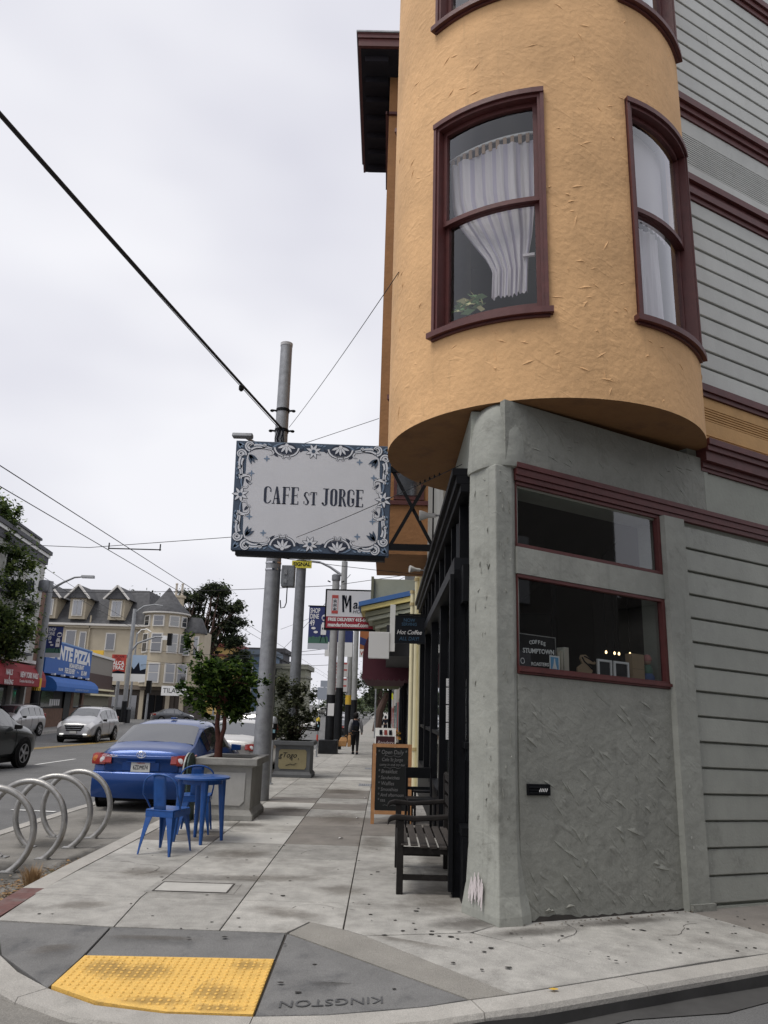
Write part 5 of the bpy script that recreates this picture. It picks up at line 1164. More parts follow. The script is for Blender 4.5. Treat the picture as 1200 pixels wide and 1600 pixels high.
# ------------------------------------------------------------------ poles, meters, signs along the kerb
black_pole = pm('black_pole_base', (.015, .016, .018), .5, var=.3, vs_=5)
def pole(name, base, h, r0, r1, m, label, lean=0.0, parts=True, group=None):
    t = thing(name, base, label, 'pole', group); g = G(); g.tube([(lean * k / 6, 0, h * k / 6) for k in range(7)], [r0 + (r1 - r0) * k / 6 for k in range(7)], 20); g.build('shaft', m, t, smooth=60); return t
P1 = pole('utility_pole', (-2.18, 14.4, -.016), 8.82, .165, .118, galv, 'tall galvanised steel pole beside the pale planter, cut off flat at the top', -.04)
G().lathe([(.125, 8.76), (.128, 8.82), (.03, 8.84)], (-.04, 0, 0), 20).build('cap', pm('pole_cap', (.5, .5, .5), .5), P1, smooth=40)
def clamp(par, z, r_, m=iron):
    g = G(); g.lathe([(r_, z - .03), (r_ + .012, z - .03), (r_ + .012, z + .03), (r_, z + .03), (r_, z - .03)], (-.03, 0, 0), 20)
    for s_ in (-1, 1): g.bar((-.03 + s_ * r_, 0, z), (-.03 + s_ * (r_ + .09), 0, z + .01), .03, .03); g.lathe([(.03, -.02), (.045, 0), (.03, .02)], (-.03 + s_ * (r_ + .09), 0, z), 8)
    g.build('clamp', m, par, smooth=40)
clamp(P1, 7.35, .125); clamp(P1, 6.92, .128)
for z in (4.25, 4.12, 1.72): g = G(); g.lathe([(.1445, z - .014), (.151, z - .014), (.151, z + .014), (.1445, z + .014), (.1445, z - .014)], (-.02, 0, 0), 20); g.build('band', chrome, P1) if z > 2 else g.xf(Matrix.Identity(4)).build('band', galv, P1)
g = G(); g.box(.16, .40, -.12, .1, 3.80, 4.20); g.box(.14, .16, -.03, .03, 3.85, 4.15); g.build('junction_box', galv_dark, P1, bevel=.012)
g = G(); g.box(.21, .27, -.135, -.12, 4.02, 4.12); g.box(.21, .27, -.135, -.12, 3.86, 3.93); g.build('latch', galv, P1)
g = G(); g.tube([(.27, -.02, 3.8), (.27, -.02, 3.5), (.24, 0, 3.42), (.17, 0, 3.4), (.15, 0, 3.55)], .011, 6); g.build('cable_loop', ink, P1)
q = random.Random(9)
g = G()
for k in range(5): g.tube([(-.08 + k * .03, -.13, 6.92), (-.12 + k * .04 + q.uniform(-.05, .05), -.17, 6.7), (-.05 + k * .03, -.15, 6.45), (-.02 + k * .03, -.135, 6.2)], .012, 5)
g.build('cable_bundle', ink, P1)
for r_ in (5.76,):
    g = G(); g.tube([(-.1, 0, 6.2), (-.4, -.5, 6.45), (-.6, -.9, 6.48)], .03, 8); g.build('lamp_arm', galv, P1)
    g = G(); g.ring([[(x, -.9 - s_, z) for s_, z in ((.09, 6.44), (.06, 6.52), (-.06, 6.52), (-.09, 6.44))] for x in (-.80, -.42)]); g.build('lamp_head', galv_dark, P1, bevel=.02)
P2 = pole('signal_pole', (-2.42, 20.9, gr(0, 21)), 5.62, .15, .135, galv_dark, 'plain steel pole behind the shrub with a small yellow plate on top')
G().box(-.24, .30, -.17, -.15, 5.37, 5.57).build('plate', pm('sign_yellow', (.62, .55, .05), .6), P2); text('SIGNAL', .14, ink, 'lettering', P2, (.03, -.173, 5.47), (1, 0, 0), (0, 0, 1), world=False, bold=.004)
def two_tone(base, h, r0, r1, zb, label, top=True):
    t = thing('street_pole', base, label, 'pole', 'painted poles along the kerb'); f = zb / h; rm = r0 + (r1 - r0) * f
    g = G(); g.tube([(0, 0, 0), (0, 0, zb)], [r0, rm], 16); g.build('black_base', black_pole, t, smooth=60); g = G(); g.tube([(0, 0, zb), (0, 0, h)], [rm, r1], 16); g.build('shaft', pm('pole_grey', (.33, .335, .33), .65, var=.15, vs_=4), t, smooth=60); return t
P3 = two_tone((-2.28, 33.0, gr(0, 33)), 7.2, .19, .155, 2.35, 'grey pole with a black foot block and a banner, nearest of the far kerb poles')
G().box(-.40, .36, -.5, .45, -.05, .55).build('plinth', black_pole, P3, bevel=.03); G().box(-.10, .16, -.205, -.195, 1.5, 2.0).build('sticker', white_print, P3); G().lathe([(.16, 7.15), (.19, 7.18), (.19, 7.4), (.12, 7.45)], (0, 0, 0), 16).build('cap', galv_dark, P3, smooth=40)
for s_ in (-1, 1): g = G(); g.bar((s_ * .24, 0, 7.1), (s_ * .36, 0, 7.15), .05, .05); g.build('bolt', iron, P3)
P4 = two_tone((-2.2, 37.5, gr(0, 37)), 8.9, .19, .145, 2.8, 'grey street light pole with a long curved arm, behind the bannered pole')
g = G(); g.tube([(-.1, 0, 8.2), (-.7, 0, 8.6), (-1.25, 0, 8.85), (-1.75, 0, 8.9)], [.07, .06, .05, .04], 8); g.build('lamp_arm', galv, P4, smooth=60); g = G(); g.ring([[(x, y, z) for y, z in ((-.1, 8.84), (-.08, 8.94), (.08, 8.94), (.1, 8.84))] for x in (-2.3, -1.7)]); g.build('lamp_head', galv_dark, P4)
clamp(P4, 7.4, .16)
def banner(par, x0, x1, z0, z1, m, y=0): 
    G().box(x0, x1, y - .012, y + .012, z0, z1).build('banner', m, par); G().box(min(x0, x1) - .05, max(x0, x1) + .05, y - .02, y + .02, z1, z1 + .05).build('banner_arm', iron, par)
navyb = pm('banner_navy', (.018, .03, .13), .7); greenb = pm('banner_green', (.05, .14, .10), .7); redb = pm('banner_red', (.42, .05, .035), .7); skyb = pm('banner_sky', (.32, .42, .55), .7)
def shop_banner(par, x0, x1, z0, z1, y):
    banner(par, x0, x1, z0, z1, navyb, y); w_ = x1 - x0; h = z1 - z0; f = y - .014
    G().box(x0, x1, f - .002, f, z0, z0 + h * .14).build('banner_foot', pm('banner_pale', (.5, .53, .58), .7), par)
    for i, s_ in enumerate(('SHOP', 'DINE', '49')): text(s_, h * (.16, .16, .2)[i], white_print, 'banner_lettering', par, (x0 + w_ * .05, f - .001, z1 - h * (.1, .235, .39)[i]), (1, 0, 0), (0, 0, 1), world=False, align='LEFT', xs=.58, bold=.006)
    g = G(); g.lathe([(w_ * .17, 0), (w_ * .17, .004)], (0, 0, 0), 16, 'Y'); g.xf(Matrix.Translation((x1 - w_ * .2, f, z1 - h * .26))); g.build('banner_badge', white_print, par); g = G(); g.box(x1 - w_ * .33, x1 - w_ * .07, f - .008, f - .005, z1 - h * .30, z1 - h * .23); g.build('banner_badge_bar', navyb, par)
    g = G(); g.box(x0, x1, f - .003, f, z0 + h * .14, z0 + h * .24)
    for k in range(6): g.lathe([(w_ * .11, 0), (w_ * .07, .003)], (0, 0, 0), 10, 'Y') if False else g.poly([(x0 + w_ * (.1 + k * .16) + math.cos(a) * w_ * .1, f - .003, z0 + h * .24 + math.sin(a) * h * (.05 + .02 * (k % 2))) for a in (0, .8, 1.57, 2.35, 3.14)])
    g.build('banner_trees', greenb, par)
    g = G(); g.box(x0 + w_ * .62, x0 + w_ * .88, f - .006, f - .003, z0 + h * .34, z0 + h * .58); g.box(x0 + w_ * .66, x0 + w_ * .84, f - .006, f - .003, z0 + h * .58, z0 + h * .63)
    for k in range(2): g.poly([(x0 + w_ * (.25 + k * .12) + math.cos(a) * w_ * .11, f - .005, z0 + h * (.49 - k * .09) + math.sin(a) * h * .03) for a in span(0, 5.6, 9)])
    g.build('banner_tower', white_print, par); g = G(); g.box(x0 + w_ * .67, x0 + w_ * .72, f - .008, f - .0065, z0 + h * .46, z0 + h * .51); g.box(x0 + w_ * .75, x0 + w_ * .83, f - .008, f - .0065, z0 + h * .46, z0 + h * .51)
    g.bar((x0 + w_ * .68, f - .007, z0 + h * .34), (x0 + w_ * .6, f - .007, z0 + h * .16), .03, .003, up=(0, 1, 0)); g.bar((x0 + w_ * .82, f - .007, z0 + h * .34), (x0 + w_ * .9, f - .007, z0 + h * .16), .03, .003, up=(0, 1, 0)); g.build('banner_tower_windows', ink, par)
shop_banner(P3, -1.08, -.22, 4.2, 6.0, -.1)
P5 = two_tone((-2.25, 48.0, gr(-1.85, 48)), 6.6, .2, .16, 2.2, 'thin grey pole with red parking plates and a yellow band, beyond the light pole')
G().lathe([(.185, 2.205), (.19, 2.21), (.19, 2.75), (.185, 2.76)], (0, 0, 0), 14).build('yellow_band', pm('band_yellow', (.65, .42, .04), .6), P5)
for z0, z1 in ((2.95, 3.75), (3.8, 4.7)):
    G().box(-1.05, -.08, -.22, -.2, z0, z1).build('parking_plate', pm('plate_white', (.6, .58, .57), .6), P5)
    g = G()
    for k in range(4): g.box(-1.0, -.14 - (k % 2) * .2, -.224, -.221, z1 - .12 - k * .19, z1 - .03 - k * .19)
    g.build('plate_print', pm('plate_red', (.5, .09, .08), .7), P5)
# banner of the views on the next pole
P6 = two_tone((-1.75, 44.0, gr(-1.3, 44)), 7.4, .17, .13, 2.4, 'slim grey pole carrying a white and navy views banner')
for x0, x1 in ((-1.75, -.2), (.2, 1.0)):
    G().box(x0, x1, -.03, 0, 5.55 if x0 < 0 else 5.2, 6.3).build('banner', navyb if x0 < 0 else pm('banner_rust', (.35, .12, .04), .7), P6); G().box(x0, x1, -.036, -.006, 4.75, 5.55 if x0 < 0 else 5.2).build('banner_foot', white_print, P6)
text('VIEWS', .3, pm('ink_red', (.4, .06, .05), .7), 'banner_lettering', P6, (.6, -.04, 4.95), (1, 0, 0), (0, 0, 1), world=False, xs=.8, bold=.01)
g = G(); g.poly([(.2, -.041, 5.5), (1.0, -.041, 5.2), (.6, -.041, 5.75), (.2, -.041, 5.9)]); g.build('banner_hill', navyb, P6)
sn = thing('street_name_sign', (-.75, 60.0, gr(-.7, 60)), 'green street name blade on a slim post beneath the awnings', 'sign'); g = G(); g.tube([(0, 0, 0), (0, 0, 4.6)], .06, 8); g.build('post', galv, sn); G().box(-.4, 1.3, -.08, -.05, 4.15, 4.7).build('blade', pm('street_sign_green', (.01, .17, .12), .5), sn); text('Cortland', .38, white_print, 'lettering', sn, (.45, -.082, 4.42), (1, 0, 0), (0, 0, 1), world=False)
yw = thing('warning_sign', (1.0, 95.0, gr(0, 95)), 'small yellow green warning diamond far down the sidewalk', 'sign'); g = G(); g.tube([(0, 0, 0), (0, 0, 4)], .06, 6); g.build('post', galv, yw); g = G(); g.prism([(-.55, 0, 4), (0, 0, 3.4), (.55, 0, 4), (0, 0, 4.6)], (0, .03, 0)); g.build('plate', pm('lime_yellow', (.6, .65, .03), .5), yw)

def meter(loc, yellow, label):
    t = thing('parking_meter', loc, label, 'parking meter', 'parking meters along the kerb')
    g = G(); g.tube([(0, 0, 0), (0, 0, .95)], .03, 10); g.build('post', galv, t, smooth=60); g = G(); g.lathe([(.07, 0), (.07, .02), (.04, .03)], (0, 0, 0), 10); g.build('foot', galv, t)
    g = G(); g.ring([[V((math.cos(k * .5236) * a, math.sin(k * .5236) * b, z)) for k in range(12)] for a, b, z in ((.04, .04, .93), (.075, .06, 1.0), (.085, .065, 1.2), (.08, .062, 1.28))]); g.build('housing', blk_plastic, t, smooth=50)
    g = G(); g.ring([[V((math.cos(k * .5236) * a, math.sin(k * .5236) * b, z)) for k in range(12)] for a, b, z in ((.085, .065, 1.281), (.085, .065, 1.33), (.06, .05, 1.40), (.02, .02, 1.43))]); g.build('dome', pm('meter_yellow', (.6, .45, .04), .5) if yellow else galv, t, smooth=50)
    G().box(-.04, .0, -.075, -.062, 1.19, 1.26).build('screen', white_print, t); G().box(.0, .05, -.075, -.062, 1.08, 1.15).build('sticker', pm('meter_sticker', (.2, .35, .4), .6), t)
    if yellow: g = G(); g.lathe([(.033, .55), (.036, .55), (.036, .8), (.033, .8)], (0, 0, 0), 10); g.build('red_band', pm('meter_red', (.5, .06, .04), .6), t)
    return t
meter((-2.47, 17.7, gr(0, 17.7)), False, 'grey topped parking meter between the big steel pole and the grey planter')
meter((-2.52, 30.0, gr(0, 30)), True, 'yellow topped parking meter beyond the grey planter')
# flat folding traffic board far along
fb = thing('street_board', (-9.2, 118.0, st(-9, 118)), 'pale square street board on two legs far down the road', 'sign')
for x in (-.7, .7): G().box(x - .06, x + .06, -.05, .05, 0, 5.2).build('leg', galv, fb)
G().box(-1.0, 1.0, -.1, -.05, 3.4, 5.2).build('panel', pm('board_pale_blue', (.3, .33, .38), .7), fb); G().box(-.6, .6, -.1, -.05, 5.25, 6.2).build('top_panel', MATS['board_pale_blue'], fb)

# ------------------------------------------------------------------ neighbouring shop fronts along the right sidewalk
nb = thing('cornice_building', (.75, 17.1, 0), 'cream and olive shop building with a blue and yellow stepped cornice', 'building')
olive = pm('olive_trim', (.17, .17, .11), .7, var=.12); blue_trim = pm('blue_trim', (.03, .10, .27), .6, var=.1); yell_trim = pm('yellow_trim', (.60, .50, .19), .65, var=.08); palegreen = pm('pale_green_trim', (.37, .38, .29), .7, var=.1)
def nbx(name, m, x0, x1, y0, y1, z0, z1): g = G(); g.box(x0, x1, y0, y1, z0, z1); return g.build(name, m, nb, world=True)
nbx('wall', pm('shop_dark_wall', (.06, .06, .055), .8), .78, 9, 17.02, 27, -1, 9.5); nbx('pilaster', white_paint, .66, .95, 19.6, 20.4, -.2, 3.3); nbx('pilaster', cream, .70, .95, 17.2, 17.7, -.2, 4.6)
nbx('roll_shutter', pm('shutter_grey', (.22, .22, .215), .6, var=.1), .74, .8, 20.4, 26, -.3, 2.6)
for k, (x, m, z) in enumerate(((-.86, blue_trim, 4.50), (-.78, yell_trim, 4.36), (-.66, olive, 4.20), (-.57, palegreen, 4.09), (-.44, olive, 3.98), (-.36, palegreen, 3.88), (-.22, olive, 3.76))):
    y0, y1, y2 = 19.6 + k * .05, 22.4 + k * .05, 27 - k * .05; h = (.13 if k < 3 else .10) - .003
    g = G(); g.hexa([(.8, y0, z), (.8, y2, z), (x, y2, z), (x, y1, z), (.8, y0, z + h), (.8, y2, z + h), (x, y2, z + h), (x, y1, z + h)]); g.build('cornice_step', m, nb, world=True)
nbx('upper_panel', palegreen, -.42, .8, 22.0, 26, 4.65, 5.25); nbx('panel_edge', olive, -.5, -.425, 21.9, 26.1, 4.64, 5.3); nbx('fascia_board', pm('fascia_dark', (.03, .03, .033), .6), -.02, .8, 20.3, 26, 2.95, 3.75)
for x, y in ((.66, 17.35), (.60, 18.6)):
    dpp = thing('drain_pipe', (x, y, 0), 'cream drain pipe running down between the cafe and the next shop, %s' % ('nearer of two' if y < 18 else 'farther of two'), 'pipe', 'cream drain pipes'); top = 4.75 if y < 18 else 4.4
    g = G(); g.tube([(0, 0, -.1), (0, 0, top)], .06, 12); g.build('pipe', cream, dpp, smooth=60)
    for z in ((.75, top - .3) if y < 18 else (top - .05, top - .35)): G().lathe([(.061, z), (.075, z), (.075, z + .07), (.061, z + .07)], (0, 0, 0), 12).build('collar', pm('collar_tan', (.45, .36, .18), .6), dpp)
wb = thing('blank_sign_box', (-.1, 20.0, 2.9), 'blank white sign box hung from a white post below the blue cornice', 'sign')
G().box(-.47, .06, 19.95, 20.15, 2.86, 3.53).build('box', pm('blank_white', (.66, .66, .65), .5), wb, world=True, bevel=.01); G().box(.062, .20, 19.98, 20.12, 3.05, 4.25).build('post', white_paint, wb, world=True)
mh = thing('restaurant_sign', (-1.0, 24.0, 4.0), 'white and red restaurant sign with brush lettering projecting over the sidewalk', 'sign')
MX0, MX1, MZ0, MZ1 = -1.92, .7, 4.0, 5.17
G().box(MX0 - .05, MX1, 24.0, 24.25, MZ0 - .05, MZ1 + .05).build('frame', iron, mh, world=True); G().box(MX0, MX1 - .05, 23.985, 23.998, MZ0 + .36, MZ1).build('face', pm('sign_face_white', (.66, .66, .68), .5), mh, world=True); G().box(MX0, MX1 - .05, 23.985, 23.998, MZ0, MZ0 + .357).build('red_band', pm('sign_red', (.30, .012, .03), .5), mh, world=True)
text('FREE DELIVERY 415-642-', .135, white_print, 'lettering', mh, V((MX0 + .06, 23.98, 4.265)), (1, 0, 0), (0, 0, 1), align='LEFT', bold=.006, xs=.92); text('mandarinhousesf.com', .16, white_print, 'lettering', mh, V((MX0 + .06, 23.98, 4.10)), (1, 0, 0), (0, 0, 1), align='LEFT', bold=.006, xs=.9)
text('andarin', .40, ink, 'brush_lettering', mh, V((MX0 + .82, 23.98, 4.74)), (1, -.0, .03), (0, 0, 1), align='LEFT', bold=.006, shear=.15, xs=.9); g = G()
for (xa, za), (xb, zb), w_ in (((.50, 5.03), (.53, 4.50), .06), ((.53, 5.03), (.63, 4.68), .05), ((.63, 4.68), (.72, 5.03), .04), ((.73, 5.03), (.75, 4.50), .065), ((.60, 5.02), (.61, 4.62), .03)): g.bar((MX0 + xa, 23.979, za), (MX0 + xb, 23.979, zb), .003, w_, up=(1, 0, 0))
g.build('brush_stroke', ink, mh, world=True);  text('HOUSE', .16, ink, 'brush_lettering', mh, V((MX0 + .82, 23.98, 4.52)), (1, 0, .02), (0, 0, 1), align='LEFT', shear=.2)
sealr = pm('seal_red', (.45, .07, .06), .7); g = G()
for a in ((.16, .36, 4.93, 5.03), (.16, .36, 4.45, 4.54), (.16, .175, 4.54, 4.93), (.345, .36, 4.54, 4.93)): g.box(MX0 + a[0], MX0 + a[1], 23.978, 23.984, a[2], a[3])
g.build('seal', sealr, mh, world=True); g = G()
for k in range(3):
    z = 4.86 - k * .125
    for a in ((.20, .32, z, z + .012), (.25, .265, z - .06, z + .035), (.21, .31, z - .04, z - .028)): g.box(MX0 + a[0], MX0 + a[1], 23.978, 23.984, a[2], a[3])
    g.bar((MX0 + .26, 23.98, z - .03), (MX0 + .21, 23.98, z - .065), .012, .005, up=(0, 1, 0)); g.bar((MX0 + .26, 23.98, z - .03), (MX0 + .32, 23.98, z - .065), .012, .005, up=(0, 1, 0))
g.build('seal_characters', ink, mh, world=True)
nb2 = thing('awning_shop', (.75, 27.2, 0), 'dark restaurant front under the maroon awning', 'building')
g = G(); g.box(.85, 9, 27.02, 40, -1, 9); g.build('wall', MATS['shop_dark_wall'], nb2, world=True)
for y in (28.0, 31.0, 34.0, 37.0): g = G(); g.box(.78, .849, y, y + 2.4, .4, 2.4); g.build('shop_pane', car_glass, nb2, world=True); g = G(); g.box(.70, .849, y + 2.45, y + 2.7, -.4, 2.6); g.build('post', black_paint, nb2, world=True)
mar = pm('awning_maroon', (.075, .014, .025), .8, var=.1)
aw = thing('maroon_awning', (.0, 29.0, 3.2), 'rounded maroon awning with a scalloped valance over the restaurant', 'awning')
g = G()
prof = [(-.80, 2.58)] + [(-.80 + .68 * (1 - math.cos(a)), 3.35 + .95 * math.sin(a)) for a in (0, .3, .6, .9, 1.2, 1.5)] + [(.84, 4.32), (.84, 2.62)]
g.ring([[(x, y, z) for x, z in prof] for y in (26.2, 35)]); g.build('canopy', mar, aw, world=True)
g = G(); n = 9
for k in range(n):
    x0 = -.82 + k * .18; g.poly([(x0, 26.17, 2.66)] + [(x0 + .09 - math.cos(a) * .09, 26.17, 2.60 - math.sin(a) * .07) for a in span(0, 3.14, 6)] + [(x0 + .18, 26.17, 2.66)])
for k in range(50): y = 26.2 + k * .176; g.poly([(-.815, y, 2.66), (-.815, y + .03, 2.58), (-.815, y + .088, 2.55), (-.815, y + .146, 2.58), (-.815, y + .176, 2.66)])
g.build('valance', mar, aw, world=True)
ga = thing('green_awning', (.2, 42.0, 3.0), 'olive green awning beyond the maroon one', 'awning'); g = G(); g.ring([[(x, y, z) for x, z in ((-.72, 2.85), (-.72, 3.1), (.8, 4.2), (.8, 2.85))] for y in (40.2, 50)]); g.build('canopy', pm('awning_green', (.09, .11, .025), .8), ga, world=True)
for k, (y0, y1, h, c) in enumerate(((40.1, 52, 8, (.1, .09, .08)), (52.1, 66, 7, (.25, .22, .18)), (66.1, 84, 8, (.3, .3, .28)), (84.1, 104, 7, (.35, .3, .25)), (104.1, 130, 9, (.28, .3, .3)))):
    b = thing('shop_building', (.85, y0, gr(0, y0)), ['dark shop building with glass front under the green awning', 'tan shop building with a red shop window, beyond the green awning', 'grey shop building, third beyond the green awning', 'ochre shop building, fourth beyond the green awning', 'pale last shop building of the right hand row'][k], 'building')
    m = pm('shopwall_%d' % k, c, .8, var=.1); g = G(); g.box(.9, 10, y0, y1, -2.5, h); g.build('wall', m, b, world=True); z = gr(0, (y0 + y1) / 2)
    for j in range(3):
        w_ = (y1 - y0) / 3.2; ya = y0 + .3 + j * w_; g = G(); g.box(.84, .899, ya, ya + w_ * .8, z + .5, z + 2.6); g.build('shop_window', [car_glass, pm('window_red', (.3, .03, .03), .4), pm('window_teal', (.04, .12, .13), .3)][(j + k) % 3], b, world=True)
    for j in range(3): g = G(); ya = y0 + 1 + j * (y1 - y0) / 3.2; g.box(.86, .899, ya, ya + 1.6, z + 4.2, z + 6); g.build('window', car_glass, b, world=True)
pst = thing('awning_post', (.25, 44.0, gr(0, 44)), 'black post holding up the dark awning edge', 'post'); g = G(); g.tube([(0, 0, 0), (0, 0, 3.0)], .09, 8); g.build('shaft', black_paint, pst)
# menu board with flowers behind it
mb = thing('menu_board', (.02, 18.5, gr(0, 18.5)), 'white and maroon lunch menu sandwich board behind the chalkboard', 'sandwich board')
for s_, nm in ((-1, 'front_panel'), (1, 'rear_panel')): g = G(); g.hexa([(x, s_ * .3 + dy, 0) if z == 0 else (x, s_ * .04 + dy, z) for z in (0, 1.24) for x, dy in ((-.24, 0), (.24, 0), (.24, .02), (-.24, .02))]); g.build(nm, white_paint, mb)
g = G(); g.hexa([(x, -.3 + .21 * z - d, z) for z in (.45, 1.06) for x, d in ((-.215, .006), (.215, .006), (.215, 0), (-.215, 0))]); g.build('menu_panel', pm('menu_maroon', (.035, .012, .016), .5), mb)
text('Rendezvous'[:7], .11, pm('menu_pink', (.4, .33, .33), .6), 'lettering', mb, (0, -.115, .92), (1, 0, 0), (0, .21, 1), world=False, shear=.3); text('LUNCH SPECIALS', .062, white_print, 'lettering', mb, (0, -.17, .655), (1, 0, 0), (0, .21, 1), world=False, bold=.002)
for k in range(3): g = G(); g.lathe([(.055, 0), (.055, .006)], (0, 0, 0), 14, 'Y'); g.xf(Matrix.Translation((-.13 + k * .13, -.205, .54))); g.build('dish_print', white_print, mb); g = G(); g.lathe([(.04, 0), (.04, .006)], (0, 0, 0), 12, 'Y'); g.xf(Matrix.Translation((-.13 + k * .13, -.2085, .54))); g.build('dish_food', pm('dish_brown', (.2, .09, .04), .7), mb)
for k in range(3): G().box(-.14 + k * .11, -.07 + k * .11, -.085, -.08, 1.09, 1.2).build('card', [ink, pm('card_red', (.3, .05, .04), .6), ink][k], mb)
fp = thing('flower_pot', (.18, 22.5, gr(0, 22)), 'pot of orange flowers behind the lunch menu board', 'plant'); G().lathe([(.16, 0), (.22, .75), (.24, .8)], (0, 0, 0), 12).build('pot', iron, fp, smooth=50)
g = G(); q = random.Random(4); leaves(g, blob_clumps((0, 0, 1.02), (.3, .3, .14), 14, (.1, .1, .08), q), 420, .07, q); g.build('flowers', [pm('petal_orange', (.55, .22, .03), .7), pm('petal_yellow', (.6, .38, .05), .7), lf_g[1]], fp)

# ------------------------------------------------------------------ overhead wires
wire_m = pm('wire_black', (.03, .03, .032), .6)
def wire(p, q_, r_, sag, label, n=14, name='overhead_wire'):
    p, q_ = V(p), V(q_); g = G(); g.tube([p.lerp(q_, k / n) - V((0, 0, sag * 4 * (k / n) * (1 - k / n))) for k in range(n + 1)], r_, 5); o = g.build(name, wire_m, smooth=80); return tag(o, label, 'wire')
wire((-2.2, 14.3, 6.93), (-5.4, -.6, 7.42), .024, .06, 'thick black cable running from the tall steel pole over the street', 20, 'overhead_cable')
wire((-2.22, 14.2, 6.87), (-5.3, -.6, 7.3), .007, .06, 'thin wire slung just below the thick black cable', 20)
g = G(); g.lathe([(.02, -.06), (.045, -.03), (.045, .03), (.02, .06)], (-2.62, 12.25, 6.88), 8); tag(g.build('cable_clamp', iron), 'small dark clamp on the thick black cable near the pole', 'clamp')
wire((-2.05, 14.3, 6.95), (.02, 7.56, 6.28), .005, .05, 'thin wire from the steel pole up to the ochre bay')
wire((-2.1, 14.35, 6.5), (-.27, 13.9, 7.03), .006, .0, 'thin wire from the steel pole to the square brown bay')
wire((-1.49, 11.97, 4.22), (.73, 7.65, 4.10), .005, .03, 'thin guy wire crossing the face of the cafe sign')
g = G(); d_ = V((.73 + 1.49, 7.65 - 11.97, -.12)); a_ = V((-1.49, 11.97, 4.22))
for k in range(5): p_ = a_ + d_ * (.82 + k * .022); g.lathe([(.004, -.02), (.012, 0), (.004, .02)], p_, 6)
tag(g.build('wire_turnbuckle', iron), 'rusty turnbuckle on the guy wire under the ochre bay', 'turnbuckle')
wire((-2.0, 12.08, 3.93), (.70, 13.8, 3.98), .005, .02, 'thin guy wire below the cafe sign')
for x, lb in ((-7.52, 'right'), (-8.24, 'left')): wire((x, -6, 6.0), (x - .3, 150, 5.6), .011, .0, 'trolley wire above the street, %s one of the pair' % lb, 12)
wire((-27, 22.3, 6.45), (-8.9, 22.3, 6.0), .010, .05, 'span wire carrying the trolley wires, left half'); wire((-8.9, 22.3, 6.0), (.8, 22.3, 7.0), .010, .0, 'span wire carrying the trolley wires, right half')
g = G(); g.bar((-8.3, 22.25, 5.98), (-6.75, 22.25, 5.98), .03, .03)
for x in (-8.3, -6.78): g.bar((x, 22.25, 5.95), (x, 22.25, 6.15), .03, .03)
tag(g.build('wire_spreader', iron), 'black spreader bar between the trolley wires', 'spreader')
wire((-26, 50, 8.4), (-2.1, 33, 6.75), .014, .2, 'span wire in front of the turreted house'); wire((-2.0, 33, 6.8), (.9, 33, 7.3), .012, .0, 'short span wire from the bannered pole to the shops')
wire((-23, 50, 10.2), (-28, 90, 9.8), .016, .2, 'service wire from the grey corniced building'); wire((-22.9, 50, 9.5), (-27.5, 88, 9.2), .016, .2, 'lower service wire from the grey corniced building')
wire((-27, 80, 5.2), (-2.2, 60, 6.4), .02, .3, 'far span wire crossing near the signal mast'); wire((-8, 60, 5.9), (-1.9, 37.5, 8.0), .014, .1, 'slack wire running to the street light pole'); wire((-8, 58, 7.2), (.9, 40, 8.4), .012, .1, 'thin wire high between the poles down the street')
wire((-30, 94, 7.9), (-4, 70, 6.4), .02, .5, 'dark wire in front of the turret, upper'); wire((-30, 94, 6.6), (-4, 70, 5.4), .02, .5, 'dark wire in front of the turret, lower')

# ------------------------------------------------------------------ left side of the street
LB = Fr(V((-22.15, 45, 0)), (-.139, .99, 0), 0.0)       # d>0 is towards the street (+X side)
fw = tag(G().grid(lambda a, d: LB.p(a, -.28, d), [-30, -10, 0, 10, 20, 30], [-1, 1.9]).build('left_sidewalk', pm('left_concrete', (.30, .29, .27), .85, var=.12)), 'far sidewalk along the left hand shops', kind='structure')
g = G(); LB.box(g, -30, 28, -.6, -.27, 1.9, 2.1); tag(g.build('left_kerb', curb_m), 'far kerb along the left hand shops', kind='structure')
def lb(par, name, m, *a, **k):
    g = G(); LB.box(g, *a); return g.build(name, m, par, world=True, **k)
gb = thing('grey_corniced_building', tuple(LB.p(0, -.3)), 'pale grey three storey building with a dark cornice behind the street tree', 'building')
pgrey = pm('pale_grey_wall', (.42, .42, .39), .8, var=.06); dk = pm('dark_cornice', (.06, .06, .07), .7)
lb(gb, 'wall', pgrey, -20, 5.6, 2.6, 10.6, -12, 0); lb(gb, 'parapet', pgrey, -20, 5.4, 11.2, 11.9, -12, -.5); lb(gb, 'cap', dk, -20, 5.5, 11.903, 12.05, -12, -.4)
lb(gb, 'cornice', dk, -20, 5.7, 10.95, 11.19, -12, .32); lb(gb, 'cornice', white_paint, -20, 5.65, 10.75, 10.947, -12, .22); lb(gb, 'cornice', dk, -20, 5.62, 10.3, 10.747, .003, .12)
lb(gb, 'shop_front', pm('shop_front_dark', (.035, .033, .032), .6), -20, 5.6, -.3, 2.6, -12, -.3); lb(gb, 'lintel', white_paint, -20, 5.6, 3.75, 3.95, .003, .5)
for a in (-14, -10, -6, -2.0, 2.0):
    for z in (4.4, 7.6):
        w_ = lb(gb, 'window', white_paint, a - .1, a + 2.3, z, z + 2.2, .003, .07); lb(w_, 'pane', car_glass, a + .02, a + 1.05, z + .12, z + 2.08, .072, .085); lb(w_, 'pane', car_glass, a + 1.15, a + 2.18, z + .12, z + 2.08, .072, .085); lb(w_, 'sill', dk, a - .3, a + 2.5, z - .15, z - .003, .003, .25)
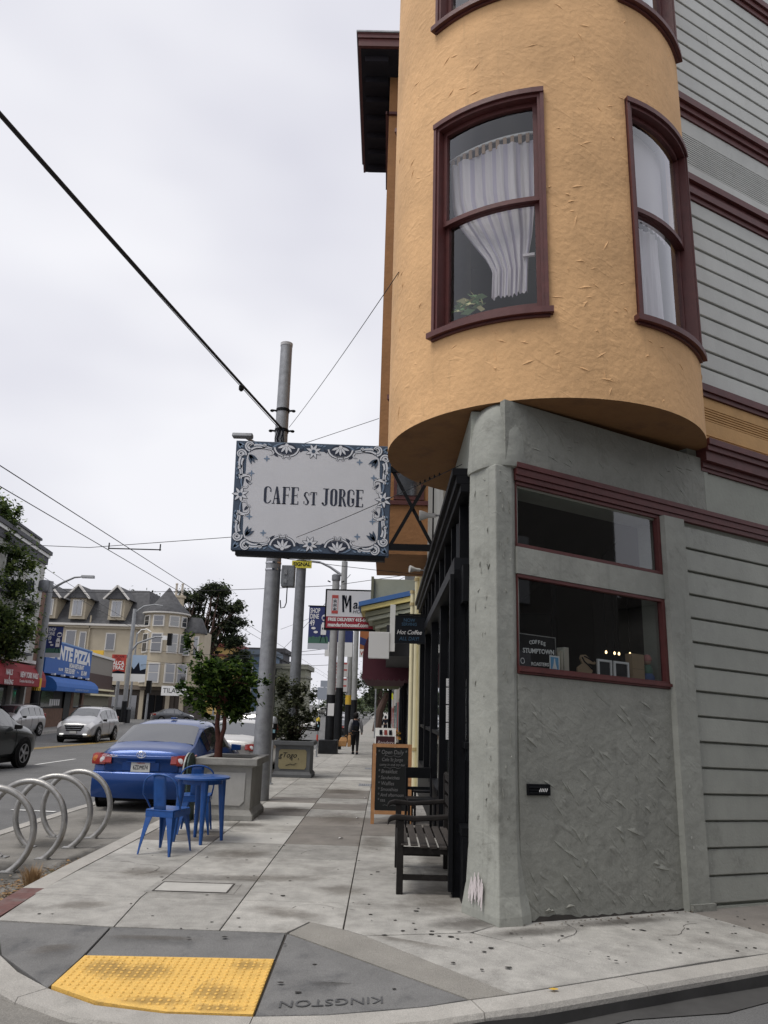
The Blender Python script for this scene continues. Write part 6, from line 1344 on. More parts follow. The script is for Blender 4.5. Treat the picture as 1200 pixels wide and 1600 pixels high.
for a in (-4.6, -2, .5, 3): lb(gb, 'shop_pane', car_glass, a, a + 1.9, .2, 2.2, -.297, -.28); lb(gb, 'shop_post', pgrey, a + 2.0, a + 2.3, -.3, 2.6, -.297, -.05)
ra = thing('red_awning', tuple(LB.p(2, 2.4, .5)), 'red rounded nail salon awning with white lettering', 'awning')
redc = pm('awning_red', (.26, .012, .02), .75, var=.08)
prof = [(.02, 2.35), (1.15, 2.35), (1.15, 2.75), (1.05, 3.1), (.85, 3.4), (.55, 3.62), (.02, 3.72)]
g = G(); g.ring([[LB.p(a, z, d) for d, z in prof] for a in (-12, 5.1)]); g.build('canopy', redc, ra, world=True)
def lbtext(s_, sz, m, par, a, z, d, **k): return text(s_, sz, m, 'lettering', par, LB.p(a, z, d), LB.u, (0, 0, 1), **k)
lbtext('NAILS', .42, white_print, ra, -2.2, 3.0, 1.19, bold=.008); lbtext('&', .3, white_print, ra, -2.1, 2.72, 1.19); lbtext('WAXING', .36, white_print, ra, -2.1, 2.47, 1.19, bold=.008); lbtext('NEW YORK NAILS', .44, white_print, ra, -.3, 2.95, 1.19, align='LEFT', bold=.012, xs=.95); lbtext('Complete Nails & Skin Care', .24, white_print, ra, -.3, 2.6, 1.19, align='LEFT')
bs_b = thing('brick_strip_building', tuple(LB.p(9.2, -.3)), 'narrow brown brick strip between the grey building and the pizza shop', 'building')
brown_w = pm('brown_brick', (.16, .09, .06), .85, var=.3, vs_=4); lb(bs_b, 'wall', brown_w, 5.65, 7.2, -.3, 8.6, -10, -.15)
pz = thing('pizza_shop', tuple(LB.p(14, -.3)), 'low shop with a large blue pizza sign and brick base', 'building')
lb(pz, 'wall', brown_w, 7.2, 20.6, -.3, 1.0, -10, 0); lb(pz, 'shop_front', MATS['shop_front_dark'], 7.2, 20.6, 1.003, 5.0, -10, -.1); lb(pz, 'door', pm('door_dark', (.01, .01, .012), .5), 14.6, 16.4, -.3, 2.3, .003, .03); lb(pz, 'pilaster', brown_w, 16.5, 17.2, 1.003, 2.6, -.1, .05); lb(pz, 'pilaster', brown_w, 19.9, 20.6, 1.003, 2.6, -.1, .05)
for a in (8.8, 16.9): lb(pz, 'shop_pane', car_glass, a, a + 3, 1.1, 2.5, -.097, -.06)
for k in range(5): lb(pz, 'poster', white_print, 11.0 + k * .55, 11.4 + k * .55, 1.2, 1.65, -.058, -.05)
blue_s = pm('sign_blue', (.012, .10, .37), .6, var=.06)
ps = thing('pizza_sign', tuple(LB.p(16, 4, .2)), 'big blue pizza sign with chunky white lettering above the blue awning', 'sign')
lb(ps, 'panel', blue_s, 7.4, 20.5, 3.35, 5.55, .05, .3); lb(ps, 'top_edge', pm('sign_edge_blue', (.2, .35, .6), .6), 7.4, 20.5, 5.553, 5.65, .05, .33)
LZ = lambda s_, sz, a, z, **k: text(s_, sz, white_print, 'lettering', ps, LB.p(a, z, .315), LB.u, (0, 0, 1), **k)
LZ('ZANTE PIZZA', 1.3, 20.0, 4.85, bold=.07, xs=1.5, align='RIGHT'); LZ('INDIAN RESTAURANT', .46, 15.9, 4.12, bold=.02, xs=1.0); LZ('CALL FOR', .26, 11.4, 3.72, bold=.01); LZ('FREE DELIVERY', .50, 14.0, 3.70, bold=.02, xs=.9); LZ('Phone', .22, 16.4, 3.72); LZ('821-3949', .48, 18.4, 3.70, bold=.02)
ba = thing('blue_awning', tuple(LB.p(16, 2.6, .5)), 'rounded blue awning beneath the pizza sign', 'awning')
g = G(); prof = [(.06, 2.2), (1.2, 2.2), (1.2, 2.5), (1.1, 2.75), (.85, 3.0), (.5, 3.15), (.06, 3.2)]; g.ring([[LB.p(a, z, d) for d, z in prof] for a in (7.6, 20.3)]); g.build('canopy', pm('awning_blue', (.018, .12, .42), .7, var=.08), ba, world=True)
text('LUNCH DINNER TAKE OUT AND DELIVERY', .2, pm('awning_print', (.3, .4, .6), .7), 'lettering', ba, LB.p(14.6, 2.34, 1.215), LB.u, (0, 0, 1), xs=1.1)
for k in range(5): sp_ = thing('sign_lamp', tuple(LB.p(9 + k * 2.5, 3.3, .5)), 'small white floodlight under the pizza sign, number from the left: ' + ('first', 'second', 'third', 'fourth', 'fifth')[k], 'lamp', 'floodlights under the pizza sign'); g = G(); g.ring([[V((x, y, z)) for x, y in ((-.12, -.12), (.12, -.12), (.12, .12), (-.12, .12))] for z in (-.05, .08)]); g.build('lamp_head', white_paint, sp_); g = G(); g.tube([(0, 0, 0), tuple(LB.n * -.3)], .03, 5); g.build('stem', iron, sp_)
bw_ = thing('brown_shop', tuple(LB.p(25, -.3)), 'low brown shop with cream bands beyond the pizza shop', 'building')
lb(bw_, 'wall', pm('brown_fascia', (.06, .03, .025), .7), 20.7, 31, 2.4, 3.9, -10, .1); lb(bw_, 'upper_wall', pm('taupe_wall', (.26, .24, .21), .8), 20.7, 31, 3.903, 5.4, -10, 0); lb(bw_, 'cap', white_paint, 20.7, 31, 5.403, 5.6, -10, .15); lb(bw_, 'band', cream, 20.7, 31, 2.5, 2.65, .103, .35); lb(bw_, 'band', cream, 20.7, 31, 2.05, 2.2, .103, .5); lb(bw_, 'mesh_front', pm('shop_mesh', (.17, .16, .12), .8, var=.4, vs_=9), 20.7, 31, -.3, 2.39, -10, -.05)

# turreted house facing us at the end
tb_ = pm('turret_beige', (.43, .375, .28), .8, var=.07, vs_=.8); roof_m = pm('grey_shingle', (.075, .076, .08), .9, var=.3, vs_=2.2); tw = pm('window_white', (.6, .58, .54), .6); pm('curtained_pane', (.3, .31, .33), .2, spec=.9)
th = thing('turreted_house', (-33, 97, -.43), 'large beige house with dark mansard roof, dormers and a corner turret', 'house')
TX = lambda px: -42.67 + .0805 * (px - 75)
TZ = lambda py: 10.8 - .0785 * (py - 977)
def tbx(name, m, x0, x1, y0, y1, z0, z1, par=None): g = G(); g.box(x0, x1, y0, y1, z0, z1); return g.build(name, m, par or th, world=True)
tbx('wall', tb_, -60, -27.5, 97, 108, 3.6, 10.8); tbx('wall', tb_, -30.3, -24.5, 98.5, 108, 3.5, 11.0); tbx('ground_floor', pm('shop_dark_brown', (.07, .055, .045), .7), -60, -24.6, 97.3, 108, -.6, 3.4); tbx('shop_cornice', pm('shop_cornice_brown', (.16, .13, .10), .7), -33, -24.7, 96.6, 98, 3.1, 3.55)
tbx('eave', tw, -60, -30.2, 96.5, 97.2, 10.75, 11.0); tbx('eave', tb_, -60, -30.2, 96.7, 97.2, 10.45, 10.747)
g = G(); g.hexa([(-60, 96.6, 11.0), (-29.8, 96.6, 11.0), (-29.8, 106, 11.0), (-60, 106, 11.0), (-60, 101, 15.9), (-31.6, 101, 15.9), (-31.6, 106, 15.9), (-60, 106, 15.9)]); g.build('mansard_roof', roof_m, th, world=True)
def win(x, z, w_, h, y, double=True, n=None):
    g = G(); g.box(x - w_ / 2 - .14, x + w_ / 2 + .14, y - .1, y + .1, z - .14, z + h + .14); f = g.build('window', tw, th, world=True); tbx('pane', car_glass, x - w_ / 2, x + w_ / 2, y - .13, y - .103, z, z + h * (.48 if double else 1), f)
    if double: tbx('pane', car_glass if (int(x * 7) % 2) else pm('curtained_pane', (.3, .31, .33), .2, spec=.9), x - w_ / 2, x + w_ / 2, y - .13, y - .103, z + h * .53, z + h, f)
    return f
for px0, px1, p0, p1 in ((106, 120, 987, 1011), (128, 136, 989, 1014), (169, 182, 990, 1014), (78, 88, 985, 1010)): win(TX((px0 + px1) / 2), TZ(p1), (px1 - px0) * .075, (p1 - p0) * .0785, 97, False)
for px in (75, 121, 182):      # dormers
    x = TX(px); d = G(); d.box(x - 1.0, x + 1.0, 96.4, 101, 11.5, 14.2); dm = d.build('dormer', tb_, th, world=True); g = G(); g.prism([(x - 1.5, 96.0, 14.1), (x + 1.5, 96.0, 14.1), (x, 96.0, 15.75)], (0, 6, 0)); g.build('dormer_roof', roof_m, dm, world=True)
    g = G(); g.bar((x - 1.6, 95.9, 14.0), (x, 95.9, 15.75), .2, .32, up=(0, 1, 0)); g.bar((x + 1.6, 95.9, 14.0), (x, 95.9, 15.75), .2, .32, up=(0, 1, 0)); g.build('gable_trim', tw, dm, world=True); g = G(); g.box(x - .66, x + .66, 96.25, 96.39, 11.85, 13.9); g.build('dormer_window', tw, dm, world=True); g = G(); g.box(x - .5, x - .04, 96.2, 96.248, 12, 13.75); g.box(x + .04, x + .5, 96.2, 96.248, 12, 13.75); g.build('dormer_pane', MATS['curtained_pane'], dm, world=True)
TC = V((-28.0, 97.6, 0)); TR = 2.55
g = G(); g.lathe([(TR, 3.5), (TR, 12.3), (TR + .12, 12.3), (TR + .12, 12.55)], TC, 24); g.build('turret', tb_, th, world=True, smooth=40)
g = G(); g.lathe([(TR + .35, 12.5), (TR + .3, 12.75), (TR * .62, 13.9), (.05, 15.9)], TC, 24); g.build('turret_roof', roof_m, th, world=True, smooth=50); g = G(); g.lathe([(TR + .13, 12.35), (TR + .42, 12.4), (TR + .42, 12.55), (TR + .13, 12.6)], TC, 24); g.build('turret_cornice', tw, th, world=True, smooth=30)
def twin(a, z, h, w_):
    c = TC + V((math.sin(R(a)), -math.cos(R(a)), 0)) * (TR + .02); u = V((math.cos(R(a)), math.sin(R(a)), 0)); n_ = V((math.sin(R(a)), -math.cos(R(a)), 0)); fr = Fr(c, u); g = G(); fr.box(g, -w_ / 2 - .15, w_ / 2 + .15, z - .16, z + h + .14, -.2, .08); f = g.build('window', tw, th, world=True)
    for z0, z1 in ((z, z + h * .48), (z + h * .53, z + h)): g = G(); fr.box(g, -w_ / 2, w_ / 2, z0, z1, .082, .1); g.build('pane', car_glass if z1 > 8 else MATS['curtained_pane'], f, world=True)
for a, w_ in ((-46, 1.0), (-5, 1.15), (38, 1.05), (72, .9)):
    for z, h in ((4.1, 2.1), (7.7, 2.1), (10.9, 1.1)): twin(a, z, h, w_)
g = G(); g.lathe([(1.4, 3.6), (1.4, 10.2)], V((-24.6, 98.6, 0)), 14); g.build('side_bay', tb_, th, world=True, smooth=50); g = G(); g.lathe([(1.7, 10.2), (1.7, 10.5), (.9, 12.2)], V((-24.6, 98.6, 0)), 14); g.build('side_bay_roof', roof_m, th, world=True, smooth=40); win(-25.1, 7.5, .7, 2.2, 97.2); win(-24.0, 7.5, .5, 2.2, 97.4); win(-25.2, 4.2, .8, 2.0, 97.2)
ch = G(); ch.box(-29.0, -27.7, 103, 104, 12, 15.4); ch.box(-29.2, -27.5, 102.9, 104.1, 15.4, 15.7); c_ = ch.build('chimney', tb_, th, world=True)
for x in (-28.75, -27.95): g = G(); g.lathe([(.18, 15.7), (.14, 17.2), (.2, 17.25), (.16, 17.4)], V((x, 103.5, 0)), 8); g.build('chimney_pot', pm('clay_pale', (.5, .45, .38), .8), c_, world=True)
for x0, x1, z0, z1, m in ((-31.5, -30.6, -.4, 2.4, car_glass), (-29.6, -28.4, -.4, 2.5, black_paint), (-28.2, -27.4, -.4, 2.5, black_paint), (-33.6, -31.9, .9, 2.4, car_glass), (-26.8, -26.0, -.4, 2.6, MATS['shop_dark_brown'])): tbx('shop_opening', m, x0, x1, 97.1, 97.298, z0, z1)
for x in (-30.2, -27.0, -25.3): tbx('shop_pilaster', tb_, x, x + .5, 96.9, 97.298, -.5, 3.09)
tbx('drain_pipe', tb_, TX(141), TX(142) + .06, 96.7, 96.9, 3.6, 12)
ts = thing('tile_shop_sign', (-24.7, 92, 2.4), 'white projecting sign with thin dark lettering by the corner turret', 'sign'); G().box(-1.5, 1.8, 0, .2, .05, 1.15).build('panel', white_print, ts); text('TILACO', .78, ink, 'lettering', ts, (.0, -.01, .6), (1, 0, 0), (0, 0, 1), world=False, xs=.95); g = G(); g.tube([(1.7, .1, .6), (1.7, 5, .6)], .06, 6); g.build('arm', iron, ts)

# farther houses and hill
def house(name, x0, x1, y, z0, z1, c, label, rc=None, ov=.6):
    t = thing(name, ((x0 + x1) / 2, y, 0), label, 'house'); g = G(); g.box(x0, x1, y, y + 12, -2, z1); g.build('wall', pm(name + '_wall', c, .8, var=.06), t, world=True)
    g = G(); g.box(x0 - ov, x1 + ov, y - ov, y + 12.5, z1 + .003, z1 + .9); g.box(x0 - ov * .5, x1 + ov * .5, y - ov * .5, y + 12.2, z1 - 1.6, z1 - 1.2); g.build('cornice', pm(name + '_roof', rc or c, .8), t, world=True)
    n = max(2, int((x1 - x0) / 2.6))
    for k in range(n):
        for z in (z1 - 4.4, z1 - 8):
            if z < 1: continue
            xa = x0 + (k + .28) * (x1 - x0) / n; g = G(); g.box(xa - .12, xa + 1.12, y - .08, y - .003, z - .12, z + 2.12); f = g.build('window', tw, t, world=True); g = G(); g.box(xa, xa + 1, y - .1, y - .081, z, z + 2); g.build('pane', car_glass, f, world=True)
    return t
house('yellow_house', -35.5, -27.6, 140, 0, 11.6, (.52, .36, .13), 'yellow house with a dark red cornice behind the planter tree', (.16, .035, .025)); house('blue_house', -26.6, -21.5, 145, 0, 10.8, (.12, .18, .26), 'blue grey house beside the yellow one, partly behind the steel pole', (.1, .13, .17)); house('sage_house', -21.0, -15.5, 150, 0, 8.6, (.29, .29, .22), 'sage grey house with white windows between the two steel poles', (.2, .2, .16)); house('dark_roof_house', -30, -22, 165, 0, 12.6, (.06, .06, .07), 'dark roofed house rising behind the blue one', (.04, .04, .045))
hl = [(-160, -6), (-60, -3), (-35, 1.5), (-18, 6), (-8, 11), (-2, 13.5), (5, 12), (20, 10), (60, 8), (160, 2)]
g = G(); fn = lerp_pts(hl); g.grid(lambda x, v: (x + v * .3 * 0, 330 + v * 30, -3 + fn(x) * math.sin(min(1, v) * 1.57) if v < 1 else -3 + fn(x)), span(-160, 160, 64), [0, .25, .5, .75, 1, 4]); tag(g.build('hill', pm('hill_green', (.05, .065, .035), .95, var=.5, vs_=.25, bump=1, bs=2)), 'dark wooded hill closing the street', kind='structure')
# ------------------------------------------------------------------ trees
def tree(name, loc, label, trunk_h, r0, cl, n, ls, mats, seed, nlimb=16, flat=.6):
    q = random.Random(seed); t = thing(name, loc, label, 'tree'); g = G(); g.tube([(0, 0, -.3), (q.uniform(-.1, .1), 0, trunk_h * .5), (0, 0, trunk_h)], [r0, r0 * .8, r0 * .6], 10); branchy(g, (0, 0, trunk_h * .92), [c for c, r in cl[:nlimb]], r0 * .45, q); g.build('trunk', bark, t, smooth=60); g = G(); leaves(g, cl, n, ls, q, flat); g.build('crown', mats, t); return t
q = random.Random(31)
lf_e = [leafm('euc_dark', (.026, .034, .024)), leafm('euc_mid', (.052, .065, .042)), leafm('euc_pale', (.09, .105, .062))]
lf_t = [leafm('street_leaf_dark', (.034, .052, .022)), leafm('street_leaf_mid', (.08, .11, .042)), leafm('street_leaf_pale', (.15, .19, .06))]
tree('street_tree', (-21.6, 43.2, -.3), 'leafy street tree in front of the grey corniced building at the left edge', 4.2, .2, blob_clumps((-.6, 0, 7.4), (2.3, 2.4, 3.4), 50, (.75, .75, .65), q, .75) + blob_clumps((-1.0, 0, 11.4), (1.3, 1.2, 2.1), 34, (.5, .5, .5), q) + blob_clumps((1.2, -.3, 4.9), (1.3, 1, 1.0), 10, (.5, .5, .4), q), 24000, .25, lf_t, 41)
cl = []
for c, r in (((1.5, 0, 19.5), (2.6, 1.6, .8)), ((-2.0, 0, 18.6), (2.0, 1.6, .9)), ((3.8, 0, 17.2), (2.2, 1.5, .8)), ((-1.2, 0, 16.2), (3.4, 2, 1.3)), ((4.2, 0, 14.6), (2.4, 1.6, .9)), ((.6, 0, 13.8), (4.4, 2.2, 1.6)), ((-2.8, 0, 12.6), (2.6, 2, 1.9)), ((4.6, 0, 12.0), (2.4, 1.4, .9)), ((1.2, 0, 10.9), (4.4, 2, 1.7)), ((6.2, 0, 9.6), (1.5, 1.0, .7)), ((-2.4, 0, 9.5), (2.4, 1.6, 1.6)), ((2.2, 0, 8.6), (3.0, 1.6, 1.0))): cl += blob_clumps(c, (r[0], r[1], r[2] * 1.5), 13, (1.0, .9, .62), q, .5)
tree('eucalyptus_tree', (-28.2, 118, -1), 'tall dark eucalyptus with layered clumps behind the turreted house', 8, .5, cl, 44000, .48, lf_e, 43, 40)
for k, (x, r_) in enumerate(((-38.5, 3.6), (-34.6, 2.2))):
    t = thing('cypress_tree', (x, 112, 12.0), ['wide dark spiky treetop above the mansard roof', 'smaller dark spiky treetop above the mansard roof'][k], 'tree', 'treetops above the roof'); g = G(); g.tube([(0, 0, -12), (0, 0, 4)], .4, 6); g.build('trunk', bark, t); g = G(); cl = blob_clumps((0, 0, 3.6), (r_, 1.5, 1.3), 22, (.7, .6, .8), q); leaves(g, cl, 1500, .45, q, 1.5); g.build('crown', lf_e, t)
for k, (x, y, z, rx, rz, lb_) in enumerate(((-6.5, 170, 5, 8.5, 6.0, 'broad dark tree mass at the foot of the hill, left of the poles'), (4.5, 160, 8.5, 6, 7.5, 'tall dark tree beyond the bannered poles'), (-1.0, 140, 7.5, 3.2, 5.5, 'narrow tree just right of the far poles'), (-11, 200, 3, 6, 4.0, 'low bright green tree at the far bend'))):
    t = thing('far_tree', (x, y, -1), lb_, 'tree', 'trees at the end of the street'); g = G(); g.tube([(0, 0, -2), (0, 0, z)], .45, 8); g.build('trunk', bark, t); g = G(); cl = blob_clumps((0, 0, z), (rx, 3, rz), 46, (rx * .25, 1.5, rz * .22), q, .7); leaves(g, cl, 5200, .55, q); g.build('crown', lf_t if k == 3 else lf_e, t)
t = thing('sidewalk_tree', (.3, 88, gr(0, 88)), 'bare dark street tree trunk far along the right sidewalk', 'tree'); g = G(); g.tube([(-1.2, 0, 0), (-.9, 0, 2.2), (-.1, 0, 4.2)], [.5, .42, .3], 8); g.build('trunk', bark, t); g = G(); leaves(g, blob_clumps((.2, 0, 5.6), (2.4, 2, 1.5), 20, (.7, .6, .5), q), 1500, .28, q); g.build('crown', lf_e, t)

# left side poles
pgr = pm('left_pole_grey', (.27, .28, .29), .6, metal=.2, var=.15)
def lpole(loc, h, r_, label, cat='pole'): t = thing('street_pole', loc, label, cat, 'poles on the left kerb'); g = G(); g.tube([(0, 0, 0), (0, 0, h)], [r_, r_ * .72], 12); g.build('shaft', pgr, t, smooth=60); return t
l1 = lpole((-21.75, 49, -.42), 9.4, .25, 'street light pole with a navy banner and yellow band before the pizza shop')
g = G(); g.tube([(0, 0, 0), (0, 0, 2.7)], .262, 12); g.build('black_base', black_pole, l1); g = G(); g.lathe([(.265, 2.55), (.265, 3.3)], (0, 0, 0), 12); g.build('yellow_band', MATS['band_yellow'], l1); g = G(); g.tube([(.1, 0, 8.9), (.8, 0, 9.35), (1.5, 0, 9.7), (2.0, 0, 9.75)], [.09, .07, .06, .05], 8); g.build('lamp_arm', pgr, l1, smooth=60); g = G(); g.ring([[(x, y, z) for y, z in ((-.16, 9.68), (-.1, 9.85), (.1, 9.85), (.16, 9.68))] for x in (1.95, 2.75)]); g.build('lamp_head', galv_dark, l1); g = G(); g.lathe([(.35, 8.75), (.38, 8.8), (.38, 9.35), (.3, 9.45)], (-.35, 0, 0), 12); g.build('drum', galv_dark, l1, smooth=40); shop_banner(l1, .3, 1.25, 4.6, 6.5, -.1)
l2 = lpole((-27.6, 81, -.43), 5.6, .22, 'signal mast pole with a long curved arm in front of the turreted house'); g = G(); g.tube([(0, 0, 4.6), (.3, 0, 6.2), (1.6, 0, 8.0), (3.4, 0, 8.7), (4.4, 0, 8.7)], [.15, .13, .11, .09, .07], 8); g.build('mast_arm', pgr, l2, smooth=60)
for x, z in ((4.9, 8.6),): g = G(); g.box(x - .22, x + .22, -.2, .2, z - .75, z + .5); g.build('signal_head', blk_plastic, l2); g = G(); g.box(x - .75, x - .25, -.1, -.08, z - .2, z + .25); g.build('plate', white_print, l2)
l3 = lpole((-25.7, 78, -.43), 11.2, .24, 'tall street light pole carrying the red and the photo banners'); g = G(); g.tube([(0, 0, 10.8), (.9, 0, 11.5), (2.0, 0, 11.7), (2.8, 0, 11.6)], [.09, .08, .06, .05], 8); g.build('lamp_arm', pgr, l3, smooth=60); g = G(); g.tube([(0, 0, 0), (0, 0, 2.1)], .26, 12); g.build('black_base', black_pole, l3)
for x0, x1, m in ((-1.75, -.3, redb), (.3, 1.75, skyb)): G().box(x0, x1, -.05, -.02, 4.75, 6.6).build('banner', m, l3); G().box(x0, x1, -.052, -.018, 4.0, 4.747).build('banner_foot', white_print, l3)
for s_, z in (('ESCAPE', 6.4), ('TO', 6.1)): text(s_, .3, pm('banner_dark_red', (.15, .01, .01), .7), 'banner_lettering', l3, (-1.02, -.056, z), (1, 0, 0), (0, 0, 1), world=False, bold=.01)
for s_, z in (('ALCA', 5.75), ('TRAZ', 5.3)): text(s_, .52, white_print, 'banner_lettering', l3, (-1.02, -.056, z), (1, 0, 0), (0, 0, 1), world=False, bold=.02, xs=.85)
g = G(); g.poly([(.3, -.054, 4.75), (1.75, -.054, 4.75), (1.75, -.054, 5.3), (1.2, -.054, 5.1), (1.0, -.054, 5.9), (.8, -.054, 5.6), (.55, -.054, 5.2), (.3, -.054, 5.5)]); g.poly([(-1.75, -.054, 4.75), (-.3, -.054, 4.75), (-.3, -.054, 4.9), (-1.0, -.054, 5.05), (-1.75, -.054, 4.85)]); g.build('banner_picture', ink, l3)
l4 = lpole((-25.3, 84, -.43), 3.9, .13, 'short dark signal post in front of the house entrance'); g = G(); g.box(-.25, .25, -.2, .2, 3.0, 4.3); g.build('signal_head', blk_plastic, l4)
l5 = lpole((-27.3, 84.5, -.43), 9.4, .12, 'thin pale lamp post with a small hooked arm behind the banners'); g = G(); g.tube([(0, 0, 9.2), (.4, 0, 9.7), (1.0, 0, 9.8), (1.5, 0, 9.5)], .07, 6); g.build('hook_arm', white_paint, l5)
ss = thing('shop_sign_board', (-28.4, 76, 3.2), 'tall yellow red and white shop sign board behind the curved mast', 'sign')
for z0, z1, m in ((1.6, 3.2, pm('ss_yellow', (.55, .34, .03), .6)), (.4, 1.597, white_print), (-.4, .397, pm('ss_dark', (.05, .05, .05), .6))): G().box(-.9, .75, 0, .15, z0, z1).build('panel', m, ss)
text('PIZZA', .42, redb, 'lettering', ss, (0, -.01, 2.4), (1, 0, 0), (0, 0, 1), world=False, bold=.02); text('LIQUOR', .36, ink, 'lettering', ss, (0, -.01, 1.15), (1, 0, 0), (0, 0, 1), world=False); text('DELI', .36, ink, 'lettering', ss, (0, -.01, .7), (1, 0, 0), (0, 0, 1), world=False)
tl = thing('traffic_light', (-18.2, 84, -.43), 'green lit traffic signal seen through the planter tree', 'traffic light'); g = G(); g.tube([(0, 0, 0), (0, 0, 3.4)], .1, 8); g.build('post', galv, tl); G().box(-.3, .3, -.2, .25, 2.2, 3.9).build('housing', blk_plastic, tl)
for k, (z, m) in enumerate(((2.5, pm('lens_green_lit', (.02, .5, .3), .4, emit=((.02, 1, .55), 6.0))), (3.05, pm('lens_dark', (.02, .012, .006), .4)), (3.6, pm('lens_dark', (.02, .01, .008), .4)))): g = G(); g.lathe([(.22, 0), (.2, .04), (.0, .06)], (0, 0, 0), 12, 'Y'); g.xf(Matrix.Translation((0, -.2, z)) @ Matrix.Rotation(math.pi, 4, 'X')); g.build('lens', m, tl)
lbin = thing('litter_bin', (-25.9, 78.5, -.43), 'dark street litter bin behind the silver car', 'bin'); G().box(-.6, .6, -.5, .5, 0, 1.3).build('body', black_pole, lbin, bevel=.04); G().box(-.66, .66, -.56, .56, 1.303, 1.5).build('lid', galv_dark, lbin)

# ------------------------------------------------------------------ vehicles
def car_proto(name, label, kind, paint, loc, rz, group=None, rear_detail=False, plate='', parts_lr=True):
    t = thing(name, loc, label, 'car', group, rz=rz)
    if kind == 'sedan':
        #      y      dy    zl   zb   zt    wl    ws   wt
        S_ = [(-2.24, .10, .36, .72, .86, .66, .70, .52), (-2.17, .08, .26, .80, .99, .74, .81, .58), (-1.98, .05, .22, .85, 1.025, .78, .855, .64), (-1.66, .0, .2, .885, 1.06, .80, .875, .68), (-1.30, 0, .2, .90, 1.235, .80, .88, .645), (-.92, 0, .2, .905, 1.40, .80, .88, .60), (-.45, 0, .2, .90, 1.455, .80, .88, .59), (0, 0, .2, .895, 1.465, .80, .88, .59), (.42, 0, .2, .885, 1.43, .80, .88, .585), (.80, 0, .2, .875, 1.26, .80, .88, .62), (1.20, 0, .2, .86, 1.03, .80, .875, .68), (1.50, 0, .2, .83, .95, .80, .87, .68), (1.90, 0, .2, .76, .87, .78, .84, .62), (2.16, -.03, .22, .66, .76, .72, .76, .54), (2.27, -.05, .3, .52, .62, .62, .64, .44)]
        wheels = (-1.36, 1.32, .315); glass_r, glass_f, cab = (3, 5), (8, 10), (4, 9); pil = [(4, 5, .35, 1.0), (5, 7, 0.05, .92), (7, 9, .02, .98)]
    else:
        S_ = [(-2.36, .10, .45, .86, 1.05, .74, .80, .66), (-2.30, .10, .34, .98, 1.15, .80, .88, .70), (-2.22, .16, .28, 1.04, 1.45, .84, .91, .69), (-2.02, .10, .26, 1.06, 1.64, .86, .925, .665), (-1.5, .0, .25, 1.06, 1.71, .87, .935, .66), (-.8, 0, .25, 1.05, 1.735, .87, .935, .655), (-.1, 0, .25, 1.04, 1.725, .87, .935, .65), (.45, 0, .25, 1.03, 1.66, .87, .935, .65), (.85, 0, .25, 1.02, 1.46, .87, .935, .68), (1.25, 0, .25, 1.0, 1.20, .87, .93, .74), (1.6, 0, .25, .97, 1.12, .86, .92, .74), (2.0, 0, .25, .92, 1.06, .84, .90, .68), (2.28, -.02, .28, .80, .94, .78, .84, .60), (2.38, -.04, .36, .60, .72, .68, .72, .5)]
        wheels = (-1.42, 1.42, .37); glass_r, glass_f, cab = (1, 3), (7, 9), (2, 8); pil = [(2, 4, .4, .95), (4, 5, .05, .9), (5, 6, .02, .92), (6, 8, .02, .95)]
    NR = 9
    def ringpt(s, k):
        y, dy, zl, zb, zt, wl, ws, wt = s
        x, z = [(0, zl), (wl * .9, zl), (wl + .04, zl + .09), (ws + .012, zl + (zb - zl) * .55), (ws, zb - .05), (ws - .035, zb), (wt + .02 * (1 if zt - zb > .2 else 2), zt - .05 if zt - zb > .2 else zt - .03), (wt * .86, zt - .008), (0, zt + .018)][k]
        return V((x, y + dy * (z - zl) / (zt - zl + .05), z))
    prof = [[ringpt(s, k) for k in range(NR)] for s in S_]
    g = G(); rings = [[V((-p.x, p.y, p.z)) for p in pr[:0:-1]][::1] + pr for pr in prof]
    # full ring: left side from top to near bottom, then right side bottom to top
    rings = [[V((-pr[k].x, pr[k].y, pr[k].z)) for k in range(NR - 2, 0, -1)] + [pr[k] for k in range(NR)] for pr in prof]
    g.ring(rings, True, True); body = g.build('body', paint, t, smooth=38)
    sd = body.modifiers.new('sub', 'SUBSURF'); sd.levels = 1; sd.render_levels = 1
    def P(a, k): # position at fractional station a and ring k
        i = min(int(a), len(prof) - 2); f = a - i; kk = min(int(k), NR - 2); h = k - kk
        p0 = prof[i][kk].lerp(prof[i][kk + 1], h); p1 = prof[i + 1][kk].lerp(prof[i + 1][kk + 1], h); return p0.lerp(p1, f)
    def patch(nm, m, a0, a1, k0, k1, sides, o=.008, n=4):
        for s_ in sides:
            g = G()
            def fn(u, v):
                a = a0 + (a1 - a0) * u; k = k0 + (k1 - k0) * v; p = P(a, k); pa = P(min(a + .05, len(prof) - 1), k) - P(max(a - .05, 0), k); pk = P(a, min(k + .05, NR - 1)) - P(a, max(k - .05, 0)); n_ = pk.cross(pa)
                if n_.length > 1e-9: n_.normalize()
                if n_.z < -.2 or (n_.dot(V((p.x, 0, .3))) < 0): n_ = -n_
                p = p + n_ * o; return V((p.x * s_, p.y, p.z))
            g.grid(fn, span(0, 1, n), span(0, 1, n)); g.build(nm, m, t, smooth=60)
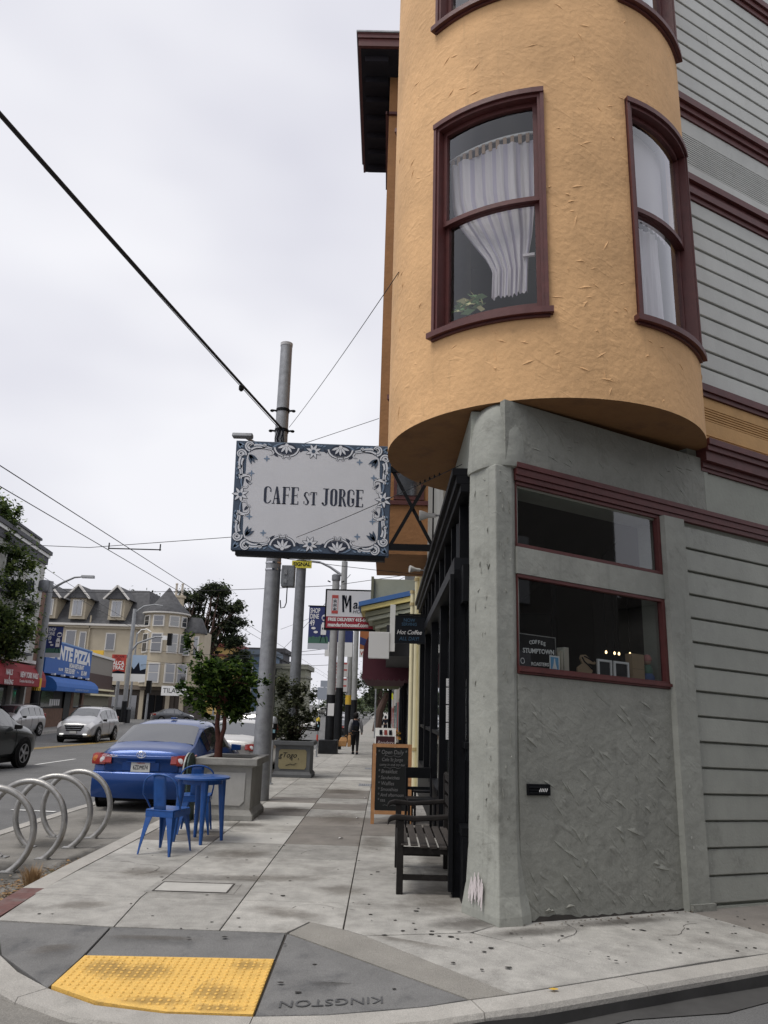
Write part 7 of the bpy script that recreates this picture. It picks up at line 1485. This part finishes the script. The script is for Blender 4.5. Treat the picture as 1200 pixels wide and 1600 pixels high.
    def full(nm, m, a0, a1, k0, o=.008):
        g = G(); n = 5
        def fn(u, v):
            s_ = -1 if v < 0 else 1; a = a0 + (a1 - a0) * u; k = NR - 1 - abs(v) * (NR - 1 - k0); p = P(a, k); pa = P(min(a + .05, len(prof) - 1), k) - P(max(a - .05, 0), k); pk = P(a, min(k + .05, NR - 1)) - P(a, max(k - .05, 0)); n_ = pk.cross(pa).normalized()
            if n_.z < 0: n_ = -n_
            p = p + n_ * o; return V((p.x * s_, p.y, p.z))
        g.grid(fn, span(0, 1, n), span(-1, 1, 8)); g.build(nm, m, t, smooth=60)
    full('windshield', car_glass, glass_f[0] + .12, glass_f[1] - .12, 6.4); full('rear_window', car_glass, glass_r[0] + .18, glass_r[1] - .15, 6.25)
    for a0, a1, c0, c1 in pil: patch('side_window', car_glass, a0 + (a1 - a0) * c0, a0 + (a1 - a0) * c1, 5.12, 5.86, (-1, 1), .01)
    yr, yf, wr = wheels; ws = max(s[6] for s in S_)
    for y in (yr, yf):
        for s_ in (-1, 1):
            g = G(); g.lathe([(wr + .055, -.01), (wr + .05, .012), (.02, .014)], (0, 0, 0), 24, 'X'); g.xf(Matrix.Translation((s_ * (ws + .004), y, wr + .01)) @ (Matrix.Identity(4) if s_ > 0 else Matrix.Rotation(math.pi, 4, 'Z'))); g.build('wheel_arch', blk_plastic, t)
            wh = G(); wh.lathe([(wr * .66, .095), (wr * .9, .10), (wr, .06), (wr, -.09), (wr * .8, -.11), (wr * .4, -.1)], (0, 0, 0), 24, 'X'); mt = Matrix.Translation((s_ * (ws - .065), y, wr)) @ (Matrix.Identity(4) if s_ > 0 else Matrix.Rotation(math.pi, 4, 'Z')); wh.xf(mt); wo = wh.build('wheel', rubber, t, smooth=50)
            g = G(); g.lathe([(wr * .66, .07), (wr * .68, .1), (wr * .62, .1), (wr * .6, .06)], (0, 0, 0), 20, 'X')
            for k in range(5):
                a = k * 1.2566; g.bar((.085, math.cos(a) * wr * .1, math.sin(a) * wr * .1), (.095, math.cos(a) * wr * .64, math.sin(a) * wr * .64), wr * .2, .02, up=(1, 0, 0))
            g.lathe([(wr * .16, .08), (wr * .14, .11), (0.01, .112)], (0, 0, 0), 12, 'X'); g.xf(mt); g.build('rim', alloy, wo, smooth=40)
    g = G(); g.box(-ws + .12, ws - .12, S_[0][0] + .35, S_[-1][0] - .35, .16, .4); g.build('underbody', blk_plastic, t)
    zb = S_[5][3]
    for s_ in (-1, 1):
        i = glass_f[1] - 1; p = P(i + .1, 5.0); g = G(); c = V((s_ * (p.x + .12), p.y - .05, p.z + .06)); g.ring([[c + V((a * .1, -.05, b * .065)) for a, b in ((-1, -1), (1, -.8), (1, .8), (-1, 1))], [c + V((a * .08, .07, b * .05)) for a, b in ((-1, -1), (1, -.8), (1, .8), (-1, 1))]]); g.build('mirror', paint if kind == 'sedan' else blk_plastic, t, bevel=.012)
        for yy in (-.55, .35): g = G(); g.bar((s_ * (ws + .012), yy, zb - .12), (s_ * (ws + .012), yy + .17, zb - .115), .02, .03); g.build('door_handle', paint, t)
        for yy in (-.32, .95, -1.12): 
            p0 = [P(0, 0)]
            i = max(k for k in range(len(S_) - 1) if S_[k][0] <= yy); f = (yy - S_[i][0]) / (S_[i + 1][0] - S_[i][0]); pts = [V((P(i + f, k).x * s_ + s_ * .003, yy, P(i + f, k).z)) for k in (2.2, 3, 3.5, 4, 4.9)]; g = G(); g.tube(pts, .005, 4); g.build('door_gap', blk_plastic, t)
    # lights
    if kind == 'sedan':
        for s_ in (-1, 1):
            for (x0, x1, m, nm, z0, z1) in ((.70, .845, lamp_red, 'taillight', .74, .93), (.585, .697, lamp_red, 'taillight_middle', .745, .92), (.49, .582, lamp_red, 'taillight_inner', .76, .91)):
                g = G(); rs = []
                for x in span(x0, x1, 3):
                    yb = -2.235 + max(0, x - .45) ** 2 * .75; rs.append([V((s_ * x, yb - .012, z0 + .015)), V((s_ * x, yb - .03, (z0 + z1) / 2 - .04)), V((s_ * x, yb + .0, z1 - (.02 if x > .8 else 0))), V((s_ * x, yb + .16, z1)), V((s_ * x, yb + .16, z0))])
                g.ring(rs); o = g.build(nm, m, t, smooth=40)
            g = G(); g.lathe([(.06, 0), (.055, .03), (.0, .04)], (0, 0, 0), 12, 'Y'); g.xf(Matrix.Translation((s_ * .765, -2.15, .845)) @ Matrix.Rotation(math.pi, 4, 'X')); g.build('indicator', lamp_amber, t, smooth=50); g = G(); g.lathe([(.055, 0), (.05, .025), (.0, .034)], (0, 0, 0), 12, 'Y'); g.xf(Matrix.Translation((s_ * .635, -2.205, .83)) @ Matrix.Rotation(math.pi, 4, 'X')); g.build('reversing_light', lamp_clear, t, smooth=50)
            patch('headlight', lamp_clear, len(S_) - 3.6, len(S_) - 2.1, 4.0, 5.6, (s_,), .012)
        g = G(); g.box(-.33, .33, 2.2, 2.27, .52, .66); g.build('grille', blk_plastic, t); g = G(); g.box(-.5, .5, 2.2, 2.29, .28, .42); g.build('intake', blk_plastic, t)
        g = G(); g.ring([[V((x, -2.285 + x * x * .14 + e, z)) for x in span(-.80, .80, 10)] + [V((x, -2.17 + x * x * .14, z)) for x in span(.80, -.80, 10)] for z, e in ((.24, .06), (.34, 0.015), (.50, 0), (.62, .0), (.66, .04))]); g.build('bumper', paint, t, smooth=50)
        g = G(); g.ring([[V((x, -2.225 + x * x * .1 + e, z)) for x in span(-.60, .60, 8)] + [V((x, -2.1 + x * x * .1, z)) for x in span(.60, -.60, 8)] for z, e in ((.665, .0), (.80, .0), (.865, -.035), (.90, -.03), (.905, .03))]); g.build('boot_lid', paint, t, smooth=30)
        g = G(); g.box(-.30, .30, -2.235, -2.22, .665, .80); g.build('plate_recess', paint, t); g = G(); g.box(-.155, .155, -2.25, -2.236, .655, .81); g.build('licence_plate', pm('plate_ivory', (.60, .60, .57), .5), t); g = G(); g.bar((-.24, -2.262, .815), (.24, -2.262, .815), .02, .02); g.build('boot_handle', paint, t)
    else:
        for s_ in (-1, 1):
            patch('headlight', lamp_clear, len(S_) - 3.0, len(S_) - 1.55, 4.1, 5.9, (s_,), .014); g = G(); g.box(s_ * .56 - .09, s_ * .56 + .09, 2.25, 2.385, .40, .455); g.build('fog_light', pm('fog_lit', (.8, .8, .78), .2, emit=((1, 1, .96), .8)), t); g = G(); g.box(s_ * .76 - .06, s_ * .76 + .06, -2.33, -2.1, .95, 1.25); g.build('taillight', lamp_red, t, bevel=.02)
        g = G(); g.prism([(x, 2.40, z) for x, z in ((-.46, .86), (-.34, .58), (.34, .58), (.46, .86))], (0, -.12, 0)); gr_ = g.build('grille', blk_plastic, t)
        for z in (.65, .75, .83): g = G(); g.bar((-.42 + (.86 - z) * .3, 2.41, z), (.42 - (.86 - z) * .3, 2.41, z), .02, .022); g.build('grille_bar', chrome, gr_)
        g = G(); g.prism([(x, 2.42, z) for x, z in ((-.5, .40), (-.46, .30), (.46, .30), (.5, .40))], (0, -.12, 0)); g.build('intake', blk_plastic, t); g = G(); g.box(-.16, .16, 2.40, 2.43, .46, .58); g.build('licence_plate', MATS['plate_ivory'], t)
        for s_ in (-1, 1): g = G(); g.tube([(s_ * .62, -1.9, 1.70), (s_ * .63, -1.7, 1.77), (s_ * .63, 0, 1.78), (s_ * .63, .2, 1.72)], .018, 6); g.build('roof_rail', blk_plastic, t)
    return t
def carpaint(nm, c, met=.3): return pm(nm, c, .3, metal=met, coat=.5, var=.04)
p_blue = carpaint('car_blue', (.003, .045, .205), .4); p_white = carpaint('car_silver_white', (.50, .49, .47), .3); p_dark = carpaint('car_dark_green_grey', (.03, .035, .035), .3); p_silver = carpaint('car_silver', (.46, .46, .465), .5); p_grey = carpaint('car_grey', (.09, .095, .105), .4); p_black = carpaint('car_black', (.012, .012, .014), .2)
BCZ = st(-3.95, 15.5)
bc = car_proto('blue_sedan', 'shiny blue sedan parked at the kerb, its back to us', 'sedan', p_blue, (-3.96, 15.45, BCZ), R(-.5))
text('6ZDM074', .095, ink, 'plate_number', bc, (0, -2.2525, .722), (1, 0, 0), (0, 0, 1), world=False, xs=.62); text('California', .035, pm('plate_red_script', (.45, .05, .05), .6), 'plate_state', bc, (0, -2.2525, .79), (1, 0, 0), (0, 0, 1), world=False, shear=.3)
text('COROLLA', .045, chrome, 'badge_lettering', bc, (-.52, -2.248, .955 - .06), (1, 0, 0), (0, .1, 1), world=False, xs=1.2, bold=.001)
g = G()
for rx, rz in ((.075, .052), (.024, .05), (.05, .02)):
    cz = .925 + (.012 if rz == .02 else 0); g.tube([(math.cos(k * .3142) * rx, -2.262, cz + math.sin(k * .3142) * rz) for k in range(21)], .006, 5, cap=False)
g.build('emblem', chrome, bc); G().box(-.05, .05, -.55, -.42, 1.468, 1.50).build('antenna', p_blue, bc, bevel=.01)
g = G(); g.tube([(-.60, -2.24, .665), (.60, -2.24, .665)], .004, 4); g.tube([(-.48, -2.26, .935), (-.61, -2.2, .9), (-.61, -2.2, .67)], .004, 4); g.tube([(.48, -2.26, .935), (.61, -2.2, .9), (.61, -2.2, .67)], .004, 4); g.build('boot_gap', blk_plastic, bc)
def again(src, name, x, y, rz, label, old, new, group='cars along the street', dz=0):
    o = copy_tree(src, (x, y, st(x, y) + dz), R(rz), label, swap={old: new}); o.name = name; o['group'] = group; return o
base = [o for o in kids(bc)]
w1 = again(bc, 'white_sedan', -3.85, 21.6, 0, 'pearl white sedan parked in front of the blue one', p_blue, p_white)
for o in list(kids(w1)):
    if o.name.split('.')[0] in ('plate_number', 'plate_state', 'badge_lettering', 'emblem'): bpy.data.objects.remove(o)
su = car_proto('silver_suv', 'silver sport utility car coming towards us on the far lane', 'suv', p_silver, (-15.35, 41.4, st(-15, 40)), R(183), 'cars along the street')
again(su, 'dark_suv', -10.95, 20.75, -3, 'dark grey green car cut by the left edge, driving away', p_silver, p_dark)
again(su, 'silver_wagon', -20.6, 44.0, 180, 'small silver grey car parked across the street behind the dark one', p_silver, p_silver)
again(su, 'black_van', -5.0, 33.5, 0, 'black van parked beyond the white sedan', p_silver, p_black)
def far_sedan(nm, x, y, rz, lb_, p):
    o = again(w1, nm, x, y, rz, lb_, p_blue, p)
    return o
def swapcopy(nm, x, y, rz, lb_, p):
    o = copy_tree(w1, (x, y, st(x, y)), R(rz), lb_); o.name = nm
    for c in kids(o):
        for s_ in c.material_slots:
            if s_.material == p_white: s_.link = 'OBJECT'; s_.material = p
    return o
swapcopy('grey_sedan', -23.0, 86, -62, 'dark grey sedan turning across the far junction', p_grey)
swapcopy('white_sedan', -17.5, 92, 180, 'small pale car at the junction seen through the planter tree', p_white)
swapcopy('white_sedan', -8.3, 88, 180, 'white car coming towards us past the yellow topped meter', p_white)
swapcopy('black_sedan', -3.9, 66, 0, 'black sedan parked between the far poles', p_black)
swapcopy('silver_sedan', -4.0, 82, 0, 'silver car parked beyond the black one', p_silver)
swapcopy('silver_sedan', -11.5, 165, 178, 'distant pale car at the bend, leftmost', p_white)
swapcopy('silver_sedan', -8.0, 150, 180, 'distant silver car at the bend, in the middle', p_silver)
dv = again(su, 'white_van', -13.5, 175, 90, 'distant white van crossing at the bend', p_silver, p_white)

# ------------------------------------------------------------------ people
def person(loc, label, coat, trousers, hair, scale=1.0, walk=.16, bags=True):
    t = thing('person', loc, label, 'person'); sk = {
        'pel': (0, 0, .90, .135), 'waist': (0, 0, 1.06, .125), 'chest': (0, -.01, 1.28, .15), 'neck': (0, 0, 1.42, .055), 'head0': (0, .01, 1.50, .075), 'head1': (0, .01, 1.58, .088), 'head2': (0, 0, 1.65, .055),
        'hl': (-.085, 0, .86, .095), 'kl': (-.09, walk * .5, .48, .062), 'al': (-.09, walk * .7, .09, .042), 'tl': (-.09, walk * .7 + .15, .035, .036), 'hr': (.085, 0, .86, .095), 'kr': (.09, -.02, .48, .062), 'ar': (.09, -walk * .9, .11, .042), 'tr': (.09, -walk * .9 + .13, .035, .034),
        'sl': (-.19, 0, 1.34, .07), 'el': (-.25, -.02, 1.08, .052), 'wl': (-.27, .05, .86, .036), 'ml': (-.27, .07, .79, .036), 'sr': (.19, 0, 1.34, .07), 'er': (.25, -.04, 1.08, .052), 'wr': (.26, .04, .86, .036), 'mr': (.26, .06, .79, .036)}
    ed = [('pel', 'waist'), ('waist', 'chest'), ('chest', 'neck'), ('neck', 'head0'), ('head0', 'head1'), ('head1', 'head2'), ('pel', 'hl'), ('hl', 'kl'), ('kl', 'al'), ('al', 'tl'), ('pel', 'hr'), ('hr', 'kr'), ('kr', 'ar'), ('ar', 'tr'), ('chest', 'sl'), ('sl', 'el'), ('el', 'wl'), ('wl', 'ml'), ('chest', 'sr'), ('sr', 'er'), ('er', 'wr'), ('wr', 'mr')]
    def skin(nm, keys, m, grow=0.0, root=None):
        ks = [k for k in sk if k in keys]; me = bpy.data.meshes.new(nm); me.from_pydata([V(sk[k][:3]) * scale for k in ks], [(ks.index(a), ks.index(b)) for a, b in ed if a in ks and b in ks], []); me.materials.append(m); o = bpy.data.objects.new(nm, me); col.objects.link(o); o.parent = t
        md = o.modifiers.new('skin', 'SKIN'); sd = o.modifiers.new('sub', 'SUBSURF'); sd.levels = sd.render_levels = 2
        if not me.skin_vertices: 
            me.attributes.new('x', 'FLOAT', 'POINT') if False else None
            bpy.context.view_layer.objects.active = o
        for i, k in enumerate(ks):
            r_ = (sk[k][3] + grow) * scale; me.skin_vertices[0].data[i].radius = (r_, r_ * (.8 if k in ('chest', 'waist', 'pel') else 1)); me.skin_vertices[0].data[i].use_root = (k == (root or ks[0]))
        for p in me.polygons: p.use_smooth = True
        return o
    try:
        skin('body', set(sk), pm('skin_tone', (.32, .19, .13), .7), 0, 'pel'); skin('trousers', {'pel', 'hl', 'kl', 'al', 'hr', 'kr', 'ar'}, trousers, .010, 'pel'); skin('coat', {'pel', 'waist', 'chest', 'sl', 'el', 'wl', 'sr', 'er', 'wr', 'hl', 'hr'}, coat, .018, 'pel')
    except Exception as ex: print('skin failed', ex)
    for s_, k in ((-1, 'tl'), (1, 'tr')): a = V(sk[k][:3]) * scale; g = G(); g.ring([[a + V((x, y, z)) for x, y in ((-.05, -.2), (.05, -.2), (.05, .07), (-.05, .07))] for z in (-.035, .05)]); g.build('shoe', ink, t, bevel=.02)
    g = G(); g.lathe([(.04, 1.44), (.10, 1.5), (.112, 1.58), (.098, 1.66), (.03, 1.71)], (0, -.015, 0), 14); g.xf(Matrix.Scale(scale, 4)); g.build('hair', hair, t, smooth=60)
    return t
pe = person((-1.2, 33.0, gr(0, 33)), 'person in a grey jacket walking away with a black backpack and brown bags', pm('jacket_grey', (.24, .24, .25), .85), pm('trousers_black', (.014, .014, .016), .8), pm('hair_black', (.012, .01, .01), .7), .98)
bp_ = thing('backpack', (-1.2, 33.0, gr(0, 33)), 'black backpack on the back of the walking person', 'backpack')
g = G(); g.ring([[V((x * w_, -.16 - d, z)) for x, d in ((-1, 0), (-.8, .13), (.8, .13), (1, 0))] for z, w_ in ((.93, .13), (1.0, .16), (1.25, .155), (1.36, .10))]); g.build('pack', ink, bp_, bevel=.03)
G().box(-.10, .10, -.32, -.29, .98, 1.14).build('pocket', blk_plastic, bp_, bevel=.015)
for s_ in (-1, 1): g = G(); g.tube([(s_ * .10, -.16, 1.33), (s_ * .13, -.05, 1.45), (s_ * .13, .12, 1.30), (s_ * .13, .1, 1.0)], .02, 6); g.build('strap', blk_plastic, bp_)
for k, (x, y, w_, h, lb_) in enumerate(((-.43, .1, .17, .36, 'larger brown shopping bag carried in the left hand'), (-.24, .05, .07, .46, 'narrow brown shopping bag hanging beside the leg'))):
    b = thing('shopping_bag', (-1.2 + x, 32.8 + y, gr(0, 33) + .30), lb_, 'bag'); g = G(); tl_ = .10 if k == 0 else 0; g.ring([[V((sx * w_ * (1 if z < h else .7) + z * tl_ * 1.5 - tl_, sy * .09 * (1 if z < h else .3), z)) for sx, sy in ((-1, -1), (1, -1), (1, 1), (-1, 1))] for z in (0, h * .6, h)]); g.build('bag_body', pm('kraft_bag', (.38, .20, .075), .8, var=.2, vs_=10), b, bevel=.02); g = G(); g.tube([(-.05, 0, h), (.06, 0, h + .10), (.12, 0, h)], .012, 5); g.build('bag_handle', MATS['kraft_bag'], b)
person((.05, 72, gr(0, 72)), 'distant dark clothed person walking beneath the awnings', ink, ink, ink, 1.0)
